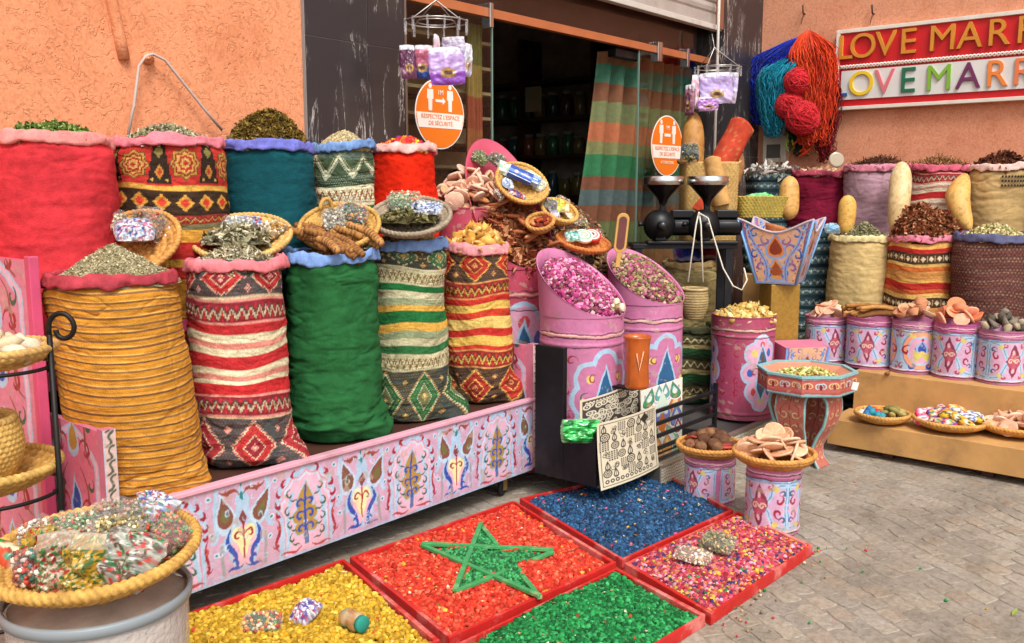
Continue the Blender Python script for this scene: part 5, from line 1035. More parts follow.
pk = [(-.15, -.01, .06, .10, .13, 50, 10, ['#d9b23c', '#b8a878', '#3f8a3c', '#c8a02c', '#b8302c'], 0, 'tall bag of gold and white wrapped sweets at the left of the big tray'),
      (-.02, .02, .075, .15, .15, 35, 30, ['#8aa870', '#c85a3a', '#d8cfb0', '#6a9a5a', '#b8b090', '#d87a50'], 0, 'clear bag of green and orange sugared drops in the middle of the big tray'),
      (-.055, -.105, .07, .10, .14, 62, 22, ['#b02f30', '#c9c0a8', '#2f7a3c', '#5a6a3c', '#b89a80'], .1, 'red and green wrapped candy bag standing at the front left of the big tray'),
      (.025, -.115, .065, .10, .14, 66, -4, ['#c9a02e', '#d8c27a', '#7a6a20', '#3a6a30', '#b88a24'], .15, 'gold wrapped candy bag standing at the front centre of the big tray'),
      (.125, -.07, .07, .18, .14, 40, -28, ['#a8a898', '#3a7a48', '#c23a30', '#8a8a80', '#c4c0b0', '#5f4a3a'], 0, 'silver green and red wrapped candy bag at the front right of the big tray'),
      (.06, .05, .10, .17, .15, 35, -10, ['#a08a70', '#b06a5a', '#8a7a50', '#c0a890', '#7a8a58'], 0, 'crumpled clear bag of dull pink potpourri near the back of the big tray'),
      (.13, .13, .11, .13, .11, 40, -40, ['#dfe3ee', '#3a4fa0', '#b83a4a', '#3a8a5a', '#8aa0d0', '#f2f0ee'], 0, 'blue and white flower-print bag overhanging the back right of the big tray'),
      (.19, .04, .07, .14, .12, 30, -50, ['#c84a2c', '#4a7a3c', '#d88a5a', '#8a3a24', '#5f8f50'], 0, 'bag of red and green sweets at the right edge of the big tray'),
      (-.02, .12, .075, .12, .09, 40, 0, ['#5a4a8a', '#d8b83a', '#3a7a5a', '#c8c0b0', '#7a3a4a'], 0, 'bag of purple and yellow balls at the back of the big tray'),
      (-.10, .06, .07, .10, .12, 40, 30, ['#3f8a3c', '#c9a24a', '#b83028', '#cfc8a8'], 0, 'bag of mixed sweets behind the gold one on the big tray'),
      (.075, -.01, .085, .12, .12, 40, 15, ['#c0a058', '#9a8a50', '#dcd0a0', '#7a6a3a'], 0, 'bag of dull gold sweets in the heart of the big tray'),
      (-.19, .06, .05, .10, .10, 35, 40, ['#d8d0b8', '#a8a088', '#f0ece0', '#b86a3a'], 0, 'silver bag of white sweets at the left back of the big tray')]
for i, (dx, dy, dz, w_, h_, tl, yw, pl, nk, lb) in enumerate(pk): p, e = onb(dx*.88, dy*.85+.005, dz+.02, tl, yw); packet(lb, p+np.array([0, 0, .004*(i % 4)]), w_*1.15, h_*1.12, .085, pl, e, 40+i, 'sweet packets on the big straw tray', spots=620, neck=nk, fine=1)
for (dx, dy, yw, tl, lb) in ((-.205, -.04, 60, 75, 'green capped jar of striped sweets lying at the left edge of the big tray'), (-.13, .10, 50, 70, 'green capped jar lying behind the gold bag on the big tray')):
    p, e = onb(dx*.9, dy*.9, .075, 0, 0); jar(lb, p, (R(-80), 0, TC+R(yw)), ('#c94a32', '#3a8a6a', '#e4d6b0', '#7a3a2a'), '#17923c', .034, .075, seed=int(yw))
p, e = onb(-.12, -.08, .08, 50, 30); packet('round clear bag of red and teal balls at the front left of the big tray', p, .10, .10, .09, ['#b84030', '#2f7a6a', '#d8cfc0', '#8a3a2a', '#c88a6a'], e, 61, spots=60)
# wrought iron stand with baskets
q = atp(50, 345, 2.75)
t = thing('iron_stand', 'black wrought iron basket stand with a scrolled top at the left edge', 'stand', (q[0], q[1], 0)); iron = M('wrought_iron', '#2b2826', rough=.5, metal=.7, bump=.3)
zs = 1.235; MB().add(tube([(0, 0, .0), (0, 0, .6), (0, 0, zs-.06)], .009, 8)).build('upright', iron, t)
rt = np.array([math.sin(R(40.3)), -math.cos(R(40.3)), 0]); a = np.linspace(np.pi, -np.pi*.9, 30); rad = np.where(a > 0, .038, .038-.007*(-a)); ctr = rt*.038
pts = [np.array([0, 0, zs-.07])]+[ctr+rt*(rr_*math.cos(k))+np.array([0, 0, zs-.04+rr_*math.sin(k)*1.15]) for k, rr_ in zip(a, rad)]; MB().add(tube(np.array(pts), .008, 8)).build('scroll', iron, t)
for zz, rr_ in ((1.075, .155), (.69, .20), (.32, .2)):
    a = np.linspace(0, 2*np.pi, 40, endpoint=False); cc = -rt*(rr_+.01); MB().add(tube(np.stack([cc[0]+rr_*np.cos(a), cc[1]+rr_*np.sin(a), np.full(40, zz)], 1), .006, 6, True)).add(tube([(0, 0, zz), tuple(cc*.1+np.array([0, 0, zz]))], .006, 6)).build('ring_shelf', iron, t)
u2 = np.array([q[0], q[1], 0])-rt*.33; MB().add(tube([(u2-[q[0], q[1], 0]), (u2-[q[0], q[1], -1.15])], .008, 8)).build('upright', iron, t)
def stb(zz, r): c = np.array([q[0], q[1], 0])-rt*(r+.012); return np.array([c[0], c[1], zz])
c1_ = stb(1.08, .155); basket('flat straw tray with pale root pieces on top of the iron stand', c1_, .165, .05, (0, 0, 0), None, base='#c39a5a', rows=6, seed=8)
pr = [piece('root_piece', jit((CHUNK[i][0]*[.035, .03, .035], CHUNK[i][1]), .3, i), ['#d8c9ae', '#cbb896'][i % 2], seed=i) for i in range(3)]
place(pr, spread(16, .12, 3, .018, 5), c1_+[0, 0, .035], 'pale chalky root piece on the flat tray at the top of the iron stand', 'root piece', 'pale root pieces on the iron stand')
c2_ = stb(.695, .2)+rt*-.02; basket('wide shallow straw tray under the woven bucket on the iron stand', c2_-[0, 0, .0], .215, .07, (0, 0, 0), None, base='#c29a52', rows=7, seed=9, rimr=.014)
t = thing('woven_bucket', 'deep woven straw bucket standing on the iron stand', 'bucket', tuple(c2_+[-.02, .0, .02]-rt*.02))
def bucket_mesh(r0, r1, h, seed, nt_=160, base='#c79f56', bulge=.03):
    nz = 90; z = np.linspace(0, h, nz); th = np.linspace(0, 2*np.pi, nt_, endpoint=False); TH, Z = np.meshgrid(th, z); rr = r0+(r1-r0)*(Z/h)+bulge*np.sin(np.pi*Z/h)
    off = .004*np.sin(TH*44+np.floor(Z/.016)*np.pi)*np.abs(np.sin(np.pi*Z/.016))+.003*np.abs(np.sin(np.pi*Z/.016))
    o_ = np.stack([(rr+off)*np.cos(TH), (rr+off)*np.sin(TH), Z], 2).reshape(-1, 3); i_ = np.stack([(rr-.012-off)*np.cos(TH), (rr-.012-off)*np.sin(TH), Z+.004], 2).reshape(-1, 3); n = len(o_); g = gridF(nt_, nz, True); L = (nz-1)*nt_; i = np.arange(nt_); i2 = (i+1) % nt_
    V = np.concatenate([o_, i_]); return V, [g, g[:, ::-1]+n, np.stack([L+i, L+i2, n+L+i2, n+L+i], 1), i[None][:, ::-1], (i+n)[None]], straw_cols(V, seed, base)
V, F, C = bucket_mesh(.105, .135, .20, 3); mesh('woven_wall', V, F, straw, t, col=C)
a = np.linspace(0, 2*np.pi, 160, endpoint=False); V, F = tube(np.stack([.13*np.cos(a), .13*np.sin(a), np.full(160, .20)], 1), .010+.003*np.sin(a*40), 8, True); mesh('rim', V, F, straw, t, col=straw_cols(V, 2))
# ================================================================== DRUMS IN THE MIDDLE
HD = R(220)     # direction from the goods back to the viewer side
x, y, r, z = pxr(436, 508, 208, Y=3.66)
tA = painted_drum('tall_drum', 'crimson drum topped with pale stamped clay discs between the orange-red sack and the leaf drum', 'drum', (x, y, 0.0), .205, z, 'lobed', '#b5485c', rot=.5, seed=3)
heap('clay_bed', 'bed of clay crumbs under the stamped discs on the crimson drum', x, y, z-.02, .19, .09, CHUNK, 120, .03, ['#c99a7c', '#b88a6a'], basecol='#b08868', kind='stuff')
cl = ['#d9a687', '#d2997a', '#dcb096', '#cf9c72', '#e0b9a0']
pr = [piece('clay_disc', disc_g(.040+.007*(i % 3), .014, i), cl[i], seed=i, amp=.12) for i in range(5)]
g = random.Random(8); sp = []
for i in range(74):
    f = i/74; a = R(140)+R(250)*g.random() if i % 3 else g.uniform(0, 6.28); rho = .225*math.sqrt(g.random()); h_ = .19*(1-(rho/.25)**1.5)-.01
    sp.append(((rho*math.cos(a), rho*math.sin(a), h_+g.uniform(0, .05)), (g.gauss(0, .35)+1.0*math.sin(a)*-(.5+rho*2), g.gauss(0, .35)+1.0*math.cos(a)*(.5+rho*2), g.uniform(0, 6))))
place(pr, sp, (x, y, z), 'pale pinkish clay disc stamped with lines in the pile on the crimson drum', 'clay disc', 'clay discs piled on the crimson drum', seed=2)
# leaf drum B (scoop)
def scoop_fill(x, y, r, H, scoop, sdir): return None
def sheap(label, x, y, r, H, up, sdir, bases, n, size, cols, basecol, mat=matte, tilt=None, frac=.6, dome=.05, **k):
    sl = up*frac/(2*r); return heap(k.pop('name', 'petal_heap'), label, x, y, H-.02+up*frac*.42, r*.95, dome, bases, n, size, cols, tilt, basecol=basecol, mat=mat, lean=(math.cos(sdir)*sl, math.sin(sdir)*sl), power=3, seed=len(label), **k)
bxp = D(510, 250, 5.30); UPB = R(75)
tB = painted_drum('scoop_drum', 'crimson scoop-backed drum of big brown dried leaves in the middle of the stall', 'drum', (bxp[0], bxp[1], 0), .235, 1.17, 'lobed', '#bd4860', rot=.35, scoop=.73, sdir=UPB, seed=5)
sheap('heap of large curled red-brown dried leaves in the crimson scoop-backed drum', bxp[0], bxp[1], .235, 1.17, .73, UPB, FLAKES, 1100, .040, ['#a05a3a', '#b86c48', '#84452e', '#c08a5c', '#8f4a32', '#aa6040', '#c89870'], '#5a2e20', frac=.62, dome=.14)
cxp = D(578, 250, 5.75); 
tC = painted_drum('scoop_drum', 'dusky pink scoop-backed drum of dark dried petals hidden behind the two pink scoop drums', 'drum', (cxp[0], cxp[1], 0), .25, 1.10, 'lobed', '#b84a66', rot=.35, scoop=.42, sdir=R(85), seed=6)
sheap('heap of small dark brown dried petals behind the straw trays of sweets', cxp[0], cxp[1], .25, 1.10, .42, R(85), FLAKES+CHUNK, 1500, .02, ['#5c4230', '#7b5a3e', '#4a3626', '#8d7048', '#6a3f34'], '#3f2c20', frac=1.0, dome=.19)
# drum1/2 with the packets at the top of B
gp = 'straw trays of packets leaning on the leaf drum'
b = D(519, 184, 5.2); e = (R(42), R(24), TC)
basket('oval straw tray of blue boxed packets near the top of the leaf drum', b-[0, 0, .03], .15, .05, e, gp, base='#c99a52', rows=6, seed=12)
def boxp(label, loc, s, rot, cols, nm='box'):
    nb = 14; V = []; F = []; C = []; off = 0; sx, sy, sz = s; g = np.random.default_rng(int(loc[0]*1e4) % 9999)
    mb = MB()
    c = Canvas(sx, sy, 900, cols[0]); c.rect(0, sx, sy*.3, sy*.62, cols[1]); c.ell(sx*.3, sy*.5, sy*.18, sy*.18, cols[2]); c.rect(sx*.5, sx*.9, sy*.42, sy*.52, cols[2]); c.rect(0, sx, 0, sy*.08, cols[2])
    o = quad_painted(nm, c.out(), (-sx/2, -sy/2, sz), (sx, 0, 0), (0, sy, 0), sz, M('box_print', rough=.35, coat=.3), None, edge=cols[0], seed=4); o.location = loc; o.rotation_euler = rot; return tag(o, label, 'box')
boxp('white and green printed box at the top of the oval tray on the leaf drum', b+[-.03, .07, .07], (.11, .08, .03), (R(50), R(20), TC+.3), ('#d8e0d4', '#8ac0a0', '#e0c0c0'))
boxp('dark blue printed box in the middle of the oval tray on the leaf drum', b+[-.02, -.02, .04], (.14, .07, .03), (R(45), R(25), TC), ('#2f4a9a', '#6a8ad0', '#dfe4ef'))
boxp('pale blue printed box below the dark blue one in the oval tray', b+[.03, -.05, .02], (.12, .06, .03), (R(40), R(25), TC-.2), ('#8aa8d8', '#3a5ab0', '#f0eee8'))
boxp('pale yellow printed box at the right of the oval tray on the leaf drum', b+[.09, -.01, .03], (.10, .07, .025), (R(45), R(30), TC-.5), ('#dbe0a8', '#e8e8d0', '#8a9a60'))
def inb(c, rot, dx, dy, dz=.03): return np.array(c)+np.array(Euler(rot).to_matrix() @ Vector((dx, dy, dz)))
for i, (dx, dy, w_, h_, pl, lb, yw) in enumerate(((-.08, .04, .09, .07, ['#9ac0a8', '#d8e4d8', '#e8c8c8'], 'pale green printed sachet at the upper left of the oval tray', .3), (.05, .07, .10, .07, ['#c8b8a0', '#a08a70', '#e0d8c8'], 'clear sachet of beige bits at the top of the oval tray', -.3), (-.07, -.05, .08, .07, ['#e0e4ea', '#7a94c8', '#c8d4ea'], 'white and blue printed sachet at the lower left of the oval tray', .5), (.0, -.10, .11, .05, ['#b84a3a', '#e8e0d8', '#5a4a8a'], 'small red and white printed sachet at the bottom edge of the oval tray', 0), (.10, .05, .07, .08, ['#e4e8c0', '#c8d098', '#f0f0dc'], 'pale lime printed sachet at the right of the oval tray', -.6))):
    packet(lb, inb(b-[0, 0, .03], e, dx, dy, .045), w_, h_, .03, pl, (e[0]+.1, e[1], e[2]+yw), 400+i, spots=30)
b2 = D(556, 214, 5.25); basket('small straw basket holding a yellow packet on the dark petals', b2-[0, 0, .03], .105, .06, (R(30), R(20), TC), gp, base='#c99a52', rows=5, seed=13)
packet('bright yellow printed packet in the small basket on the dark petals', b2+[.02, 0, .05], .09, .09, .03, ['#e8dc3a', '#f0e860', '#d8a02a', '#c0d040'], (R(50), R(20), TC), 31, spots=30)
packet('clear packet of mixed herbs in the small basket on the dark petals', b2+[-.05, 0, .05], .08, .09, .03, ['#8a8468', '#b0a890', '#5a6a48', '#7a5a8a'], (R(50), R(10), TC), 32)
e2_ = (R(30), R(20), TC)
for i, (dx, dy, pl, lb) in enumerate(((-.05, .04, ['#d8d0c0', '#8a7a60', '#b8a890'], 'beige sachet at the back left of the small basket with the yellow packet'), (.03, .05, ['#e8a03a', '#d8d870', '#f0e8c0'], 'orange and lime printed sachet at the back of the small basket'), (-.02, -.05, ['#e0d8e0', '#9a8aa8', '#c8c0c8'], 'clear greyish sachet at the front of the small basket'), (.06, -.02, ['#c87a3a', '#e8d8a0', '#8a9a4a'], 'amber sachet at the right of the small basket'))):
    packet(lb, inb(b2-[0, 0, .03], e2_, dx, dy, .055), .075, .07, .03, pl, (R(45), R(20), TC+.4*i), 420+i, spots=30)
b3 = D(582, 243, 5.2); basket('shallow orange-rimmed straw tray of round tins below the yellow packet', b3-[0, 0, .025], .15, .035, (R(16), R(10), TC), gp, base='#c0723a', rows=6, seed=14)
for dx, lb, rings in ((.065, 'round tin with a red and white ringed lid in the shallow tray', ('#c02f2a', '#efe6dc', '#b8403a', '#f0e8e0', '#8a2a24')), (-.015, 'round tin with a white and green ringed lid in the shallow tray', ('#e8e8dc', '#3a8a5a', '#efeee6', '#8a9a8a', '#d8d0b8'))):
    V, F = lathe([(0, 0), (.050, 0), (.053, .02), (.045, .024), (.036, .025), (.028, .026), (.018, .027), (.009, .028), (0, .028)], 40, False, False)
    k = np.repeat(np.arange(9), 40); C = np.array([lin(rings[{0: 0, 1: 0, 2: 0, 3: 0, 4: 1, 5: 2, 6: 3, 7: 4, 8: 4}[i]]) for i in k]); o = mesh('round_tin', V, F, satin, None, col=C, loc=b3+[dx, -.02, .03], rot=(R(38), R(10), TC)); tag(o, lb, 'tin', 'ringed round tins')
packet('teal and clear packet at the left of the shallow tray of tins', b3+[-.09, .0, .04], .09, .07, .03, ['#3a9a8a', '#8ad0c0', '#d8e8e0', '#2f6a6a'], (R(45), 0, TC+.3), 33, spots=24)
packet('cream packet at the back of the shallow tray of tins', b3+[.0, .06, .05], .09, .06, .025, ['#e4d8b8', '#f0e8d0', '#d0b88a'], (R(45), 0, TC), 34, spots=24)
nb_ = D(541, 222, 5.12); e3_ = (R(34), R(-8), TC); basket('small round straw basket of rust coloured pods half sunk in the big brown leaves', nb_-[0, 0, .04], .075, .05, e3_, gp, base='#c08a4a', rows=4, seed=17)
heap('pod_heap', 'rust coloured pods heaped in the small basket among the big leaves', nb_[0], nb_[1], nb_[2]-.02, .065, .04, CHUNK, 60, .014, ['#a8482c', '#c0623a', '#8a3420', '#d08a5a'], basecol='#6a2c1c')
pr = [piece('dried_pod', jit((ICO2[0]*[.060, .020, .013], ICO2[1]), .4, 40+i), c_, seed=i, amp=.25) for i, c_ in enumerate(('#9a5234', '#b06a44', '#7c3a28', '#c08458'))]
g = random.Random(11); sp = []
for i in range(34):
    px, py = g.uniform(478, 556), 0; py = 196+(px-478)*.55+g.uniform(-8, 26); q_ = D(px, py, 5.16+g.uniform(-.04, .06)); sp.append((tuple(q_), (g.uniform(-.6, .6), g.uniform(-.6, .6), g.uniform(0, 6.28))))
place(pr, sp, (0, 0, 0), 'curled rust-brown dried pod lying over the heap of big leaves', 'dried pod', 'dried pods on the leaf drum')
for i, (px, py, dd, w_, h_, pl, lb) in enumerate(((562, 203, 5.50, .10, .08, ['#b8a888', '#8a9a5a', '#d8c8a0', '#a04838'], 'greenish mixed sachet propped above the small basket with the yellow packet'), (580, 222, 5.45, .10, .07, ['#d8b890', '#b85a3a', '#e8dcc8', '#7a8a4a'], 'orange and cream sachet lying right of the yellow packet'), (597, 236, 5.42, .09, .07, ['#c8a878', '#8a5a3a', '#e0d0b0'], 'tan sachet at the back right of the tray of tins'), (498, 196, 5.12, .09, .07, ['#c8b0a0', '#a07860', '#e0d4c8'], 'pale sachet at the lower left of the oval tray on the leaf drum'))):
    packet(lb, D(px, py, dd), w_, h_, .04, pl, (R(50), R(22), TC+.5*i), 440+i)
for i, (px, py, lb, pl) in enumerate(((480, 158, 'leftmost clear herb packet along the rim of the leaf drum', ['#7a8a4a', '#9aa86a', '#4a5a30']), (497, 160, 'second clear herb packet along the rim of the leaf drum', ['#8a8a70', '#b0b09a', '#5a6a4a', '#7a5a40']), (528, 178, 'third clear packet of brown petals along the rim of the leaf drum', ['#a08878', '#c8b8a8', '#6a4a3a']), (541, 190, 'lowest clear packet of brown petals along the rim of the leaf drum', ['#b8a898', '#8a6a58', '#d8d0c8']), (548, 205, 'greenish herb packet beside the yellow one above the dark petals', ['#8a8a58', '#6a6a40', '#b0a878']))):
    packet(lb, D(px, py, 5.35), .11, .08, .04, pl, (R(55), R(25), TC), 80+i)
# ---- two pink scoop drums on a black trolley
GD = 'pink scoop drums of rose petals'
p1 = D(582, 330, 4.93); p2 = D(646, 315, 5.45)
for (p, r_, zt, up, sd, lb, sdn, wst) in ((p1, .225, .93, .33, R(85), 'front pink scoop-backed drum of rose petals beside the black case', 7, 0), (p2, .215, .93, .30, R(80), 'rear pink scoop-backed drum of petals behind the paper prints', 8, 0)):
    zt = D((582 if p is p1 else 646), (318 if p is p1 else 305), dep(p)-r_)[2]
    tD = painted_drum('scoop_drum', lb, 'drum', (p[0], p[1], .17), r_, zt-.17, 'petal', '#c2759c', rot=.42 if p is p1 else .35, scoop=up, sdir=sd, group=GD, seed=sdn)
    pc = ['#b0407a', '#c85a92', '#8f2f5c', '#d88ab0', '#a04468', '#7a4a4a', '#c9a0a8']
    if p is p2: pc = ['#8a7a4a', '#a8506a', '#6a6a40', '#b8608a', '#9a8a68', '#7a3a4a', '#b8a080']
    sheap('heap of pink rosebuds and petals in the front pink scoop drum' if p is p1 else 'heap of mixed green and pink petals in the rear pink scoop drum', p[0], p[1], r_, zt, up, sd, FLAKES+PEB, 2600, .0115, pc, '#6a2a44', dome=.09, frac=.95, name='petal_heap')
    if p is p1: q1, z1 = p, zt
    else: q2, z2 = p, zt
for dx, dy, dz, lb, pl, s in ((-.13, .03, .20, 'small clear packet of pink crystals at the top left of the rosebuds', ['#e8c0b8', '#f0e0d8', '#d89aa0'], 1), (-.10, .0, .15, 'small clear packet of white crystals among the rosebuds', ['#e8e0d8', '#d0c8c0', '#f4f0ec'], 2), (-.14, -.07, .11, 'green and white twisted packet at the left edge of the rosebuds', ['#2fa05a', '#e8f0e8', '#8ad0a0'], 3), (-.06, .08, .21, 'salmon soap bar packet at the back of the rosebuds', ['#e8a890', '#e0957a'], 4), (.04, .10, .17, 'cream twisted packet at the back of the rosebuds', ['#ece0a8', '#f0e8c8'], 5), (-.17, .0, .13, 'beige knotted packet leaning on the left wall of the front pink drum', ['#c8b08a', '#b89a78', '#e0d0b8'], 9)):
    rtv = np.array([math.sin(R(40.3)), -math.cos(R(40.3)), 0]); fwv = np.array([math.cos(R(40.3)), math.sin(R(40.3)), 0]); loc = np.array([q1[0], q1[1], z1])+rtv*dx+fwv*dy+[0, 0, dz]
    packet(lb, loc, .10, .06, .03, pl, (R(40), R(20), TC+R(30*s)), 100+s, spots=30)
for i, (dx, dy, dz, cl_, lb) in enumerate(((-.09, -.12, .075, '#c9924a', 'amber striped ball jar lying left of the strainer on the rosebuds'), (.13, -.02, .05, '#d8b84a', 'yellow ringed ball jar at the right edge of the rosebuds'), (.15, -.08, .03, '#8a7a3a', 'olive ringed ball jar at the right rim of the front pink drum'))):
    loc = np.array([q1[0], q1[1], z1])+rtv*dx+fwv*dy+[0, 0, dz]; jar(lb, loc, (R(80), 0, TC+R(60)), (cl_, '#efe6d0', '#7a3a4a'), '#e8dcb8', .026, .05, seed=i)
loc = np.array([q1[0], q1[1], z1])+rtv*.03+fwv*-.17+[0, 0, .035]
t = thing('metal_strainer', 'small round steel tea strainer lying on the rosebuds', 'strainer', tuple(loc), (R(30), 0, TC)); V, F = lathe([(0, -.02), (.02, -.014), (.028, .0), (.031, .004), (.027, .002), (0, -.015)], 30, False, False); mesh('bowl', V, F, M('dark_steel', '#6a6a68', rough=.35, metal=.9), t); MB().add(tube([(.028, 0, 0), (.06, .0, .01), (.08, 0, .02)], .003, 6)).build('strainer_handle', steel, t)
# wooden paddle mirror
pd = D(618, 262, 5.05); t = thing('wooden_paddle', 'wooden paddle with a dark inset stuck upright in the petals', 'paddle', tuple(pd), (0, R(6), TC))
a = np.linspace(0, 2*np.pi, 40, endpoint=False); pts = [(.034*math.cos(k), .16+(.075 if math.sin(k) > 0 else -.075)+.034*math.sin(k)) for k in a]; MB().add(prism(pts, -.008, .008)).add(prism([(-.012, -.03), (.012, -.03), (.014, .06), (-.014, .06)], -.007, .007)).build('paddle_board', M('paddle_wood', '#c99a52', rough=.5, var=.15), t, smooth=False, bevel=.003)
pts = [(.022*math.cos(k), .16+(.068 if math.sin(k) > 0 else -.068)+.022*math.sin(k)) for k in a]; MB().add(prism(pts, -.0105, -.0075)).build('dark_inset', M('inset', '#6b3d3a', rough=.3, var=.2), t, smooth=False)
# black trolley case
t = thing('metal_case', 'black scuffed metal case with slatted front carrying the pink scoop drums', 'case', (3.62, 2.53, 0)); WB = 1.25
MB().add(bx(.0, .03, .20, .385, .14, .82)).build('side_panel', black_metal, t, smooth=False, bevel=.004)
MB().add(bx(.0, .03, .0, .20, .14, .42)).build('side_panel', black_metal, t, smooth=False, bevel=.004)
MB().add(bx(.12, WB, .02, .75, .135, .16)).build('floor_plate', black_metal, t, smooth=False); MB().add(bx(.12, WB, .72, .75, .16, .6)).build('back_panel', black_metal, t, smooth=False)
for zz in (.20, .27, .34, .41): MB().add(bx(.03, WB-.02, .0, .016, zz, zz+.022)).build('front_slat', black_metal, t, smooth=False, bevel=.003)
MB().add(bx(.03, WB, -.002, .02, .135, .165)).build('front_rail', steel, t, smooth=False); MB().add(bx(WB-.02, WB, -.003, .02, .135, .47)).build('corner_upright', black_metal, t, smooth=False)
# printed sheets
def print_canvas(W, H, bgc, fg, dens, seed, frame=True):
    c = Canvas(W, H, 620, bgc); g = np.random.default_rng(seed)
    if frame: c.stroke([(.012, .012), (W-.012, .012), (W-.012, H-.012), (.012, H-.012), (.012, .012)], .003, fg)
    for k in range(dens):
        cx, cy = g.uniform(.04, W-.04), g.uniform(.04, H-.04); s = g.uniform(.016, .032); ty = g.integers(0, 4)
        if ty == 0:
            c.ell(cx, cy, s, s, fg); c.ell(cx, cy, s*.75, s*.75, bgc)
            for a in np.linspace(0, 6.28, 9)[:-1]: c.ell(cx+s*.5*np.cos(a), cy+s*.5*np.sin(a), s*.16, s*.16, fg)
            c.ell(cx, cy, s*.2, s*.2, fg)
        elif ty == 1:
            for q in range(4): c.rect(cx-s+q*s*.5, cx-s+q*s*.5+s*.32, cy-s, cy+s, fg); [c.ell(cx-s+q*s*.5+s*.16, cy+w2*s, s*.09, s*.12, bgc) for w2 in (-.6, -.2, .2, .6)]
        elif ty == 2:
            for q in range(3): c.stroke(curl(cx+g.normal()*s*.4, cy+g.normal()*s*.4, s*.6, g.uniform(0, 6), 1.2), .0032, fg, True)
        else: c.poly(drop(cx, cy, s*1.2, s*2.2), fg); c.poly(drop(cx, cy-.1*s, s*.7, s*1.4), bgc); c.stroke([(cx, cy-s), (cx, cy+s*.5)], .003, fg)
    for x in np.arange(.03, W-.03, .022): c.ell(x, .03, .009, .009, fg); c.ell(x, .03, .004, .004, bgc)
    return c
def sheet(name, label, p0, ux, uy, A, curlf=None, cat='print'):
    ny, nx = A.shape[:2]; ux, uy, p0 = map(lambda q: np.asarray(q, float), (ux, uy, p0)); U, V = np.meshgrid(np.linspace(0, 1, nx), np.linspace(0, 1, ny)); nr = np.cross(ux, uy); nr /= np.linalg.norm(nr)
    P3 = p0+U[..., None]*ux+V[..., None]*uy+(curlf(U, V) if curlf else 0*U)[..., None]*nr
    o = mesh(name, P3.reshape(-1, 3), gridF(nx, ny), paper, None, col=A.reshape(-1, 3)); o.modifiers.new('t', 'SOLIDIFY').thickness = .0015; return tag(o, label, cat)
def q3(px, py, Y): return PYp(px, py, Y)
cD = print_canvas(.34, .17, '#d8ccb0', '#3a332e', 46, 4); cD.rect(.012, .328, .012, .158, '#453d38')
g = np.random.default_rng(2)
for k in range(80):
    cx, cy = g.uniform(.03, .31), g.uniform(.03, .14); s = g.uniform(.010, .022); cD.ell(cx, cy, s, s*.7, '#d9cfb6'); cD.ell(cx, cy, s*.6, s*.4, '#453d38'); cD.ell(cx, cy, s*.25, s*.2, '#d9cfb6')
for x in np.arange(.03, .32, .016): cD.ell(x, .145, .006, .008, '#d9cfb6'); cD.ell(x, .143, .003, .003, '#453d38')
a0, a1, a3 = q3(580, 437, 2.62), q3(643, 414, 2.62), q3(580, 401, 2.62); sheet('henna_print', 'dark brown sheet of cream henna motifs standing behind the cream one', a0, a1-a0, a3-a0, cD.out(), lambda U, V: .012*np.sin(U*5))
cE = print_canvas(.30, .30, '#d8ccb0', '#37302b', 0, 9); g = np.random.default_rng(6)
for jy in range(6):
    for ix in range(7):
        cx, cy, s = .032+ix*.039+g.normal()*.003, .06+jy*.041+g.normal()*.003, g.uniform(.017, .022); ty = (ix*7+jy*3) % 4; fg = '#37302b'; bgc = '#d8ccb0'
        if ty == 0:
            cE.ell(cx, cy, s, s, fg); cE.ell(cx, cy, s*.75, s*.75, bgc); [cE.ell(cx+s*.5*math.cos(a_), cy+s*.5*math.sin(a_), s*.16, s*.16, fg) for a_ in np.linspace(0, 6.28, 9)[:-1]]; cE.ell(cx, cy, s*.22, s*.22, fg)
        elif ty == 1: [cE.rect(cx-s+q_*s*.5, cx-s+q_*s*.5+s*.32, cy-s, cy+s, fg) for q_ in range(4)]; [cE.ell(cx-s+q_*s*.5+s*.16, cy+w2*s, s*.09, s*.12, bgc) for q_ in range(4) for w2 in (-.6, -.2, .2, .6)]
        elif ty == 2: [cE.stroke(curl(cx+g.normal()*s*.3, cy+g.normal()*s*.4, s*.6, g.uniform(0, 6), 1.2), .0034, fg, True) for q_ in range(4)]
        else: cE.poly(drop(cx, cy, s*1.2, s*2.4), fg); cE.poly(drop(cx, cy-.1*s, s*.7, s*1.5), bgc); cE.stroke([(cx, cy-s), (cx, cy+s*.5)], .003, fg)
cE.poly([(.20, .262), (.225, .288), (.25, .262), (.225, .236)], '#2a2522')
a0, a1, a3 = q3(597, 490, 2.515), q3(655, 466, 2.515), q3(597, 424, 2.515); sheet('henna_print', 'cream sheet of dark henna motifs draped over the slatted front of the black case', a0, a1-a0, a3-a0, cE.out(), lambda U, V: .02*np.sin(U*3.1)+.025*(1-V)**2)
cF = Canvas(.26, .36, 520, '#dfe0d8'); g = np.random.default_rng(5); pal_ = ['#d8752c', '#3f8f5a', '#7a86c8', '#a8372c', '#8ab88a', '#e0a050', '#5aa0a0']
cF.stroke([(.004, .004), (.256, .004), (.256, .356), (.004, .356), (.004, .004)], .008, '#ece4d0')
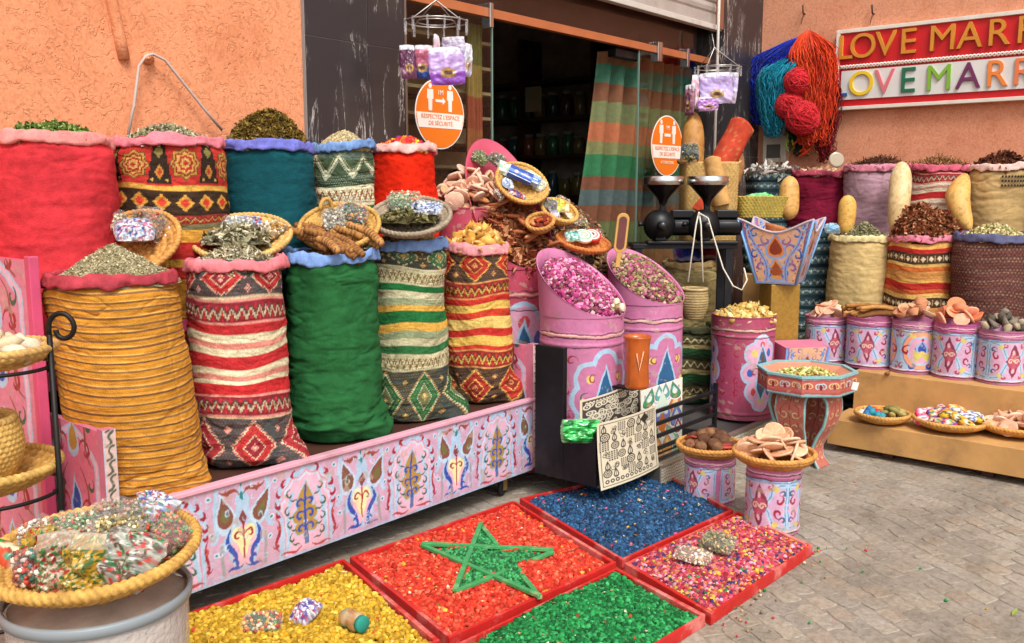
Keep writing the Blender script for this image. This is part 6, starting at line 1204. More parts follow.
for (ux_, uy_, w__, h__, cl_, ln) in [(.07, .25, .05, .12, 0, -.3), (.04, .31, .04, .07, 1, .3), (.09, .14, .05, .09, 0, .2), (.04, .18, .045, .09, 2, 0), (.05, .08, .05, .10, 4, .4), (.10, .05, .04, .08, 5, 0), (.03, .12, .03, .06, 3, 0), (.11, .32, .03, .06, 6, 0), (.10, .22, .03, .07, 2, .2)]:
    for m_ in (0, 1):
        d = drop(ux_ if not m_ else .26-ux_, uy_, w__*1.5, h__*1.25, lean=ln if not m_ else -ln); cF.poly((d-d.mean(0))*1.25+d.mean(0), '#f2eee2'); cF.poly((d-d.mean(0))*1.12+d.mean(0), '#4a5a60'); cF.poly(d, pal_[cl_]); cF.poly((d-d.mean(0))*.5+d.mean(0), '#e8c89a' if cl_ in (0, 5) else '#dfe6dc')
for k in range(26): x_, y_ = g.uniform(.01, .12), g.uniform(.02, .34); both(cF, curl(x_, y_, .012, g.uniform(0, 6), .9), .13, .003, pal_[g.integers(0, 7)])
cF.poly(drop(.13, .17, .05, .1), '#d8752c'); cF.poly(drop(.13, .27, .06, .12), '#cfe0cf')
a0, a1, a3 = q3(641, 463, 2.58), q3(682, 445, 2.58), q3(641, 391, 2.58); sheet('flower_print', 'colourful symmetrical flower print card behind the black slats', a0, a1-a0, a3-a0, cF.out())
packet('shiny bright green foil pouch on the corner of the black case', q3(581, 431, 2.60), .21, .12, .04, ['#18a03a', '#2fc858', '#0f8a30', '#48d868'], (R(80), R(2), R(-40)), 140, mat=M('green_foil', rough=.25, bump=.5, bscale=30, coat=.8, metal=.3), spots=40)
packet('folded green plastic sheet inside the slatted front of the black case', q3(603, 466, 2.60), .10, .12, .02, ['#1f8f3a', '#2fa84a', '#157a2c'], (R(90), 0, R(-4)), 141, spots=30)
# terracotta cup
cu_ = D(637, 362, 4.72); t = thing('terracotta_cup', 'glazed orange-brown terracotta cup hanging in front of the pink scoop drums', 'cup', (cu_[0], cu_[1], cu_[2]-.135)); V, F = lathe([(0, .0), (.055, .0), (.062, .006), (.065, .02), (.060, .10), (.064, .22), (.069, .262), (.072, .27), (.066, .272), (.058, .25), (.054, .10), (.05, .02), (0, .015)], 56, False, False)
mesh('cup_body', V, F, M('terracotta_glaze', '#b5581c', rough=.3, var=.25, vscale=9, coat=.4, spec=.5), t)
vv = [np.array([.0662*math.sin(s_), -.0662*math.cos(s_), zz]) for s_, zz in ((-1.05, .19), (-.82, .10), (-.5, .20))]; MB().add(tube(np.array([vv[0], (vv[0]+vv[1])/2*1.02, vv[1], (vv[1]+vv[2])/2*1.02, vv[2]])*[1, 1, 1], .0035, 6)).build('scratched_mark', M('scratch', '#e0a47a'), t)
MB().add(bx(-.03, .03, -.0, .45, -.012, -.002)).build('bracket', black_metal, t, smooth=False)
# ================================================================== SHOP STEP
t = thing('shop_step', 'low dark shop step with a pale patterned riser and metal edge', 'step', (4.15, 2.47, 0)); MB().add(bx(0, 1.55, .012, 1.45, 0, .135)).build('step_block', M('dark_step', '#4a4644', rough=.6, var=.25, vscale=6), t, smooth=False)
MB().add(bx(0, 1.56, -.006, .03, .135, .152)).build('metal_edge', M('edge_metal', '#b9b2a4', rough=.35, metal=.8), t, smooth=False, bevel=.003)
c = Canvas(1.55, .13, 420, '#d6cfb8')
for j in range(8):
    for i in range(100): dia(c, (i+.5*(j % 2))*.0165, .008+j*.0165, .006, .004, '#4a4238')
quad_painted('patterned_riser', c.out(), (0, 0, .002), (1.55, 0, 0), (0, 0, .13), .01, paper, t, edge='#8a8474', seed=3)
# big drum
x, y, r, z = pxr(713, 775, 318, Y=2.66)
painted_drum('tall_drum', 'tall crimson painted drum of pale dried flowers behind the octagonal table', 'drum', (x, y, .155), r, z-.155, 'lobed', '#a84664', rot=.40, seed=12)
heap('flower_heap', 'heap of pale yellow dried flower pieces on the tall crimson drum', x, y, z-.03, r*.94, .09, CHUNK+FLAKES, 420, .026, ['#d8bc74', '#c9a658', '#e4cf96', '#b8944a'], basecol='#8a6c34')
# dark textiles behind
x, y, r, z = pxr(672, 712, 330, Y=3.15); c = kilim('boho', 2*np.pi*.17, z-.13)
sack('slumped green and cream banded kilim bag on the shop step behind the hanging basket', x, y, .17, .135, z, c, '#4a4a34', seed=91, wr=1.5)
x, y, r, z = pxr(664, 716, 264, Y=3.3); sack('plain olive burlap sack under the coffee grinders', x, y, .19, z-.5, z, '#b5a26e', '#ab8f62', seed=92, wr=1.0)
packet('crumpled blue and purple cloth bundle on the burlap sack', (x-.08, y-.02, z+.06), .2, .14, .12, ['#2a3f9a', '#3a5ab8', '#5a2f7a', '#1f3080'], (R(30), 0, TC), 151, mat=velvet, name='cloth_bundle', cat='bundle', spots=12)
packet('crumpled dark red cloth bundle on the burlap sack', (x+.10, y-.06, z+.06), .17, .14, .12, ['#7a1f2c', '#8f2a34', '#5a1822'], (R(30), 0, TC), 152, mat=velvet, name='cloth_bundle', cat='bundle', spots=12)
# ================================================================== GRINDERS ON THEIR STAND
rtv = np.array([math.sin(R(40.3)), -math.cos(R(40.3)), 0]); fwv = np.array([math.cos(R(40.3)), math.sin(R(40.3)), 0])
cast = M('black_cast_iron', '#18181a', rough=.4, metal=.4, bump=.3, bscale=90, spec=.5)
st = D(682, 243, 6.1); zt = st[2]
t = thing('grinder_table', 'narrow black metal table carrying the two coffee grinders', 'table', (st[0], st[1], 0), (0, 0, TC)); MB().add(bx(-.34, .34, -.13, .15, zt-.03, zt)).build('table_top', black_metal, t, smooth=False, bevel=.003)
for sx in (-.31, .28):
    for sy in (-.11, .12): MB().add(bx(sx-.015, sx+.03, sy-.015, sy+.015, 0, zt-.03)).build('leg', black_metal, t, smooth=False)
for (px, lb, mot) in ((662, 'left black coffee grinder with a steel hopper in front of the orange sticker', 1), (706, 'right black coffee grinder with a steel hopper and white cords hanging from it', 1)):
    q = D(px, 243, 6.0); t = thing('coffee_grinder', lb, 'coffee grinder', (q[0], q[1], zt), (0, 0, TC), 'coffee grinders on the black table')
    V, F = lathe([(0, -.05), (.085, -.05), (.10, -.035), (.105, 0), (.10, .03), (.07, .045), (.05, .07), (0, .07)], 40, False, False); mesh('grinding_head', V @ rotm((R(90), 0, 0)).T+[-.02, 0, .12], F, cast, t)
    V, F = lathe([(0, 0), (.028, 0), (.03, .05), (.018, .055), (.018, .08), (.03, .085), (.03, .1), (0, .1)], 24, False, False); mesh('adjusting_knob', V @ rotm((R(90), 0, 0)).T+[-.02, -.05, .12], F, M('iron_knob', '#3a3a3a', rough=.3, metal=.8), t)
    V, F = lathe([(0, 0), (.055, 0), (.062, .02), (.062, .16), (.055, .18), (0, .18)], 30, False, False); V[:, :2] *= (1+.04*np.sign(np.sin(np.arctan2(V[:, 1], V[:, 0])*12)))[:, None]; mesh('motor', V @ rotm((0, R(90), 0)).T+[.05, .04, .115], F, cast, t)
    MB().add(bx(-.02, .02, -.02, .02, .20, .26)).add(bx(-.10, .2, -.05, .07, 0, .02)).add(bx(-.05, .02, -.04, .04, .02, .06)).add(bx(.06, .2, -.02, .08, .17, .22)).build('casting', cast, t, smooth=False, bevel=.006)
    V, F = lathe([(.022, .245), (.026, .27), (.035, .29), (.10, .365), (.128, .385), (.128, .43), (.131, .432), (.124, .43), (.122, .385), (.03, .285), (.018, .27)], 48, False, False); k = V[:, 2] > .378
    mesh('hopper', V[:, :], F, M('hopper_black', '#1f1f20', rough=.25, metal=.7), t); V, F = lathe([(.1285, .380), (.131, .382), (.131, .434), (.124, .436), (.122, .38)], 48, False, False); mesh('steel_collar', V, F, steel, t)
    V, F = lathe([(0, 0), (.014, .0), (.016, .03), (0, .04)], 16, False, False); mesh('crank_knob', V @ rotm((R(90), 0, R(-60))).T+[-.13, -.03, .13], F, cast, t); MB().add(tube([(-.1, 0, .12), (-.14, -.03, .13)], .007, 6)).build('crank_arm', cast, t)
rope = M('white_rope', '#d8d0c0', rough=.9)
q = D(700, 214, 5.78); hb = D(694, 300, 5.78)
for (x0, x1, yy, lb) in ((696, 688, 282, 'left white cord carrying the tiny hanging basket'), (701, 703, 282, 'middle white cord carrying the tiny hanging basket')):
    a_, b_ = D(699, 212, 5.82), D(x1, yy, 5.78); tag(MB().add(tube(np.array([a_, D(x0, 225, 5.80), b_]), .005, 6)).build('cord', rope), lb, 'cord')
pts = [D(*p_) for p_ in ((699, 213, 5.8), (708, 218, 5.8), (716, 245, 5.8), (723, 268, 5.78), (733, 286, 5.75), (742, 290, 5.7), (747, 280, 5.7), (744, 268, 5.75))]; tag(MB().add(tube(np.array(pts), .005, 6)).build('cord', rope), 'white cord looping from the right grinder down to the painted planter', 'cord')
t = thing('hanging_basket', 'tiny woven basket hanging on white cords below the right grinder', 'basket', (hb[0], hb[1], hb[2]-.12)); V, F, C = bucket_mesh(.055, .075, .19, 5, 90, '#a08a5c', .02); mesh('woven_wall', V, F, straw, t, col=C); a = np.linspace(0, 6.283, 60, endpoint=False); V, F = tube(np.stack([.078*np.cos(a), .078*np.sin(a), np.full(60, .19)], 1), .01, 6, True); mesh('rim', V, F, straw, t, col=straw_cols(V, 3, '#b8a070'))
# straw box basket behind grinders with rolled things
q = D(708, 200, 6.45); t = thing('square_basket', 'tall square straw basket behind the grinders holding rolled goods', 'basket', (q[0], q[1], q[2]-.30), (0, 0, TC))
def sqbasket(W, Dp, H, base, fl=0.0, ny=60, nx=200, seed=1):
    u = np.linspace(0, 1, nx, endpoint=False); a = u*2*np.pi; ca, sa = np.cos(a), np.sin(a); k = (np.abs(ca)**6+np.abs(sa)**6)**(-1/6); z = np.linspace(0, H, ny); U, Z = np.meshgrid(u, z); sc = 1+fl*Z/H
    off = .004*np.sin(U*nx*1.57+np.floor(Z/.02)*np.pi)*np.abs(np.sin(np.pi*Z/.02))+.003*np.abs(np.sin(np.pi*Z/.02))
    o_ = np.stack([(W/2*k*ca)[None]*sc+off*np.sign(ca), (Dp/2*k*sa)[None]*sc+off*np.sign(sa), Z], 2).reshape(-1, 3); i_ = np.stack([(W/2*k*ca)[None]*sc*.94, (Dp/2*k*sa)[None]*sc*.94, Z+.003], 2).reshape(-1, 3); n = len(o_); g = gridF(nx, ny, True); L = (ny-1)*nx; i = np.arange(nx); i2 = (i+1) % nx; V = np.concatenate([o_, i_])
    return V, [g, g[:, ::-1]+n, np.stack([L+i, L+i2, n+L+i2, n+L+i], 1), i[None][:, ::-1], (i+n)[None]], straw_cols(V, seed, base)
V, F, C = sqbasket(.36, .26, .56, '#b89458', .04); mesh('woven_wall', V, F, straw, t, col=C)
for sx in (-1, 1):
    a = np.linspace(0, np.pi, 14); MB().add(tube(np.stack([np.full(14, sx*.185)+sx*.03*np.sin(a), .06*np.cos(a), .55+.02*np.sin(a)], 1), .010, 6), '#b89458').build('handle', straw, t)
def rolled(label, a_, b_, r, colr, tip, seed, mat=velvet):
    n = 40; tt = np.linspace(0, 1, n)[:, None]; pts = a_*(1-tt)+b_*tt; V, F = tube(pts, r*(1+.03*np.sin(tt[:, 0]*20)), 40); F = [F[0]]; ax = (b_-a_)/np.linalg.norm(b_-a_); Vi = V.copy(); cen = np.repeat(pts, 40, 0); Vi = cen+(V-cen)*.86; th = np.tile(np.linspace(0, 6.283, 40, endpoint=False), n)
    fl = (np.repeat(tt[:, 0], 40) > .93)*.025*(.5+.5*np.sin(th*2+seed)); V = V+ax*fl[:, None]; Vi = Vi+ax*fl[:, None]; m = len(V); L = (n-1)*40; i = np.arange(40); i2 = (i+1) % 40
    C = np.zeros((m, 3))+lin(colr); sp_ = sn(V*25, seed, .9, 3); C[sp_ > .62] = C[sp_ > .62]*.5+lin(tip)*.4; C = np.concatenate([C, np.zeros((m, 3))+lin(tip)]); return tag(mesh('rolled_skin', np.concatenate([V, Vi]), F+[F[0][:, ::-1]+m, np.stack([L+i, L+i2, m+L+i2, m+L+i], 1)], mat, None, col=C), label, 'roll')
rolled('red patterned leather roll slanting out of the square straw basket', D(696, 212, 6.4), D(742, 126, 6.4), .088, '#b8452f', '#c9a26a', 3)
rolled('small tan leather roll in front of the red one in the square basket', D(722, 205, 6.3), D(712, 160, 6.28), .058, '#c99a5e', '#d8b888', 4)
def gourd(label, pts, rs, cols=('#d8a860', '#c98f48'), seed=1, group=None):
    p = np.array(pts); tt = np.linspace(0, len(p)-1, 40); P_ = np.stack([np.interp(tt, range(len(p)), p[:, k]) for k in range(3)], 1)
    for _ in range(6): P_[1:-1] = (P_[:-2]+P_[1:-1]*2+P_[2:])/4
    rr = np.interp(tt, range(len(p)), rs); e = np.linspace(0, 1, 40); ee = np.clip(np.minimum(e, 1-e)/.30, 0.004, 1); rr = rr*np.sqrt(1-(1-ee)**2); V, F = tube(P_, rr, 40); f = sn(V*7, seed, .7, 3); f2 = sn(V*22, seed+1, .9, 2)
    V = V+0*V; C = lin(cols[0])[None]*(.5+.5*np.clip(.5+f, 0, 1))[:, None]+lin(cols[1])[None]*(.5-.5*np.clip(.5+f, 0, 1))[:, None]; C[f2 > .5] *= .72; f3 = sn(V*60, seed+5, .9, 2); C[f3 > .6] *= .8; return tag(mesh('gourd', V, F, satin, None, col=C.clip(0, 1)), label, 'gourd', group)
gourd('upright tan gourd behind the red leather roll below the hanging pouches', [D(690, 205, 6.6), D(692, 160, 6.6), D(694, 112, 6.6)], [.08, .085, .075], ('#c08a48', '#a87034'), 2)
gourd('brown gourd peeping out at the right of the red leather roll', [D(728, 190, 6.6), D(734, 165, 6.6), D(736, 148, 6.6)], [.07, .075, .05], ('#a9774a', '#946238'), 6)
packet('crumpled green foil bag at the left of the square straw basket', D(690, 153, 6.3), .13, .13, .08, ['#4a6a5a', '#8a7a3a', '#3a5a6a', '#b8a060', '#2f4a3a'], (R(60), 0, TC), 160)
# yellow-green rectangular basket
q = D(757, 205, 6.55); t = thing('shallow_basket', 'shallow square straw basket holding bright green packs behind the planter', 'basket', (q[0], q[1], q[2]-.09), (0, 0, TC+.1)); V, F, C = sqbasket(.30, .24, .15, '#b09a48', .25, 24); mesh('woven_wall', V, F, straw, t, col=C)
packet('bright green plastic pack in the shallow square basket', q+[-.0, -.02, .05], .22, .08, .04, ['#2fb84a', '#48d060', '#8ae090'], (R(20), 0, TC), 161, spots=12)
# ================================================================== PAINTED PLANTER ON GOLD COLUMN
pc = D(779, 300, 6.15)
t = thing('gold_column', 'square gold painted column under the wavy painted planter', 'column', (pc[0], pc[1], 0), (0, 0, TC+R(8))); zb = D(779, 284, 6.02)[2]
MB().add(bx(-.10, .10, -.10, .10, 0, zb-.004)).build('shaft', M('gold_paint', '#a27c34', rough=.4, metal=.35, bump=.6, bscale=120, var=.25, vscale=40), t, smooth=False, bevel=.006)
t = thing('painted_planter', 'flared blue and orange painted planter with scalloped rims on the gold column', 'planter', (pc[0], pc[1], zb), (0, 0, TC-R(27)))
hp = .42
def trap_face(W0, W1, H, ppm=420):
    c = Canvas(W1, H, ppm, '#7d9fd6'); cx = W1/2; s = H
    def wid(y): return (W0+(W1-W0)*y/H)/2
    for k_, cl_ in ((.95, '#5f7fc0'), (.90, '#8a3a6a'), (.87, '#dba882'), ): c.poly([(cx-wid(.02)*k_, .012), (cx+wid(.02)*k_, .012), (cx+wid(H)*k_, H-.0), (cx-wid(H)*k_, H-.0)], cl_)
    c.poly(drop(cx, .60*s, .32*s, .44*s), '#7fa8de'); c.poly(drop(cx, .60*s, .26*s, .36*s), '#d9834a'); c.poly(drop(cx, .59*s, .19*s, .26*s), '#8a3a24')
    c.poly(drop(cx, .24*s, .30*s, .42*s), '#7fa8de'); c.poly(drop(cx, .24*s, .24*s, .34*s), '#d9934a'); c.poly(drop(cx, .24*s, .17*s, .24*s), '#9a4a24')
    for yy, a, xx in ((.78, 1, .62), (.55, 0, .52), (.35, 2, .42), (.9, 2, .8), (.16, 1, .3), (.68, 2, .30), (.88, 0, .38), (.45, 1, .75), (.25, 0, .62)):
        both(c, curl(cx-xx*wid(yy*s), yy*s, .085*s, a, .9), cx, .045*s, '#6f96d4'); both(c, curl(cx-xx*wid(yy*s), yy*s, .085*s, a, .9), cx, .022*s, ['#a83a5a', '#3a3a8a', '#b84a3a'][a])
    both(c, bez((cx-.75*wid(s), .92*s), (cx-.9*wid(.5*s), .5*s), (cx-.1*wid(.3*s), .42*s), (cx-.5*wid(0), .05*s)), cx, .06*s, '#7fa8de', taper=False); both(c, bez((cx-.75*wid(s), .92*s), (cx-.9*wid(.5*s), .5*s), (cx-.1*wid(.3*s), .42*s), (cx-.5*wid(0), .05*s)), cx, .012*s, '#9a3a5a', taper=False)
    for k_ in range(16): 
        y_ = .06+k_*.06; both(c, [(cx-.8*wid(y_*s), y_*s), (cx-.79*wid(y_*s), y_*s)], cx, .022*s, ['#b83a3a', '#e8d070', '#3a4a9a'][k_ % 3], taper=False)
    return c.out()
nS = 4; Rb_, Rt_ = .18, .335
A = trap_face(2*Rb_*math.sin(math.pi/nS), 2*Rt_*math.sin(math.pi/nS), hp)
for k in range(nS):
    a0, a1 = 2*math.pi*(k-.5)/nS, 2*math.pi*(k+.5)/nS; ny, nx = A.shape[:2]; U, V_ = np.meshgrid(np.linspace(0, 1, nx), np.linspace(0, 1, ny))
    rise = hp*(1-.20*np.sin(np.pi*U)**1.3); Z = V_*rise; rr = Rb_+(Rt_-Rb_)*Z/hp; b0 = np.array([math.cos(a0), math.sin(a0)]); b1 = np.array([math.cos(a1), math.sin(a1)])
    XY = rr[..., None]*(b0*(1-U[..., None])+b1*U[..., None]); V3 = np.concatenate([XY, Z[..., None]], 2).reshape(-1, 3)
    # sample the drawing by true position on the trapezoid
    yi = np.clip((Z/hp*(ny-1)).astype(int), 0, ny-1); wv = (Rb_+(Rt_-Rb_)*Z/hp)/Rt_; xi = np.clip(((.5+(U-.5)*wv)*(nx-1)).astype(int), 0, nx-1); C = wear(A[yi, xi], 20+k).reshape(-1, 3)
    o = mesh('painted_face', V3, gridF(nx, ny), wood_paint, t, col=C, smooth=False); sm = o.modifiers.new('t', 'SOLIDIFY'); sm.thickness = .012; sm.offset = -1
    ed = np.concatenate([V3.reshape(ny, nx, 3)[-1]]); MB().add(tube(ed+[0, 0, .004], .008, 6), '#b9aab0').build('scalloped_rim', wood_paint, t)
    MB().add(tube(np.array([V3.reshape(ny, nx, 3)[0, 0], V3.reshape(ny, nx, 3)[-1, 0]]), .008, 6), '#7ab0e0').build('corner_bead', wood_paint, t)
MB().add(prismz([(Rb_*math.cos(2*math.pi*(k-.5)/nS)*.98, Rb_*math.sin(2*math.pi*(k-.5)/nS)*.98) for k in range(nS)], .0, .015), '#6a4a3a').build('bottom', wood_paint, t, smooth=False)
MB().add(prismz([(.24*math.cos(2*math.pi*(k-.5)/nS), .24*math.sin(2*math.pi*(k-.5)/nS)) for k in range(nS)], .26, .27), '#8a6a4a').build('inner_shelf', wood_paint, t, smooth=False)
pb = np.array([pc[0], pc[1], zb+.30])
for dx, dy, s_, lb in ((-.07, -.02, 1.35, 'upright terracotta bowl standing in the painted planter'), (.06, .0, .9, 'small clay bowl in the middle of the painted planter'), (.14, .04, .85, 'small clay bowl at the right of the painted planter')):
    V, F = lathe([(0, 0), (.03, 0), (.034, .01), (.05, .06), (.055, .075), (.05, .072), (.03, .012), (0, .01)], 32, False, False); l_ = pb+rtv*dx+fwv*dy-[0, 0, .02]; tag(mesh('clay_bowl', V*s_, F, matte, None, col=np.zeros((len(V), 3))+lin('#b8734a'), loc=l_, rot=(.2, .2, 0)), lb, 'bowl')
pr = [piece('dried_root', CHUNK[i], ['#9a8468', '#bfae94'][i % 2], seed=i) for i in range(3)]
for o in pr: o.data.transform(Matrix.Scale(.035, 4))
place(pr, spread(12, .17, 2, .02, 7), pb+[0, 0, .0], 'knobbly grey-brown dried root in the painted planter', 'dried root', 'dried roots in the planter')
packet('light blue cloth pouch at the right edge of the painted planter', D(832, 229, 5.9), .10, .07, .05, ['#8ac0e0', '#a8d4ea'], (R(50), 0, TC), 170, spots=8)
# ================================================================== OCTAGONAL TABLE
oc = D(806, 385, 5.42); ox, oy = oc[0], oc[1]; z1_ = D(806, 397, 5.16)[2]; z2_ = D(806, 380, 5.14)[2]+.01
t = thing('octagonal_table', 'carved octagonal table with a deep red-patterned tray top and curved pale blue legs', 'table', (ox, oy, 0), (0, 0, R(40.3+22.5))); Ro = .28
def oct_(r, k): a = 2*math.pi*(k)/8; return np.array([r*math.cos(a), r*math.sin(a)])
sw = 2*Ro*math.sin(math.pi/8); hz_ = z2_-z1_; c = Canvas(sw, hz_, 520, '#a84c48'); c.rect(0, sw, hz_*.2, hz_*.8, '#b65c52')
for k in range(3):
    cx = sw*(k+.5)/3; both(c, curl(cx-sw*.06, hz_/2, hz_*.24, 0, .9), cx, .006, '#e0c08a' if k != 1 else '#a8d4d8'); c.ell(cx, hz_/2, hz_*.08, hz_*.16, '#6f1f24')
c.rect(0, sw, hz_*.88, hz_, '#7fb0b4'); c.rect(0, sw, 0, hz_*.10, '#7fb0b4'); A = c.out()
for k in range(8):
    p0, p1 = oct_(Ro, k), oct_(Ro, k+1); quad_painted('side_board', A, (p0[0], p0[1], z1_), (p1[0]-p0[0], p1[1]-p0[1], 0), (0, 0, hz_), .012, wood_paint, t, edge='#7fb0b4', seed=30+k)
rim_o = [oct_(Ro+.006, k) for k in range(8)]; rim_i = [oct_(Ro-.02, k) for k in range(8)]; V = np.array([[*p_, z2_+.006] for p_ in rim_o]+[[*p_, z2_+.006] for p_ in rim_i]+[[*p_, z2_-.006] for p_ in rim_o]+[[*p_, z2_-.006] for p_ in rim_i]); i = np.arange(8); i2 = (i+1) % 8
mesh('top_rim', V, [np.stack([i, i2, i2+8, i+8], 1), np.stack([i+16, i2+16, i2, i], 1), np.stack([i+8, i2+8, i2+24, i+24], 1), np.stack([i+24, i2+24, i2+16, i+16], 1)], wood_paint, t, smooth=False, col=np.zeros((32, 3))+lin('#86b4b6'))
V = np.array([[*p_, z2_-.004] for p_ in rim_i]+[[*oct_(Ro-.09, k), z2_-.035] for k in range(8)]); mesh('dished_top', V, [np.stack([i, i2, i2+8, i+8], 1), (i+8)[None]], wood_paint, t, smooth=False, col=np.zeros((16, 3))+lin('#c98468'))
MB().add(prismz([oct_(Ro-.01, k) for k in range(8)], z1_-.008, z1_+.004), '#7fb0b4').build('bottom_moulding', wood_paint, t, smooth=False)
# curved leg boards
H_ = z1_-.006
prof = [(.15, 1), (.185, .9), (.19, .75), (.165, .55), (.125, .4), (.095, .25), (.10, .12), (.14, 0)]
vv = np.linspace(0, 1, 60); pr_ = np.interp(vv, [p_[1] for p_ in prof][::-1], [p_[0] for p_ in prof][::-1])
for _ in range(3): pr_[1:-1] = (pr_[:-2]+2*pr_[1:-1]+pr_[2:])/4
for k in (0, 2, 4, 6):
    an = R(22.5)+k*R(45); W_ = .19; c = Canvas(W_, H_, 420, '#b9695a'); cx = W_/2
    for q_ in range(5):
        y_ = H_*(.12+.2*q_); both(c, curl(cx-.035, y_, .03, q_ % 2*3, .95), cx, .008, '#d8c48a'); both(c, bez((cx-.07, y_-.03), (cx-.03, y_), (cx-.08, y_+.03), (cx-.02, y_+.06)), cx, .006, '#a03a34')
    c.stroke([(cx, .02), (cx, H_)], .006, '#a03a34'); c.rect(0, .010, 0, H_, '#8fbcbc'); c.rect(W_-.010, W_, 0, H_, '#8fbcbc'); A = c.out(); ny, nx = A.shape[:2]
    U, V_ = np.meshgrid(np.linspace(-1, 1, nx), np.linspace(0, 1, ny)); rr = np.interp(V_, vv, pr_); half = .095*np.interp(V_, [0, .12, .3, .75, 1], [.75, .6, .7, 1.0, .95])
    d_ = np.array([math.cos(an), math.sin(an)]); tn = np.array([-d_[1], d_[0]]); XY = rr[..., None]*d_+(U*half)[..., None]*tn; V3 = np.concatenate([XY, (V_*H_)[..., None]], 2).reshape(-1, 3)
    o = mesh('curved_leg', V3, gridF(nx, ny), wood_paint, t, col=wear(A, 50+k).reshape(-1, 3), smooth=True); s_ = o.modifiers.new('t', 'SOLIDIFY'); s_.thickness = .016; s_.offset = -1
heap('table_herbs', 'scatter of pale yellow-green dried pieces in the dished top of the octagonal table', ox, oy, z2_-.034, .17, .03, CHUNK, 150, .014, ['#c8c070', '#9aa858', '#d8d49a', '#b09a4a'], basecol='#a8704e')
tag(MB().add(box(0, 0, 0, .035, .002, .045)).build('price_tag', M('tag_white', '#e8e6e0'), None, smooth=False, loc=D(855, 386, 5.12), rot=(R(8), R(10), TC)), 'small white card stuck at the right rim of the octagonal table', 'card')
t = thing('black_crate', 'black plastic lattice crate in the shade right of the octagonal table', 'crate', tuple(P(848, 432, 0)*[1, 1, 0]+[.35, .1, 0])); mb = MB()
for k in range(6): mb.add(bx(-.14, .14, -.12, .12, .05+k*.07, .075+k*.07))
for sx in (-.14, -.05, .05, .14):
    for sy in (-.12, .12): mb.add(bx(sx-.008, sx+.008, sy-.008, sy+.008, 0, .46))
mb.build('lattice', M('black_plastic', '#1d1c1e', rough=.5), t, smooth=False); tag
small = thing('painted_box', 'small pink and blue painted box behind the octagonal table', 'box', tuple(D(799, 352, 6.0)-[0, 0, .17]), (0, 0, TC+R(10))); A = trap_face(.26, .30, .22); quad_painted('front_face', A, (-.15, -.1, 0), (.30, 0, 0), (0, -.02, .22), .2, wood_paint, small, seed=33)
MB().add(bx(-.12, .12, -.08, .1, -.5, -.002)).build('base_block', brown, small, smooth=False)
# ================================================================== TWO POTS WITH TRAYS ON THE PAVEMENT
for (px, pyb, pyt, wpx, lb, bl, k_) in ((714, 507, 458, 51, 'left small pink painted drum under the tray of brown dried pomanders', 'left', 0), (779, 537, 466, 55, 'right small pink painted drum under the tray of salmon clay discs', 'right', 1)):
    g0 = P(px, pyb, 0); d = dep(g0); r_ = wpx*d/920/2; ctr = g0+fwv*r_; ht = D(px, pyt-6, dep(ctr))[2]
    painted_drum('small_drum', lb, 'drum', tuple(ctr), r_, ht, 'knot', '#c0709a', rot=-.9 if k_ == 0 else -.75, seed=60+k_, group='small drums on the pavement')
    basket('flat straw tray of brown pomanders on the left small drum' if k_ == 0 else 'flat straw tray of salmon clay discs on the right small drum', ctr+[0, 0, ht+.004], .168 if k_ == 0 else .185, .045, (0, 0, 0), 'trays on the small pavement drums', base='#c98f4a', rows=7, seed=66+k_, r0=.08)
    tb = ctr+[0, 0, ht+.02]
    if k_ == 0:
        pr = []
        for i in range(3):
            V, F = ICO3; s_ = 1+.16*np.sin(V[:, 0]*22+i)*np.sin(V[:, 1]*22)*np.sin(V[:, 2]*22+i)+.06*sn(V, i, .6, 2); pr.append(piece('pomander', (V*s_[:, None]*.030, F), ['#6b4a34', '#7d5a3e', '#5a3a2a'][i], seed=i, amp=.3))
        place(pr, spread(26, .125, 3, .024, 9), tb+[0, 0, .025], 'rough brown clove-studded ball on the left small drum', 'dried fruit', 'brown balls on the left small drum')
        pr = [piece('chilli_pod', jit((ICO2[0]*[.05, .014, .010], ICO2[1]), .3, i), ['#8a2a20', '#a03a28'][i], mat=satin) for i in range(2)]
        place(pr, [((-.10*rtv[0]*1+fwv[0]*dx, -.10*rtv[1]+fwv[1]*dx, dz), (.2, .3, a_)) for dx, dz, a_ in ((-.03, .045, .3), (.02, .06, 1.2), (-.06, .04, 2.), (.0, .07, .8))]+[((0, .03, .10), (.1, .5, 1)), ((.05*rtv[0]-.11*fwv[0], .05*rtv[1]-.11*fwv[1], .045), (.1, 0, TC)), ((.08*rtv[0]-.08*fwv[0], .08*rtv[1]-.08*fwv[1], .05), (.1, .1, TC+.3))], tb, 'dark red dried pod tucked among the brown balls', 'dried pod', 'red pods on the left small drum')
    else:
        pr = [piece('clay_disc', disc_g(.050+.004*i, .012, 10+i), ['#cf9870', '#d8a680', '#c48c64', '#dcb08c'][i], seed=i, amp=.12) for i in range(4)]
        place(pr, spread(30, .135, 3, .034, 12, .75), tb+[0, 0, .022], 'salmon terracotta disc stacked on the right small drum', 'clay disc', 'salmon discs on the right small drum')
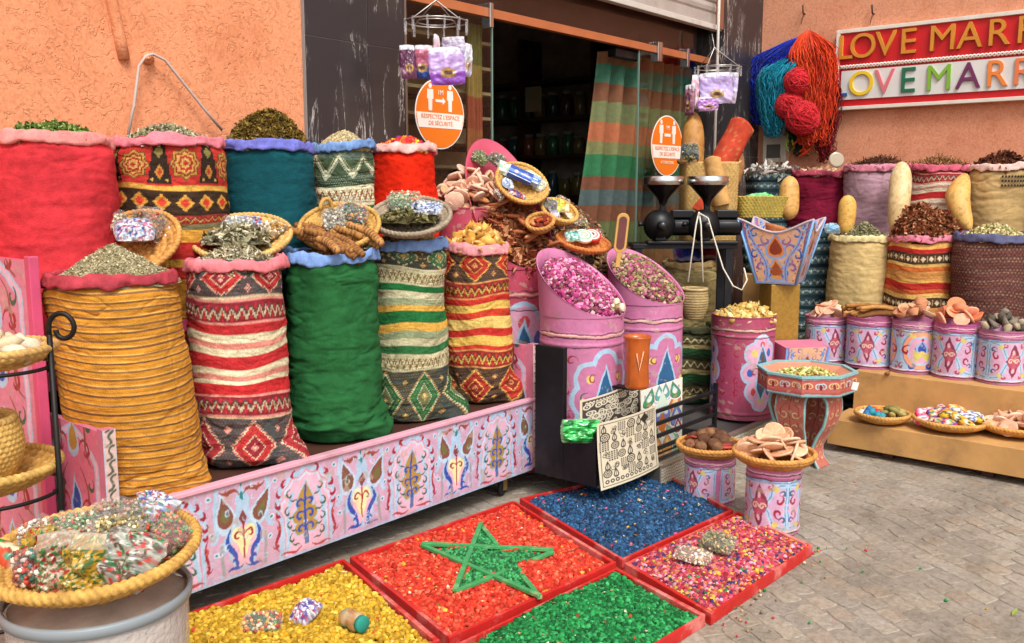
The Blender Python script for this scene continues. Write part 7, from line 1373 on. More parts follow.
# ================================================================== STEPPED STAND BY THE RIGHT WALL
och = M('ochre_painted_wood', '#c09258', rough=.55, bump=.3, bscale=22, var=.16, vscale=4, dirt=('#7d5f42', .6))
t = thing('stepped_stand', 'ochre painted stepped wooden stand along the right wall', 'stand', (5.5, 0, 0)); y1 = 2.10; y0 = -1.2
MB().add(bx(0, .36, y0, y1, .045, .205)).build('lower_step', och, t, smooth=False, bevel=.004); MB().add(bx(.362, .90, y0, y1-.02, .045, .455)).build('middle_step', och, t, smooth=False, bevel=.004)
MB().add(bx(.902, 1.42, y0, y1+.75, .03, .47)).build('upper_step', och, t, smooth=False, bevel=.004); MB().add(bx(1.422, 2.5, y0, y1+1.3, .03, .93)).build('rear_step', och, t, smooth=False, bevel=.004)
for yy in np.arange(y0+.2, y1, .55): MB().add(bx(.06, .12, yy-.03, yy+.03, 0, .045)).build('foot', brown, t, smooth=False)
# painted tins
st_ = [(806, 848, 318, 'knot', '#b56e94', 'painted tin of broken clay bits, farthest left of the five on the stand', .1), (848, 893, 319, 'knot', '#b56290', 'painted tin of brown sticks beside the clay-bit tin', -.45), (893, 936, 322, 'arch', '#b56e94', 'orange-arched painted tin of small clay dishes in the middle of the row', 0), (935, 981, 325, 'knot', '#bb5a90', 'painted tin of salmon dishes with a plain pink right side', -.75), (980, 1026, 332, 'knot', '#b27094', 'painted tin of grey stones at the right end of the row', 0.05)]
TN = []
for i, (xa_, xb_, yt_, sty, bgc, lb, rt_) in enumerate(st_):
    x, y, r, z = pxr(xa_, xb_, yt_, X=6.08); painted_drum('painted_tin', lb, 'tin', (x, y, .457), r*.98, z-.457, sty, bgc, rot=rt_, seed=70+i, group='painted tins on the stand'); TN.append((x, y, r, z))
T = TN[0]; pr = [piece('clay_shard', jit((disc_g(.045, .01, i)), .5, i), ['#d9a080', '#e4b79c', '#c98a68'][i], seed=i) for i in range(3)]
place(pr, spread(16, .11, 3, .03, 3, .8), (T[0], T[1], T[3]-.01), 'broken pinkish clay piece on the leftmost painted tin', 'clay piece', 'clay pieces on the leftmost tin')
T = TN[1]; pr = []
for i in range(3): V, F = roll_g(.26, .013, i+7); pr.append(mesh('bark_stick', V, F, matte, None, col=(lin(['#9a6a38', '#7a4f2a', '#b5854a'][i])[None]*(1+.2*sn(V*30, i, .8, 2))[:, None]).clip(0, 1)))
g = random.Random(3); place(pr, [((g.uniform(-.03, .03), g.uniform(-.07, .07), .01+.011*(i//3)), (g.uniform(-.1, .1), g.uniform(-.1, .1), TC+g.uniform(-.35, .35))) for i in range(16)], (T[0], T[1], T[3]+.005), 'knobbly brown stick stacked flat on the second painted tin', 'stick', 'brown sticks on the second tin')
T = TN[2]; pr = [piece('clay_dish', dish_g(.048, .028, 1), '#cf9a74'), piece('clay_dish', dish_g(.04, .04, 2), '#c08460'), piece('clay_dish', dish_g(.052, .02, 2), '#dcb294')]
place(pr, spread(11, .10, 3, .03, 6, .6), (T[0], T[1], T[3]-.0), 'little unglazed clay dish on the middle painted tin', 'clay dish', 'clay dishes on the middle tin')
T = TN[3]; pr = [piece('salmon_dish', dish_g(.05, .02, 1), '#e0906c'), piece('salmon_dish', disc_g(.045, .012, 2), '#e8a888'), piece('salmon_dish', dish_g(.055, .025, 2), '#d8845c')]
place(pr, spread(15, .12, 3, .034, 8, .9), (T[0], T[1], T[3]-.0), 'shiny salmon clay dish on the fourth painted tin', 'clay dish', 'salmon dishes on the fourth tin')
T = TN[4]; pr = [piece('grey_stone', (CHUNK[i][0]*.032, CHUNK[i][1]), ['#7d7264', '#a3937a', '#5a5248'][i], seed=i, amp=.3) for i in range(3)]
place(pr, spread(22, .12, 3, .03, 8, .8), (T[0], T[1], T[3]-.0), 'rough grey-brown stone on the rightmost painted tin', 'stone', 'stones on the rightmost tin')
# baskets on the lower step
GB3 = 'flat straw trays on the lower step'
p = D(882, 420, 5.2); b1 = P(882, 421, .215); basket('flat straw tray of red teal and olive pieces, leftmost on the lower step', b1, .155, .045, (0, 0, 0), GB3, base='#c9924c', rows=6, seed=21)
pr = [piece('coloured_lump', (PEB[i % 6][0]*.026, PEB[i % 6][1]), c_, mat=satin, seed=i) for i, c_ in enumerate(('#c0202a', '#d8d0c0', '#1f8a9a', '#c03a34', '#2f6a9a'))]
place(pr, [(tuple(np.array(s_[0])*[.6, .6, 1]+np.append(rtv[:2]*-.07, 0)), s_[1]) for s_ in spread(15, .12, 2, .02, 3)], b1+[0, 0, .03], ['red lump in the left half of the leftmost tray on the lower step', 'white lump in the left half of the leftmost tray', 'teal lump in the left half of the leftmost tray', 'brick-red lump in the left half of the leftmost tray', 'blue lump in the left half of the leftmost tray'], 'lump', 'coloured lumps in the leftmost tray')
pr = [piece('seed_pod', (ICO2[0]*[.034, .02, .016], ICO2[1]), c_, seed=i) for i, c_ in enumerate(('#8a8048', '#a3945a', '#6f683a'))]
place(pr, [(tuple(np.array(s_[0])*[.6, .6, 1]+np.append(rtv[:2]*.06, 0)), s_[1]) for s_ in spread(16, .13, 2, .028, 4)], b1+[0, 0, .03], 'olive-brown seed pod in the right half of the leftmost tray', 'seed pod', 'olive pods in the leftmost tray')
b2_ = P(950, 428, .215); basket('flat straw tray of striped woven pouches, second from left on the lower step', b2_, .20, .05, (0, 0, 0), GB3, base='#c9924c', rows=7, seed=22)
def striped(c1, cols_, i):

    V, F = ICO3; V = V*[.068, .044, .026]*(1+.0); k = ((V[:, 0]+.068)/.0125).astype(int) % len(cols_); C = np.array([lin(q_) for q_ in cols_])[k]; return mesh('woven_pouch', V*(1+.06*sn(V*20, i, .6, 2))[:, None], F, cloth, None, col=C)
sets = [('white, blue and navy', ['#efe9dc', '#3a5ab0', '#efe9dc', '#1f2f5a']), ('pink and white', ['#d83a70', '#f0e4e4', '#c0264a', '#f0e4e4', '#e880a0']), ('yellow and black', ['#e0b83a', '#1f1c1c', '#e8dcc0', '#d8902a']), ('orange red and cream', ['#e06a34', '#f0d8a0', '#c02a2a', '#e8b04a']), ('rainbow', ['#c02a34', '#e8dcc8', '#3a8a5a', '#e0a03a', '#2f4a9a'])]
pr = [striped('#fff', s_[1], i) for i, s_ in enumerate(sets)]; place(pr, [(s_[0], (s_[1][0]*.8, s_[1][1]*.8, s_[1][2])) for s_ in spread(21, .165, 2, .034, 15, .45)], b2_+[0, 0, .04], [f'small {s_[0]} striped woven pouch in the second tray' for s_ in sets], 'pouch', 'striped pouches in the second tray')
b3_ = P(1016, 433, .215); basket('flat straw tray of pale clay dishes at the right edge of the lower step', b3_, .20, .05, (0, 0, 0), GB3, base='#c9924c', rows=7, seed=23)
pr = [piece('pale_dish', dish_g(.05, .022, 1), '#e0b294'), piece('pale_dish', dish_g(.045, .018, 2), '#d8a480'), piece('pale_dish', disc_g(.046, .012, 3), '#e6bfa4'), piece('pale_dish', lathe([(0, .07), (.006, .065), (.02, .03), (.045, .004), (.045, 0), (0, 0)], 28, False, False), '#d9a684')]
place(pr, spread(24, .16, 3, .024, 18, .6), b3_+[0, 0, .03], 'pale unglazed clay dish or cone lid in the tray at the right edge', 'clay dish', 'pale dishes in the right tray')
tag(piece('seed_pod', (CHUNK[0][0]*.02, CHUNK[0][1]), '#8a5a3a'), 'single brown seed lying between the second and middle painted tins', 'seed').location = P(888, 373, .465)
# sacks right: front row
z0 = .47
def rs(label, xl, xr, yt, X, fabric, cuff, z0, **k):
    x, y, r, z = pxr(xl, xr, yt, X=X)
    if isinstance(fabric, str) and fabric.startswith('k:'): fabric = kilim(fabric[2:], 2*np.pi*r, z-z0)
    sack(label, x, y, r, z0, z, fabric, cuff, group=G3, **k); return x, y, r, z
S['r1a'] = rs('plain beige linen sack of grey herb beside the painted planter', 831, 893, 238, 6.62, '#cdb178', '#d8c690', .472, seed=101, wr=.7)
S['r1b'] = rs('warm orange and brown striped kilim sack of brown bark on the right stand', 891, 958, 238, 6.62, 'k:warm', '#dd8296', .472, seed=102, wr=.6)
S['r1c'] = rs('dark brown check woven sack with a slate rim on the right stand', 957, 1036, 238, 6.62, 'k:check', '#595a78', .472, seed=103, wr=.7)
S['r1s'] = rs('slate blue patterned kilim sack standing behind the gold column', 778, 834, 232, 6.75, 'k:slate', '#3a5058', .472, seed=104, wr=.7)
S['r2a'] = rs('plain maroon sack with a dusty red rim in the rear row by the right wall', 793, 851, 172, 7.25, '#7a1832', '#a84858', .932, seed=105, mat=velvet, wr=.9)
S['r2b'] = rs('plain mauve-grey linen sack in the rear row by the right wall', 846, 910, 166, 7.2, '#ad8a94', '#cf8092', .932, seed=106, wr=.8)
S['r2c'] = rs('red and cream striped sack in the rear row by the right wall', 908, 972, 166, 7.2, 'k:redback', '#c05a70', .932, seed=107, wr=.6)
S['r2d'] = rs('faded tan sack with black stitching at the right end of the rear row', 970, 1034, 166, 7.2, '#b89a68', '#dfb9ae', .932, seed=108, wr=.9)
S['r2e'] = rs('faded tan sack partly out of the frame at the far right rear', 1036, 1100, 166, 7.2, '#a8895a', '#d0a898', .932, seed=109)
S['r1e'] = rs('brown woven sack out at the far right of the stand', 1038, 1112, 240, 6.62, 'k:warm', '#8a6a5a', .472, seed=110)
H('r1a', 'heap of fine grey-green herb in the beige linen sack', .12, FLAKES, 3400, .010, ['#8a8460', '#a09a74', '#6f6a48', '#b4ae8a'], basecol='#5f5a3c', power=1.1)
H('r1b', 'tall heap of shredded red-brown bark in the warm striped sack', .21, TWIG+FLAKES, 2400, .030, ['#7d472c', '#9a5c3c', '#5c3020', '#b87850', '#8a4c30', '#c8946a'], basecol='#3a2014', power=3.2)
H('r1c', 'heap of speckled yellow-green seeds in the check woven sack', .09, PEB+FLAKES, 2400, .011, ['#a39058', '#8a8a50', '#c4b484', '#6a5a34', '#d0c498'], basecol='#5f5230')
H('r1s', 'low heap of grey herb in the slate kilim sack', .03, FLAKES, 900, .012, ['#7a7868', '#98947e'], basecol='#4a4a3c')
H('r2a', 'low heap of beige roots in the maroon sack', .05, CHUNK, 260, .022, ['#b08a6a', '#c9a888', '#8a6848'], basecol='#6a4c34')
H('r2b', 'tangle of dark brown twigs in the mauve linen sack', .085, TWIG, 1500, .034, ['#4a2c20', '#6b4230', '#3a2018', '#7d5238'], basecol='#3a241a')
H('r2c', 'tangle of pale brown twigs in the red and cream striped sack', .08, TWIG, 1300, .034, ['#8a5a3a', '#a8784e', '#6a4028', '#c09468'], basecol='#5a3a26')
H('r2d', 'mound of dark brown bark curls in the faded tan sack', .10, FLAKES+TWIG, 1600, .028, ['#5a3022', '#74412e', '#3f2018', '#8f5a40'], basecol='#3a2018')
H('r2e', 'mound of bark in the far right rear sack', .09, FLAKES, 700, .028, ['#5a3022', '#74412e'], basecol='#3a2018'); H('r1e', 'heap of herb in the far right front sack', .09, FLAKES, 700, .02, ['#8a8460', '#a09a74'], basecol='#5f5a3c')
# stitched marks on tan sack
x, y, r, z = S['r2d']; mb = MB()
for j in range(3):
    for i in range(9): a = R(195)+i*.085; rr = r*1.02; mb.add(box(0, 0, 0, .012, .004, .014), None, (x+rr*math.cos(a), y+rr*math.sin(a), z-.07-j*.03), (0, 0, a+R(90)+.3*(i % 2)))
tag(mb.build('stitched_patch', M('stitch_black', '#2a2420', rough=.9), None, smooth=False), 'patch of black cross-stitching sewn near the rim of the faded tan sack', 'stitching')
# gourds
GG = 'long gourds leaning on the right-hand sacks'
gourd('short pale gourd standing just left of the maroon sack', [D(789, 220, 6.5), D(789, 198, 6.5), D(790, 176, 6.5)], [.066, .07, .062], seed=21, group=GG)
gourd('small yellow gourd tip between the beige and mauve sacks', [D(845, 235, 6.55), D(847, 215, 6.55), D(848, 195, 6.55)], [.05, .062, .06], ('#dcae58', '#cf9a44'), 22, GG)
gourd('tall pale speckled gourd between the mauve and red striped sacks', [D(896, 240, 6.5), D(899, 205, 6.5), D(902, 162, 6.6)], [.05, .072, .082], ('#dcc79a', '#cfa25c'), 23, GG)
gourd('curved yellow gourd leaning against the faded tan sack', [D(970, 231, 6.25), D(961, 214, 6.3), D(957, 196, 6.35), D(966, 174, 6.45)], [.045, .066, .080, .055], ('#dcae62', '#cb9248'), 24, GG)
# dark crates bag left of maroon sack
x, y, r, z = pxr(744, 800, 172, X=7.2)
t = thing('woven_sack', 'dark grey patterned sack with crumpled plastic on top beside the corner pillar', 'sack', (x, y, .932)); c = kilim('slate', 2*np.pi*.2, z-.95); A = c.out()*.75; ny, nx = A.shape[:2]; th = np.linspace(0, 6.283, nx, endpoint=False)+R(40); TH, Z = np.meshgrid(th, np.linspace(0, z-.95, ny)); rr = .2+.02*np.sin(Z*9)+.012*np.sin(TH*5+Z*8); mesh('sack_body', np.stack([rr*np.cos(TH), rr*np.sin(TH), Z], 2).reshape(-1, 3), gridF(nx, ny, True), cloth, t, col=A.reshape(-1, 3))
heap('crumpled_plastic', 'crumpled clear plastic with bits of root on the dark patterned sack', x, y, z-.02, .20, .06, FLAKES, 170, .05, ['#b8b4ae', '#d8d4cc', '#8a7a68', '#a89a88'], basecol='#7a7268', mat=cello)
# ================================================================== RIGHT WALL THINGS
def wpt(px, py, off=0): return PXp(px, py, XW-off)
# sign
s0, s1 = wpt(836, 111), wpt(836, 32); zb_, zt_ = s0[2], s1[2]; ys = s0[1]; LW = 1.66
t = thing('wall_sign', 'red and white wooden sign with raised gold and coloured lettering on the right wall', 'sign', (XW-.05, ys, zb_)); hh = zt_-zb_   # local: -Y runs right
sw_ = M('sign_white', '#ddd8cc', rough=.6, var=.08, dirt=('#9a8a78', .4)); sr_ = M('sign_red', '#c81a20', rough=.5, var=.08); sp_ = M('sign_panel', '#d9d8d2', rough=.6, var=.06)
MB().add(bx(0, .05, -LW, 0, 0, hh)).build('backing_board', sr_, t, smooth=False)
for y_0, y_1, z_0, z_1 in ((-LW-.001, .001, hh-.03, hh+.001), (-LW-.001, .001, -.001, .028), (-.03, .0015, .028, hh-.03), (-LW-.0015, -LW+.03, .028, hh-.03)): MB().add(bx(-.018, .0495, y_0, y_1, z_0, z_1)).build('frame', sw_, t, smooth=False, bevel=.003)
MB().add(bx(-.010, -.0005, -LW+.03, -.055, .085, .085+hh*.36)).build('white_panel', sp_, t, smooth=False)
ty = np.linspace(-.04, -LW+.03, 220); 
for ph in (0, np.pi): MB().add(tube(np.stack([-.01+.006*np.cos(ty*110+ph), ty, hh*.535+.011*np.sin(ty*110+ph)], 1), .007, 5)).build('twisted_cord', M('sign_cord', '#e8e0d4', rough=.8), t)
gold = M('sign_gold', '#cf8a30', rough=.4, var=.1)
rotL = Matrix.Rotation(R(-90), 4, 'Z') @ Matrix.Rotation(R(90), 4, 'X')
def yof(px, py=70): return wpt(px, py)[1]-ys
for ch, px, zz in zip('LOVEMARRA'[:8], (847, 864.5, 887, 909, 943, 970, 998, 1027), [0]*8):
    sz = hh*.43; o = text_mesh(ch, sz, .012, gold, t, mw=Matrix.Translation((-.013, yof(px)-.0, hh*.635)) @ rotL, name='gold_letter', sx=.98)
for ch, px, cl_ in zip('LOVEMARR', (843, 864, 887, 910, 941, 970, 998, 1025), ('#2f5a9a', '#e8c32a', '#d8737c', '#1f6a4a', '#7fb03a', '#6f2f5a', '#e8843a', '#e07a4a')):
    text_mesh(ch, hh*.43, .008, M('letter_'+cl_[1:], cl_, rough=.5), t, mw=Matrix.Translation((-.017, yof(px, 85), .115)) @ rotL, name='coloured_letter', sx=.95)
for px, py in ((805, 14), (874, 14)):
    q = wpt(px, py); tag(MB().add(tube([q, q+[-.04, 0, .0], q+[-.05, 0, .04], q+[-.03, .01, .07]], .007, 6)).add(tube([q+[-.03, 0, 0], q+[-.03, .02, -.09]], .003, 5)).build('wall_nail', M('rusty_iron', '#4a3028', rough=.8)), 'bent rusty nail above the wool skeins' if px < 850 else 'bent rusty nail above the red sign', 'nail')
# switch box + round fitting
q = wpt(778, 147); t = thing('switch_box', 'pale plastic switch box on the right wall below the wool skeins', 'box', tuple(q)); MB().add(bx(-.08, 0, -.11, .11, -.14, .10)).build('housing', M('box_plastic', '#c9bfae', rough=.5), t, smooth=False, bevel=.008); MB().add(bx(-.086, -.0805, -.06, .07, -.10, .02)).build('dark_window', M('meter_window', '#5a564e', rough=.2), t, smooth=False)
q = D(836, 160, 7.0); t = thing('round_jar_lid', 'round glass jar lid showing above the maroon sack', 'lid', tuple(q), (R(80), 0, TC)); V, F = lathe([(0, 0), (.05, 0), (.06, .012), (.055, .02), (.04, .016), (.02, .02), (0, .018)], 36, False, False); mesh('lid_disc', V, F, M('lid_glass', '#a8977e', rough=.15, coat=.6), t)
# wool skeins
def skein(label, top, cx, wpx, px_len, depth_off, cols_, seed, strands=90, thick=.006, knots=False, cyc=0):
    g = np.random.default_rng(seed); mb = MB(); d = dep(wpt(cx, 90)); sc = d/920; tp = wpt(*top, .10); Wd = wpx*sc/2; L = px_len*sc; cen = wpt(cx, top[1], depth_off+.12)
    for k in range(int(strands*1.5)):
        pa, pb_ = g.uniform(0, 6.283, 2); ra, rb = np.sqrt(g.uniform(.05, 1, 2)); a_ = np.array([ra*math.cos(pa), ra*math.sin(pa)]); b_ = np.array([rb*math.cos(pb_), rb*math.sin(pb_)]); ll = L*g.uniform(.62, 1.02)
        tt = np.linspace(0, 2, 56); dn = 1-np.abs(1-tt)**1.9; sm_ = tt/2; sm_ = sm_*sm_*(3-2*sm_); off = a_[None]*(1-sm_[:, None])+b_[None]*sm_[:, None]; wide = np.minimum(1, dn*3.2)**.7*(1-.35*dn**4)
        f1, f2, ph, p2 = g.uniform(10, 18), g.uniform(40, 70), g.uniform(0, 6), g.uniform(0, 6); wob = (.020*np.sin(tt*f1+ph)+.011*np.sin(tt*f2+p2))*np.minimum(1, dn*3)
        cy_ = tp[1]+(cen[1]-tp[1])*np.minimum(1, dn*2.2); cx_ = tp[0]+(cen[0]-tp[0])*np.minimum(1, dn*3)
        pts = np.stack([cx_-np.abs(off[:, 1])*min(.11, Wd)*wide+wob*.6, cy_-off[:, 0]*Wd*wide+wob, tp[2]-ll*dn+.004*np.sin(tt*f2*.7+ph)], 1)
        mb.add(tube(pts, thick*.62*g.uniform(.7, 1.2), 4), (lin(cols_[g.integers(0, len(cols_))])*g.uniform(.75, 1.15)).reshape(1, 3))
    return tag(mb.build('wool_skein', yarnm), label, 'yarn', 'wool skeins hanging on the right wall')
skein('royal blue wool skein, leftmost on the nail', (803, 36), 772, 60, 82, .02, ['#1a2fa8', '#2238c0', '#142480'], 1, 150)
skein('teal wool skein under the royal blue one', (800, 50), 777, 42, 82, .10, ['#1a88a0', '#2498b0', '#14708a'], 2, 120)
skein('large loose orange wool skein, rightmost on the nail', (808, 30), 816, 52, 112, .06, ['#d8401c', '#e25026', '#c03018'], 3, 230)
skein('dark red wool skein hanging lowest at the right under the orange one', (815, 60), 830, 30, 100, -.02, ['#7a1418', '#901c20', '#5e0f14'], 4, 80)
skein('dark green wool skein hanging low behind the coral balls', (806, 60), 803, 36, 92, -.05, ['#1a4a30', '#24603c', '#143a26'], 5, 60)
def ball(label, px, py, r, cols_, seed, off=.2):
    g = np.random.default_rng(seed); mb = MB(); c0 = wpt(px, py, off); mb.add(ICO2, cols_[0], c0, None, r*.9)
    for k in range(110):
        n_ = g.normal(size=3); n_ /= np.linalg.norm(n_); a_ = np.cross(n_, [0, .3, 1]); a_ /= np.linalg.norm(a_); b_ = np.cross(n_, a_); tt = np.linspace(0, 6.283, 26, endpoint=False); rr = r*g.uniform(.93, 1.04); off_ = n_*r*g.uniform(-.5, .5); q_ = math.sqrt(max(.1, 1-(np.linalg.norm(off_)/r)**2))
        mb.add(tube(c0+off_+rr*q_*(np.cos(tt)[:, None]*a_+np.sin(tt)[:, None]*b_), .0042, 4, True), (lin(cols_[g.integers(0, len(cols_))])*g.uniform(.8, 1.15)).reshape(1, 3))
    return tag(mb.build('wool_ball', yarnm), label, 'yarn ball', 'coral wool balls')
cc_ = ['#c8262e', '#d8343a', '#b81e28']
ball('upper coral-red wool ball hanging between the teal and orange skeins', 798, 82, .12, cc_, 1, .24); ball('left coral-red wool ball low between the teal and orange skeins', 790, 106, .125, cc_, 2, .24); ball('largest and lowest coral-red wool ball in front of the orange skein', 803, 118, .145, cc_, 3, .26)
mb = MB(); g = np.random.default_rng(9)
for k in range(9):
    p0 = wpt(812+g.normal()*3, 110, .18); tt = np.linspace(0, 1, 20); mb.add(tube(np.stack([p0[0]+.02*np.sin(tt*9+k), p0[1]+.10*tt*(1 if k % 2 else .3)+.03*np.sin(tt*12+k), p0[2]-.40*tt*g.uniform(.6, 1)], 1), .008, 5), (lin('#e0481c')*g.uniform(.8, 1.1)).reshape(1, 3))
tag(mb.build('wool_tail', yarnm), 'loose orange wool ends trailing below the coral balls', 'yarn')
tag(MB().add(tube([wpt(788, 134, .16), wpt(786, 146, .18), wpt(789, 153, .18), wpt(794, 148, .18), wpt(792, 140, .18)], .008, 5), '#9ab83a').build('wool_loop', yarnm), 'small lime green wool loop below the teal skein', 'yarn')
# ================================================================== HANGING POUCH RACKS
def rack(label, top, cx, cy, rx, dep_, pouches, gname):
    c0 = D(cx, cy, dep_); t = thing('clip_hanger', label, 'hanger', tuple(c0)); a = np.linspace(0, 6.283, 40, endpoint=False); wire = M('wire', '#b8b4ae', rough=.3, metal=.8)
    MB().add(tube(np.stack([rx*np.cos(a), rx*np.sin(a), 0*a], 1), .004, 6, True)).add(tube(np.stack([rx*.6*np.cos(a), rx*.6*np.sin(a), 0*a], 1), .003, 6, True)).build('wire_ring', wire, t)
    tp = D(*top, dep_)-c0; mb = MB()
    for k in range(4): mb.add(tube([(rx*math.cos(k*1.57), rx*math.sin(k*1.57), 0), tuple(tp*.6), tuple(tp)], .003, 5))
    mb.build('wire_strut', wire, t)
    for k in range(12): an = k*.5236; MB().add(bx(-.006, .006, -.004, .004, -.06, .01)).build('clip', clear_bag, t, smooth=False, loc=(rx*math.cos(an), rx*math.sin(an), 0), rot=(0, 0, an))
    for i, (px, py, w_, h_, pl, lb, yw) in enumerate(pouches):
        packet(lb, D(px, py, dep_-.05+.03*(i % 3)), w_, h_, .035, pl, (R(88), R(4*(i % 3-1)), TC+R(yw)), 200+i+int(cx), gname, spots=14)
rack('ring of wire clips hung with purple lavender pouches in front of the left glass pane', (436, -14), 436, 22, .17, 4.95, [
    (447, 66, .20, .20, ['#b79ad0', '#a888c4', '#8a4ab0', '#c9b0dc'], 'large lilac pouch with a gold emblem hanging right of centre on the left ring', 15), (453, 48, .14, .12, ['#c0b8d0', '#e0dce8', '#a89ac8'], 'pale lilac pouch hanging at the back right of the left ring', -20),
    (424, 62, .13, .18, ['#c8708a', '#b89ac8', '#3a5ab0', '#d8a0a8'], 'pink and blue printed pouch hanging left of centre on the left ring', -15), (408, 62, .09, .18, ['#5a2a4a', '#6a3a5a', '#7a4a6a'], 'plum coloured pouch hanging at the left of the left ring', 20), (436, 55, .04, .22, ['#d8b8c0', '#c8a0b0'], 'narrow pinkish pouch seen edge-on in the middle of the left ring', 70), (466, 60, .08, .18, ['#c8c4d0', '#b0a8c0'], 'clear pouch at the right edge of the left ring', 40)], 'lavender pouches on the left ring')
rack('ring of wire clips hung with lilac pouches beside the thin white pole', (712, 34), 718, 68, .16, 6.55, [
    (716, 88, .24, .22, ['#b9a4d8', '#a890cc', '#c8b8e0'], 'lilac pouch hanging in front on the right ring', 5), (698, 92, .12, .24, ['#d8a8b8', '#c890b0', '#e0c8d0'], 'pinkish pouch hanging at the left on the right ring', 30), (731, 88, .10, .22, ['#c8b8e0', '#e8b8a8', '#d0c0d8'], 'pale pouch hanging at the right on the right ring', -35), (708, 104, .16, .10, ['#b07ac0', '#c8a0d0'], 'violet-bottomed pouch hanging low on the right ring', 12), (690, 100, .09, .22, ['#8a5a6a', '#7a4a5a'], 'dusky clear pouch hanging far left on the right ring', -50)], 'lilac pouches on the right ring')
# gold emblem on lilac pouch of the left ring
# ================================================================== TRAYS OF COLOURED BEADS ON THE GROUND
def tray(label, q, label2, pal_, wts=None, n=3000, size=.0125, bases=PEB, rz=.048, fill=.031, seed=1, hole=None, top=None):
    q = [np.array(p_[:2]) for p_ in q]; c0 = sum(q)/4; t = thing('wooden_tray', label, 'tray', (c0[0], c0[1], 0), (0, 0, 0), 'red trays of coloured beads'); Q = [p_-c0 for p_ in q]
    Qi = [p_*(1-.017/np.linalg.norm(p_)*1.35) for p_ in Q]
    for k in range(4):
        a_, b_, c_, d_ = Q[k], Q[(k+1) % 4], Qi[(k+1) % 4], Qi[k]; V, F = prismz([a_, b_, c_, d_], .0, rz); MB().add((V, F)).build('side_rail', redwood, t, smooth=False, bevel=.002)
    MB().add(prismz(Qi, .004, .02)).build('tray_bottom', redwood, t, smooth=False)
    g = np.random.default_rng(seed); u, v = g.uniform(.0, 1, (2, n*2)); P2 = (Qi[0][None]*((1-u)*(1-v))[:, None]+Qi[1][None]*(u*(1-v))[:, None]+Qi[2][None]*(u*v)[:, None]+Qi[3][None]*((1-u)*v)[:, None])*.985
    # even spacing by grid jitter
    m = int(math.sqrt(n)); I, J = np.meshgrid(np.arange(m), np.arange(m)); out = []
    for layer in range(2):
        u = ((I.ravel()+g.uniform(.05, .95, m*m))/m); v = ((J.ravel()+g.uniform(.05, .95, m*m))/m); P2 = (Qi[0][None]*((1-u)*(1-v))[:, None]+Qi[1][None]*(u*(1-v))[:, None]+Qi[2][None]*(u*v)[:, None]+Qi[3][None]*((1-u)*v)[:, None])*.98
        edge = np.minimum.reduce([u, 1-u, v, 1-v]); hz = fill+.015*sn(np.stack([P2[:, 0]*3, P2[:, 1]*3, 0*u], 1), seed, .8, 2)+.018*np.clip(edge*6, 0, 1)-(.5 if layer == 0 else 0)*size+g.uniform(-.3, .4, m*m)*size; out.append(np.concatenate([P2, hz[:, None]], 1))
    pos = np.concatenate(out); cols_ = pal(pal_, len(pos), wts, .35)
    if hole is not None:
        ins = np.zeros(len(pos), bool); w_ = pos[:, :2]+c0
        for (x0_, y0_), (x1_, y1_) in zip(hole, np.roll(hole, -1, 0)):
            ins ^= ((w_[:, 1] >= y0_) != (w_[:, 1] >= y1_)) & (w_[:, 0] < (x1_-x0_)*(w_[:, 1]-y0_)/(y1_-y0_+1e-12)+x0_)
        v_, f_, c_ = scatter(bases, pos[ins], size*g.uniform(.8, 1.1, ins.sum()), None, pal(['#1c7038', '#2a8a48', '#14542a', '#3c9c5a'], ins.sum(), None, .2), .2); o = mesh('beads', v_, f_, satin, None, col=c_, loc=(c0[0], c0[1], 0)); tag(o, 'green beads filling the inside of the wooden star', 'beads', None, 'stuff'); pos = pos[~ins]; cols_ = cols_[~ins]
    v_, f_, c_ = scatter(bases, pos, size*g.uniform(.8, 1.2, len(pos)), None, cols_, .2)
    V, F = prismz([p_*.995 for p_ in Qi], .021, fill-.022); bb = MB(); bb.V.append(v_); bb.F += f_; bb.C.append(c_); bb.n = len(v_); bb.add((V, F), np_hex(pal_[0], .35)); nh = 140; hp_ = pos[g.integers(0, len(pos), nh)]+[0, 0, .006]; v2, f2, c2 = scatter(FLAKES, hp_, .010*g.uniform(.6, 1.4, nh), .8, pal(['#c8b088', '#a88a5a', '#d8c8a8', '#7a5a3a'], nh, None, .2)); bb.V.append(v2); bb.F += [f_+bb.n for f_ in f2]; bb.C.append(c2); bb.n += len(v2)
    o = bb.build('beads', matte, None, smooth=True, loc=(c0[0], c0[1], 0)); tag(o, label2, 'beads', None, 'stuff'); return c0
ZT = .048
A_, B_2, C_, D_ = P(349, 557, ZT), P(514, 500, ZT), P(617, 562, ZT), P(449, 638, ZT)
def inset(q, e=.004): c = sum(np.array(p_[:2]) for p_ in q)/4; return [np.array(p_[:2])*(1-e)+c*e for p_ in q]
ht_ = np.array([P(*p_, .055)[:2] for p_ in ((481, 526), (503, 552), (553, 552), (516, 567), (540, 595), (492, 573), (455, 590), (472, 565), (424, 547), (470, 551))])
tray('red wooden tray of scarlet beads with a green star', inset([D_, C_, B_2, A_]), 'scarlet resin-like beads around the star with stray yellow ones', ['#c43826', '#cf4a34', '#b42c1e', '#d8684a', '#d0a038'], [30, 28, 24, 12, 1.2], n=3500, size=.0104, seed=2, hole=ht_)
vL = (A_-B_2)[:2]; vD = (D_-A_)[:2]
yl = [P(344, 558, ZT)[:2], P(441, 640, ZT)[:2]]; yl3 = yl[0]+vL*1.02; yl4 = yl[1]+vL*1.02
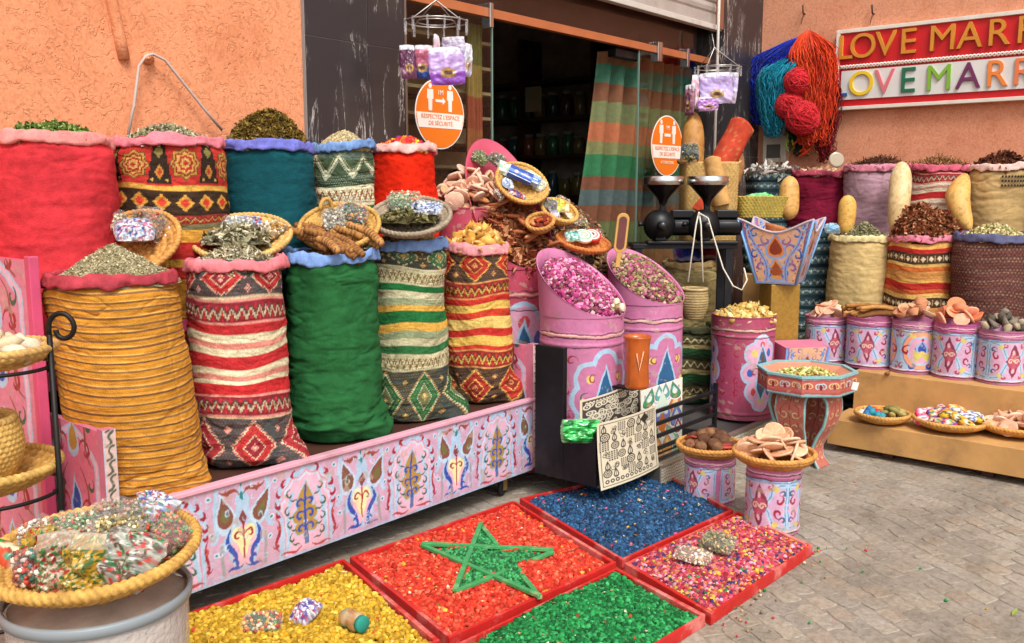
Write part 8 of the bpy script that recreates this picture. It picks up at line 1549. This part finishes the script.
tray('red wooden tray of yellow beads at the bottom left', inset([yl4, yl[1], yl[0], yl3]), 'mustard yellow beads with a few red ones in the leftmost tray', ['#bd952a', '#c9a334', '#a8801e', '#d6b64a', '#b04428'], [30, 28, 22, 12, .8], n=2900, size=.0115, seed=3)
bl = [P(519, 498, ZT), P(622, 560, ZT), P(734, 510, ZT), P(656, 470, ZT)]
e1, e2 = P(519, 498, ZT)[:2], P(655, 462, ZT)[:2]
tray('red wooden tray of dark blue beads under the black case', inset([P(622, 560, ZT), P(734, 510, ZT), P(654, 466, ZT), P(519, 498, ZT)]), 'dark blue beads with stray pink and yellow ones in the back tray', ['#23405e', '#2c5278', '#1c344e', '#3a668c', '#c85a7a', '#d8b03a', '#c02a24'], [30, 28, 24, 12, .9, .6, .6], n=3700, size=.0098, seed=4)
tray('red wooden tray of many-coloured beads at the right end', inset([P(711, 614, ZT), P(813, 545, ZT), P(738, 511, ZT), P(624, 563, ZT)]), 'mixed pink red yellow and violet beads in the right tray', ['#b04052', '#c4606e', '#a02c38', '#c8733a', '#c8a444', '#3a3a62', '#cc929c', '#3a7a4a', '#80344c'], [22, 18, 14, 10, 8, 9, 10, 2, 8], n=2500, size=.0104, seed=5)
g1, g2 = P(617, 567, ZT)[:2], P(706, 614, ZT)[:2]; g3 = g2+vL*1.0; g4 = g1+vL*1.0
tray('red wooden tray of green beads nearest the viewer', inset([g3, g2, g1, g4]), 'emerald green beads with a few red ones in the nearest tray', ['#1c7038', '#2a8a48', '#14542a', '#3c9c5a', '#b04428'], [30, 26, 22, 10, .5], n=3300, size=.0104, seed=6)
# star of wooden strips
tips = [P(*p_, .057) for p_ in ((481, 525), (553, 552), (540, 597), (455, 592), (422, 546))]; sc0 = sum(tips)/5; t = thing('star_frame', 'green painted wooden five-pointed star lying on the scarlet beads', 'star', tuple(sc0*[1, 1, 0])); gw = M('green_wood', '#3f9456', rough=.55, bump=.5, bscale=50, var=.25, vscale=14, dirt=('#c8b98a', .8))
for k in range(5):
    a_, b_ = tips[k]-sc0*[1, 1, 0], tips[(k+2) % 5]-sc0*[1, 1, 0]; d_ = (b_-a_)[:2]; L_ = np.linalg.norm(d_); an = math.atan2(d_[1], d_[0]); m_ = (a_+b_)/2
    MB().add(box(0, 0, 0, L_, .021, .014)).build('star_strip', gw, t, smooth=False, loc=(m_[0], m_[1], .054+.0035*k), rot=(0, 0, an), bevel=.002)
# packets lying on trays
for i, (px, py, w_, h_, t_, pl, tl, yw, lb) in enumerate(((262, 622, .15, .10, .035, ['#5a8a4a', '#d8b060', '#c86a3a', '#dfd0b0', '#b84a3a'], 12, 8, 'flat clear packet of green and orange drops lying on the yellow beads'), (306, 613, .09, .12, .055, ['#e6e4ee', '#5a4a9a', '#b83a4a', '#8a8ac8', '#f0f0f0'], 18, -25, 'white and purple flower-print packet lying on the yellow beads'))):
    packet(lb, P(px, py, .068), w_, h_, t_, pl, (R(tl), 0, TC+R(yw)), 300+i, spots=200)
jar('clear jar with a teal lid lying on the yellow beads', P(345, 617, .085), (R(88), R(-15), TC+R(50)), ('#8a6a48', '#b8a078', '#5a8a7a', '#a87a50'), '#1f8a7a', .034, .085)
packet('clear packet of beige crumbs lying in the middle of the mixed beads', P(693, 556, .075), .17, .11, .03, ['#d8b890', '#c8a080', '#e8d8c0', '#b86a5a', '#efe6da'], (R(8), 0, TC-R(35)), 310)
packet('crumpled green-brown packet standing on the mixed beads', P(718, 543, .085), .16, .11, .05, ['#8a8a58', '#a07a50', '#6a7a40', '#c8a878'], (R(22), 0, TC-R(40)), 311, spots=60)
tag(piece('fallen_leaf', (FLAKES[0][0]*[.04, .018, .01], FLAKES[0][1]), '#8aa04a'), 'small green leaf lying on the cobbles at the right edge', 'leaf').location = P(1015, 612, .004)

# spilled beads and litter round the trays
g = np.random.default_rng(12); sp_ = []
for k in range(110):
    a_, b_ = (P(711, 616, 0), P(818, 548, 0)) if k % 2 else (P(430, 655, 0), P(711, 620, 0)); u_ = g.uniform(-.05, 1.1); q_ = a_*(1-u_)+b_*u_+np.array([g.exponential(.05), -g.exponential(.07), 0]); q_[2] = .006; sp_.append(q_)
for k in range(90): sp_.append(np.array([g.uniform(3, 7.6), g.uniform(-.5, 2.2), .003]))
sp_ = np.array(sp_); v_, f_, c_ = scatter(PEB+FLAKES, sp_, .007*g.uniform(.5, 1.2, len(sp_)), .5, pal(['#c0344c', '#2a8a48', '#bd952a', '#8a7a60', '#b09a78', '#6a5a48', '#c9b898'], len(sp_), None, .2))
tag(mesh('spilled_beads', v_, f_, matte, None, col=c_), 'stray beads and bits of litter scattered on the cobbles', 'litter', None, 'stuff')
# ================================================================== small pieces belong to the part they sit on
SUBS = {'adjusting_knob': 'grinding_head', 'crank_knob': 'crank_arm', 'steel_collar': 'hopper', 'caster_wheel': 'caster_fork', 'end_post': 'end_board', 'bottom_bar': 'slats', 'rail_clip': 'copper_rail',
        'gold_letter': 'backing_board', 'coloured_letter': 'white_panel', 'dark_window': 'housing', 'scalloped_rim': 'painted_face', 'clip': 'wire_ring', 'dark_inset': 'paddle_board', 'text': 'orange_disc', 'person_symbol': 'orange_disc', 'arrow': 'orange_disc', 'patterned_riser': 'step_block', 'rim_band': 'drum_wall', 'braided_rim': 'coiled_bowl', 'lid_disc_': ''}
bpy.context.view_layer.update()
def cen(o): return sum((o.matrix_world @ Vector(c) for c in o.bound_box), Vector())/8
for o in list(scn.objects):
    k = o.name.split('.')[0]
    if o.type == 'MESH' and o.parent is not None and o.parent.type == 'EMPTY' and k in SUBS:
        sib = [c for c in o.parent.children if c.name.split('.')[0] == SUBS[k]]
        if sib:
            p_ = min(sib, key=lambda c: (cen(c)-cen(o)).length); o.parent = p_; o.matrix_parent_inverse = p_.matrix_local.inverted()
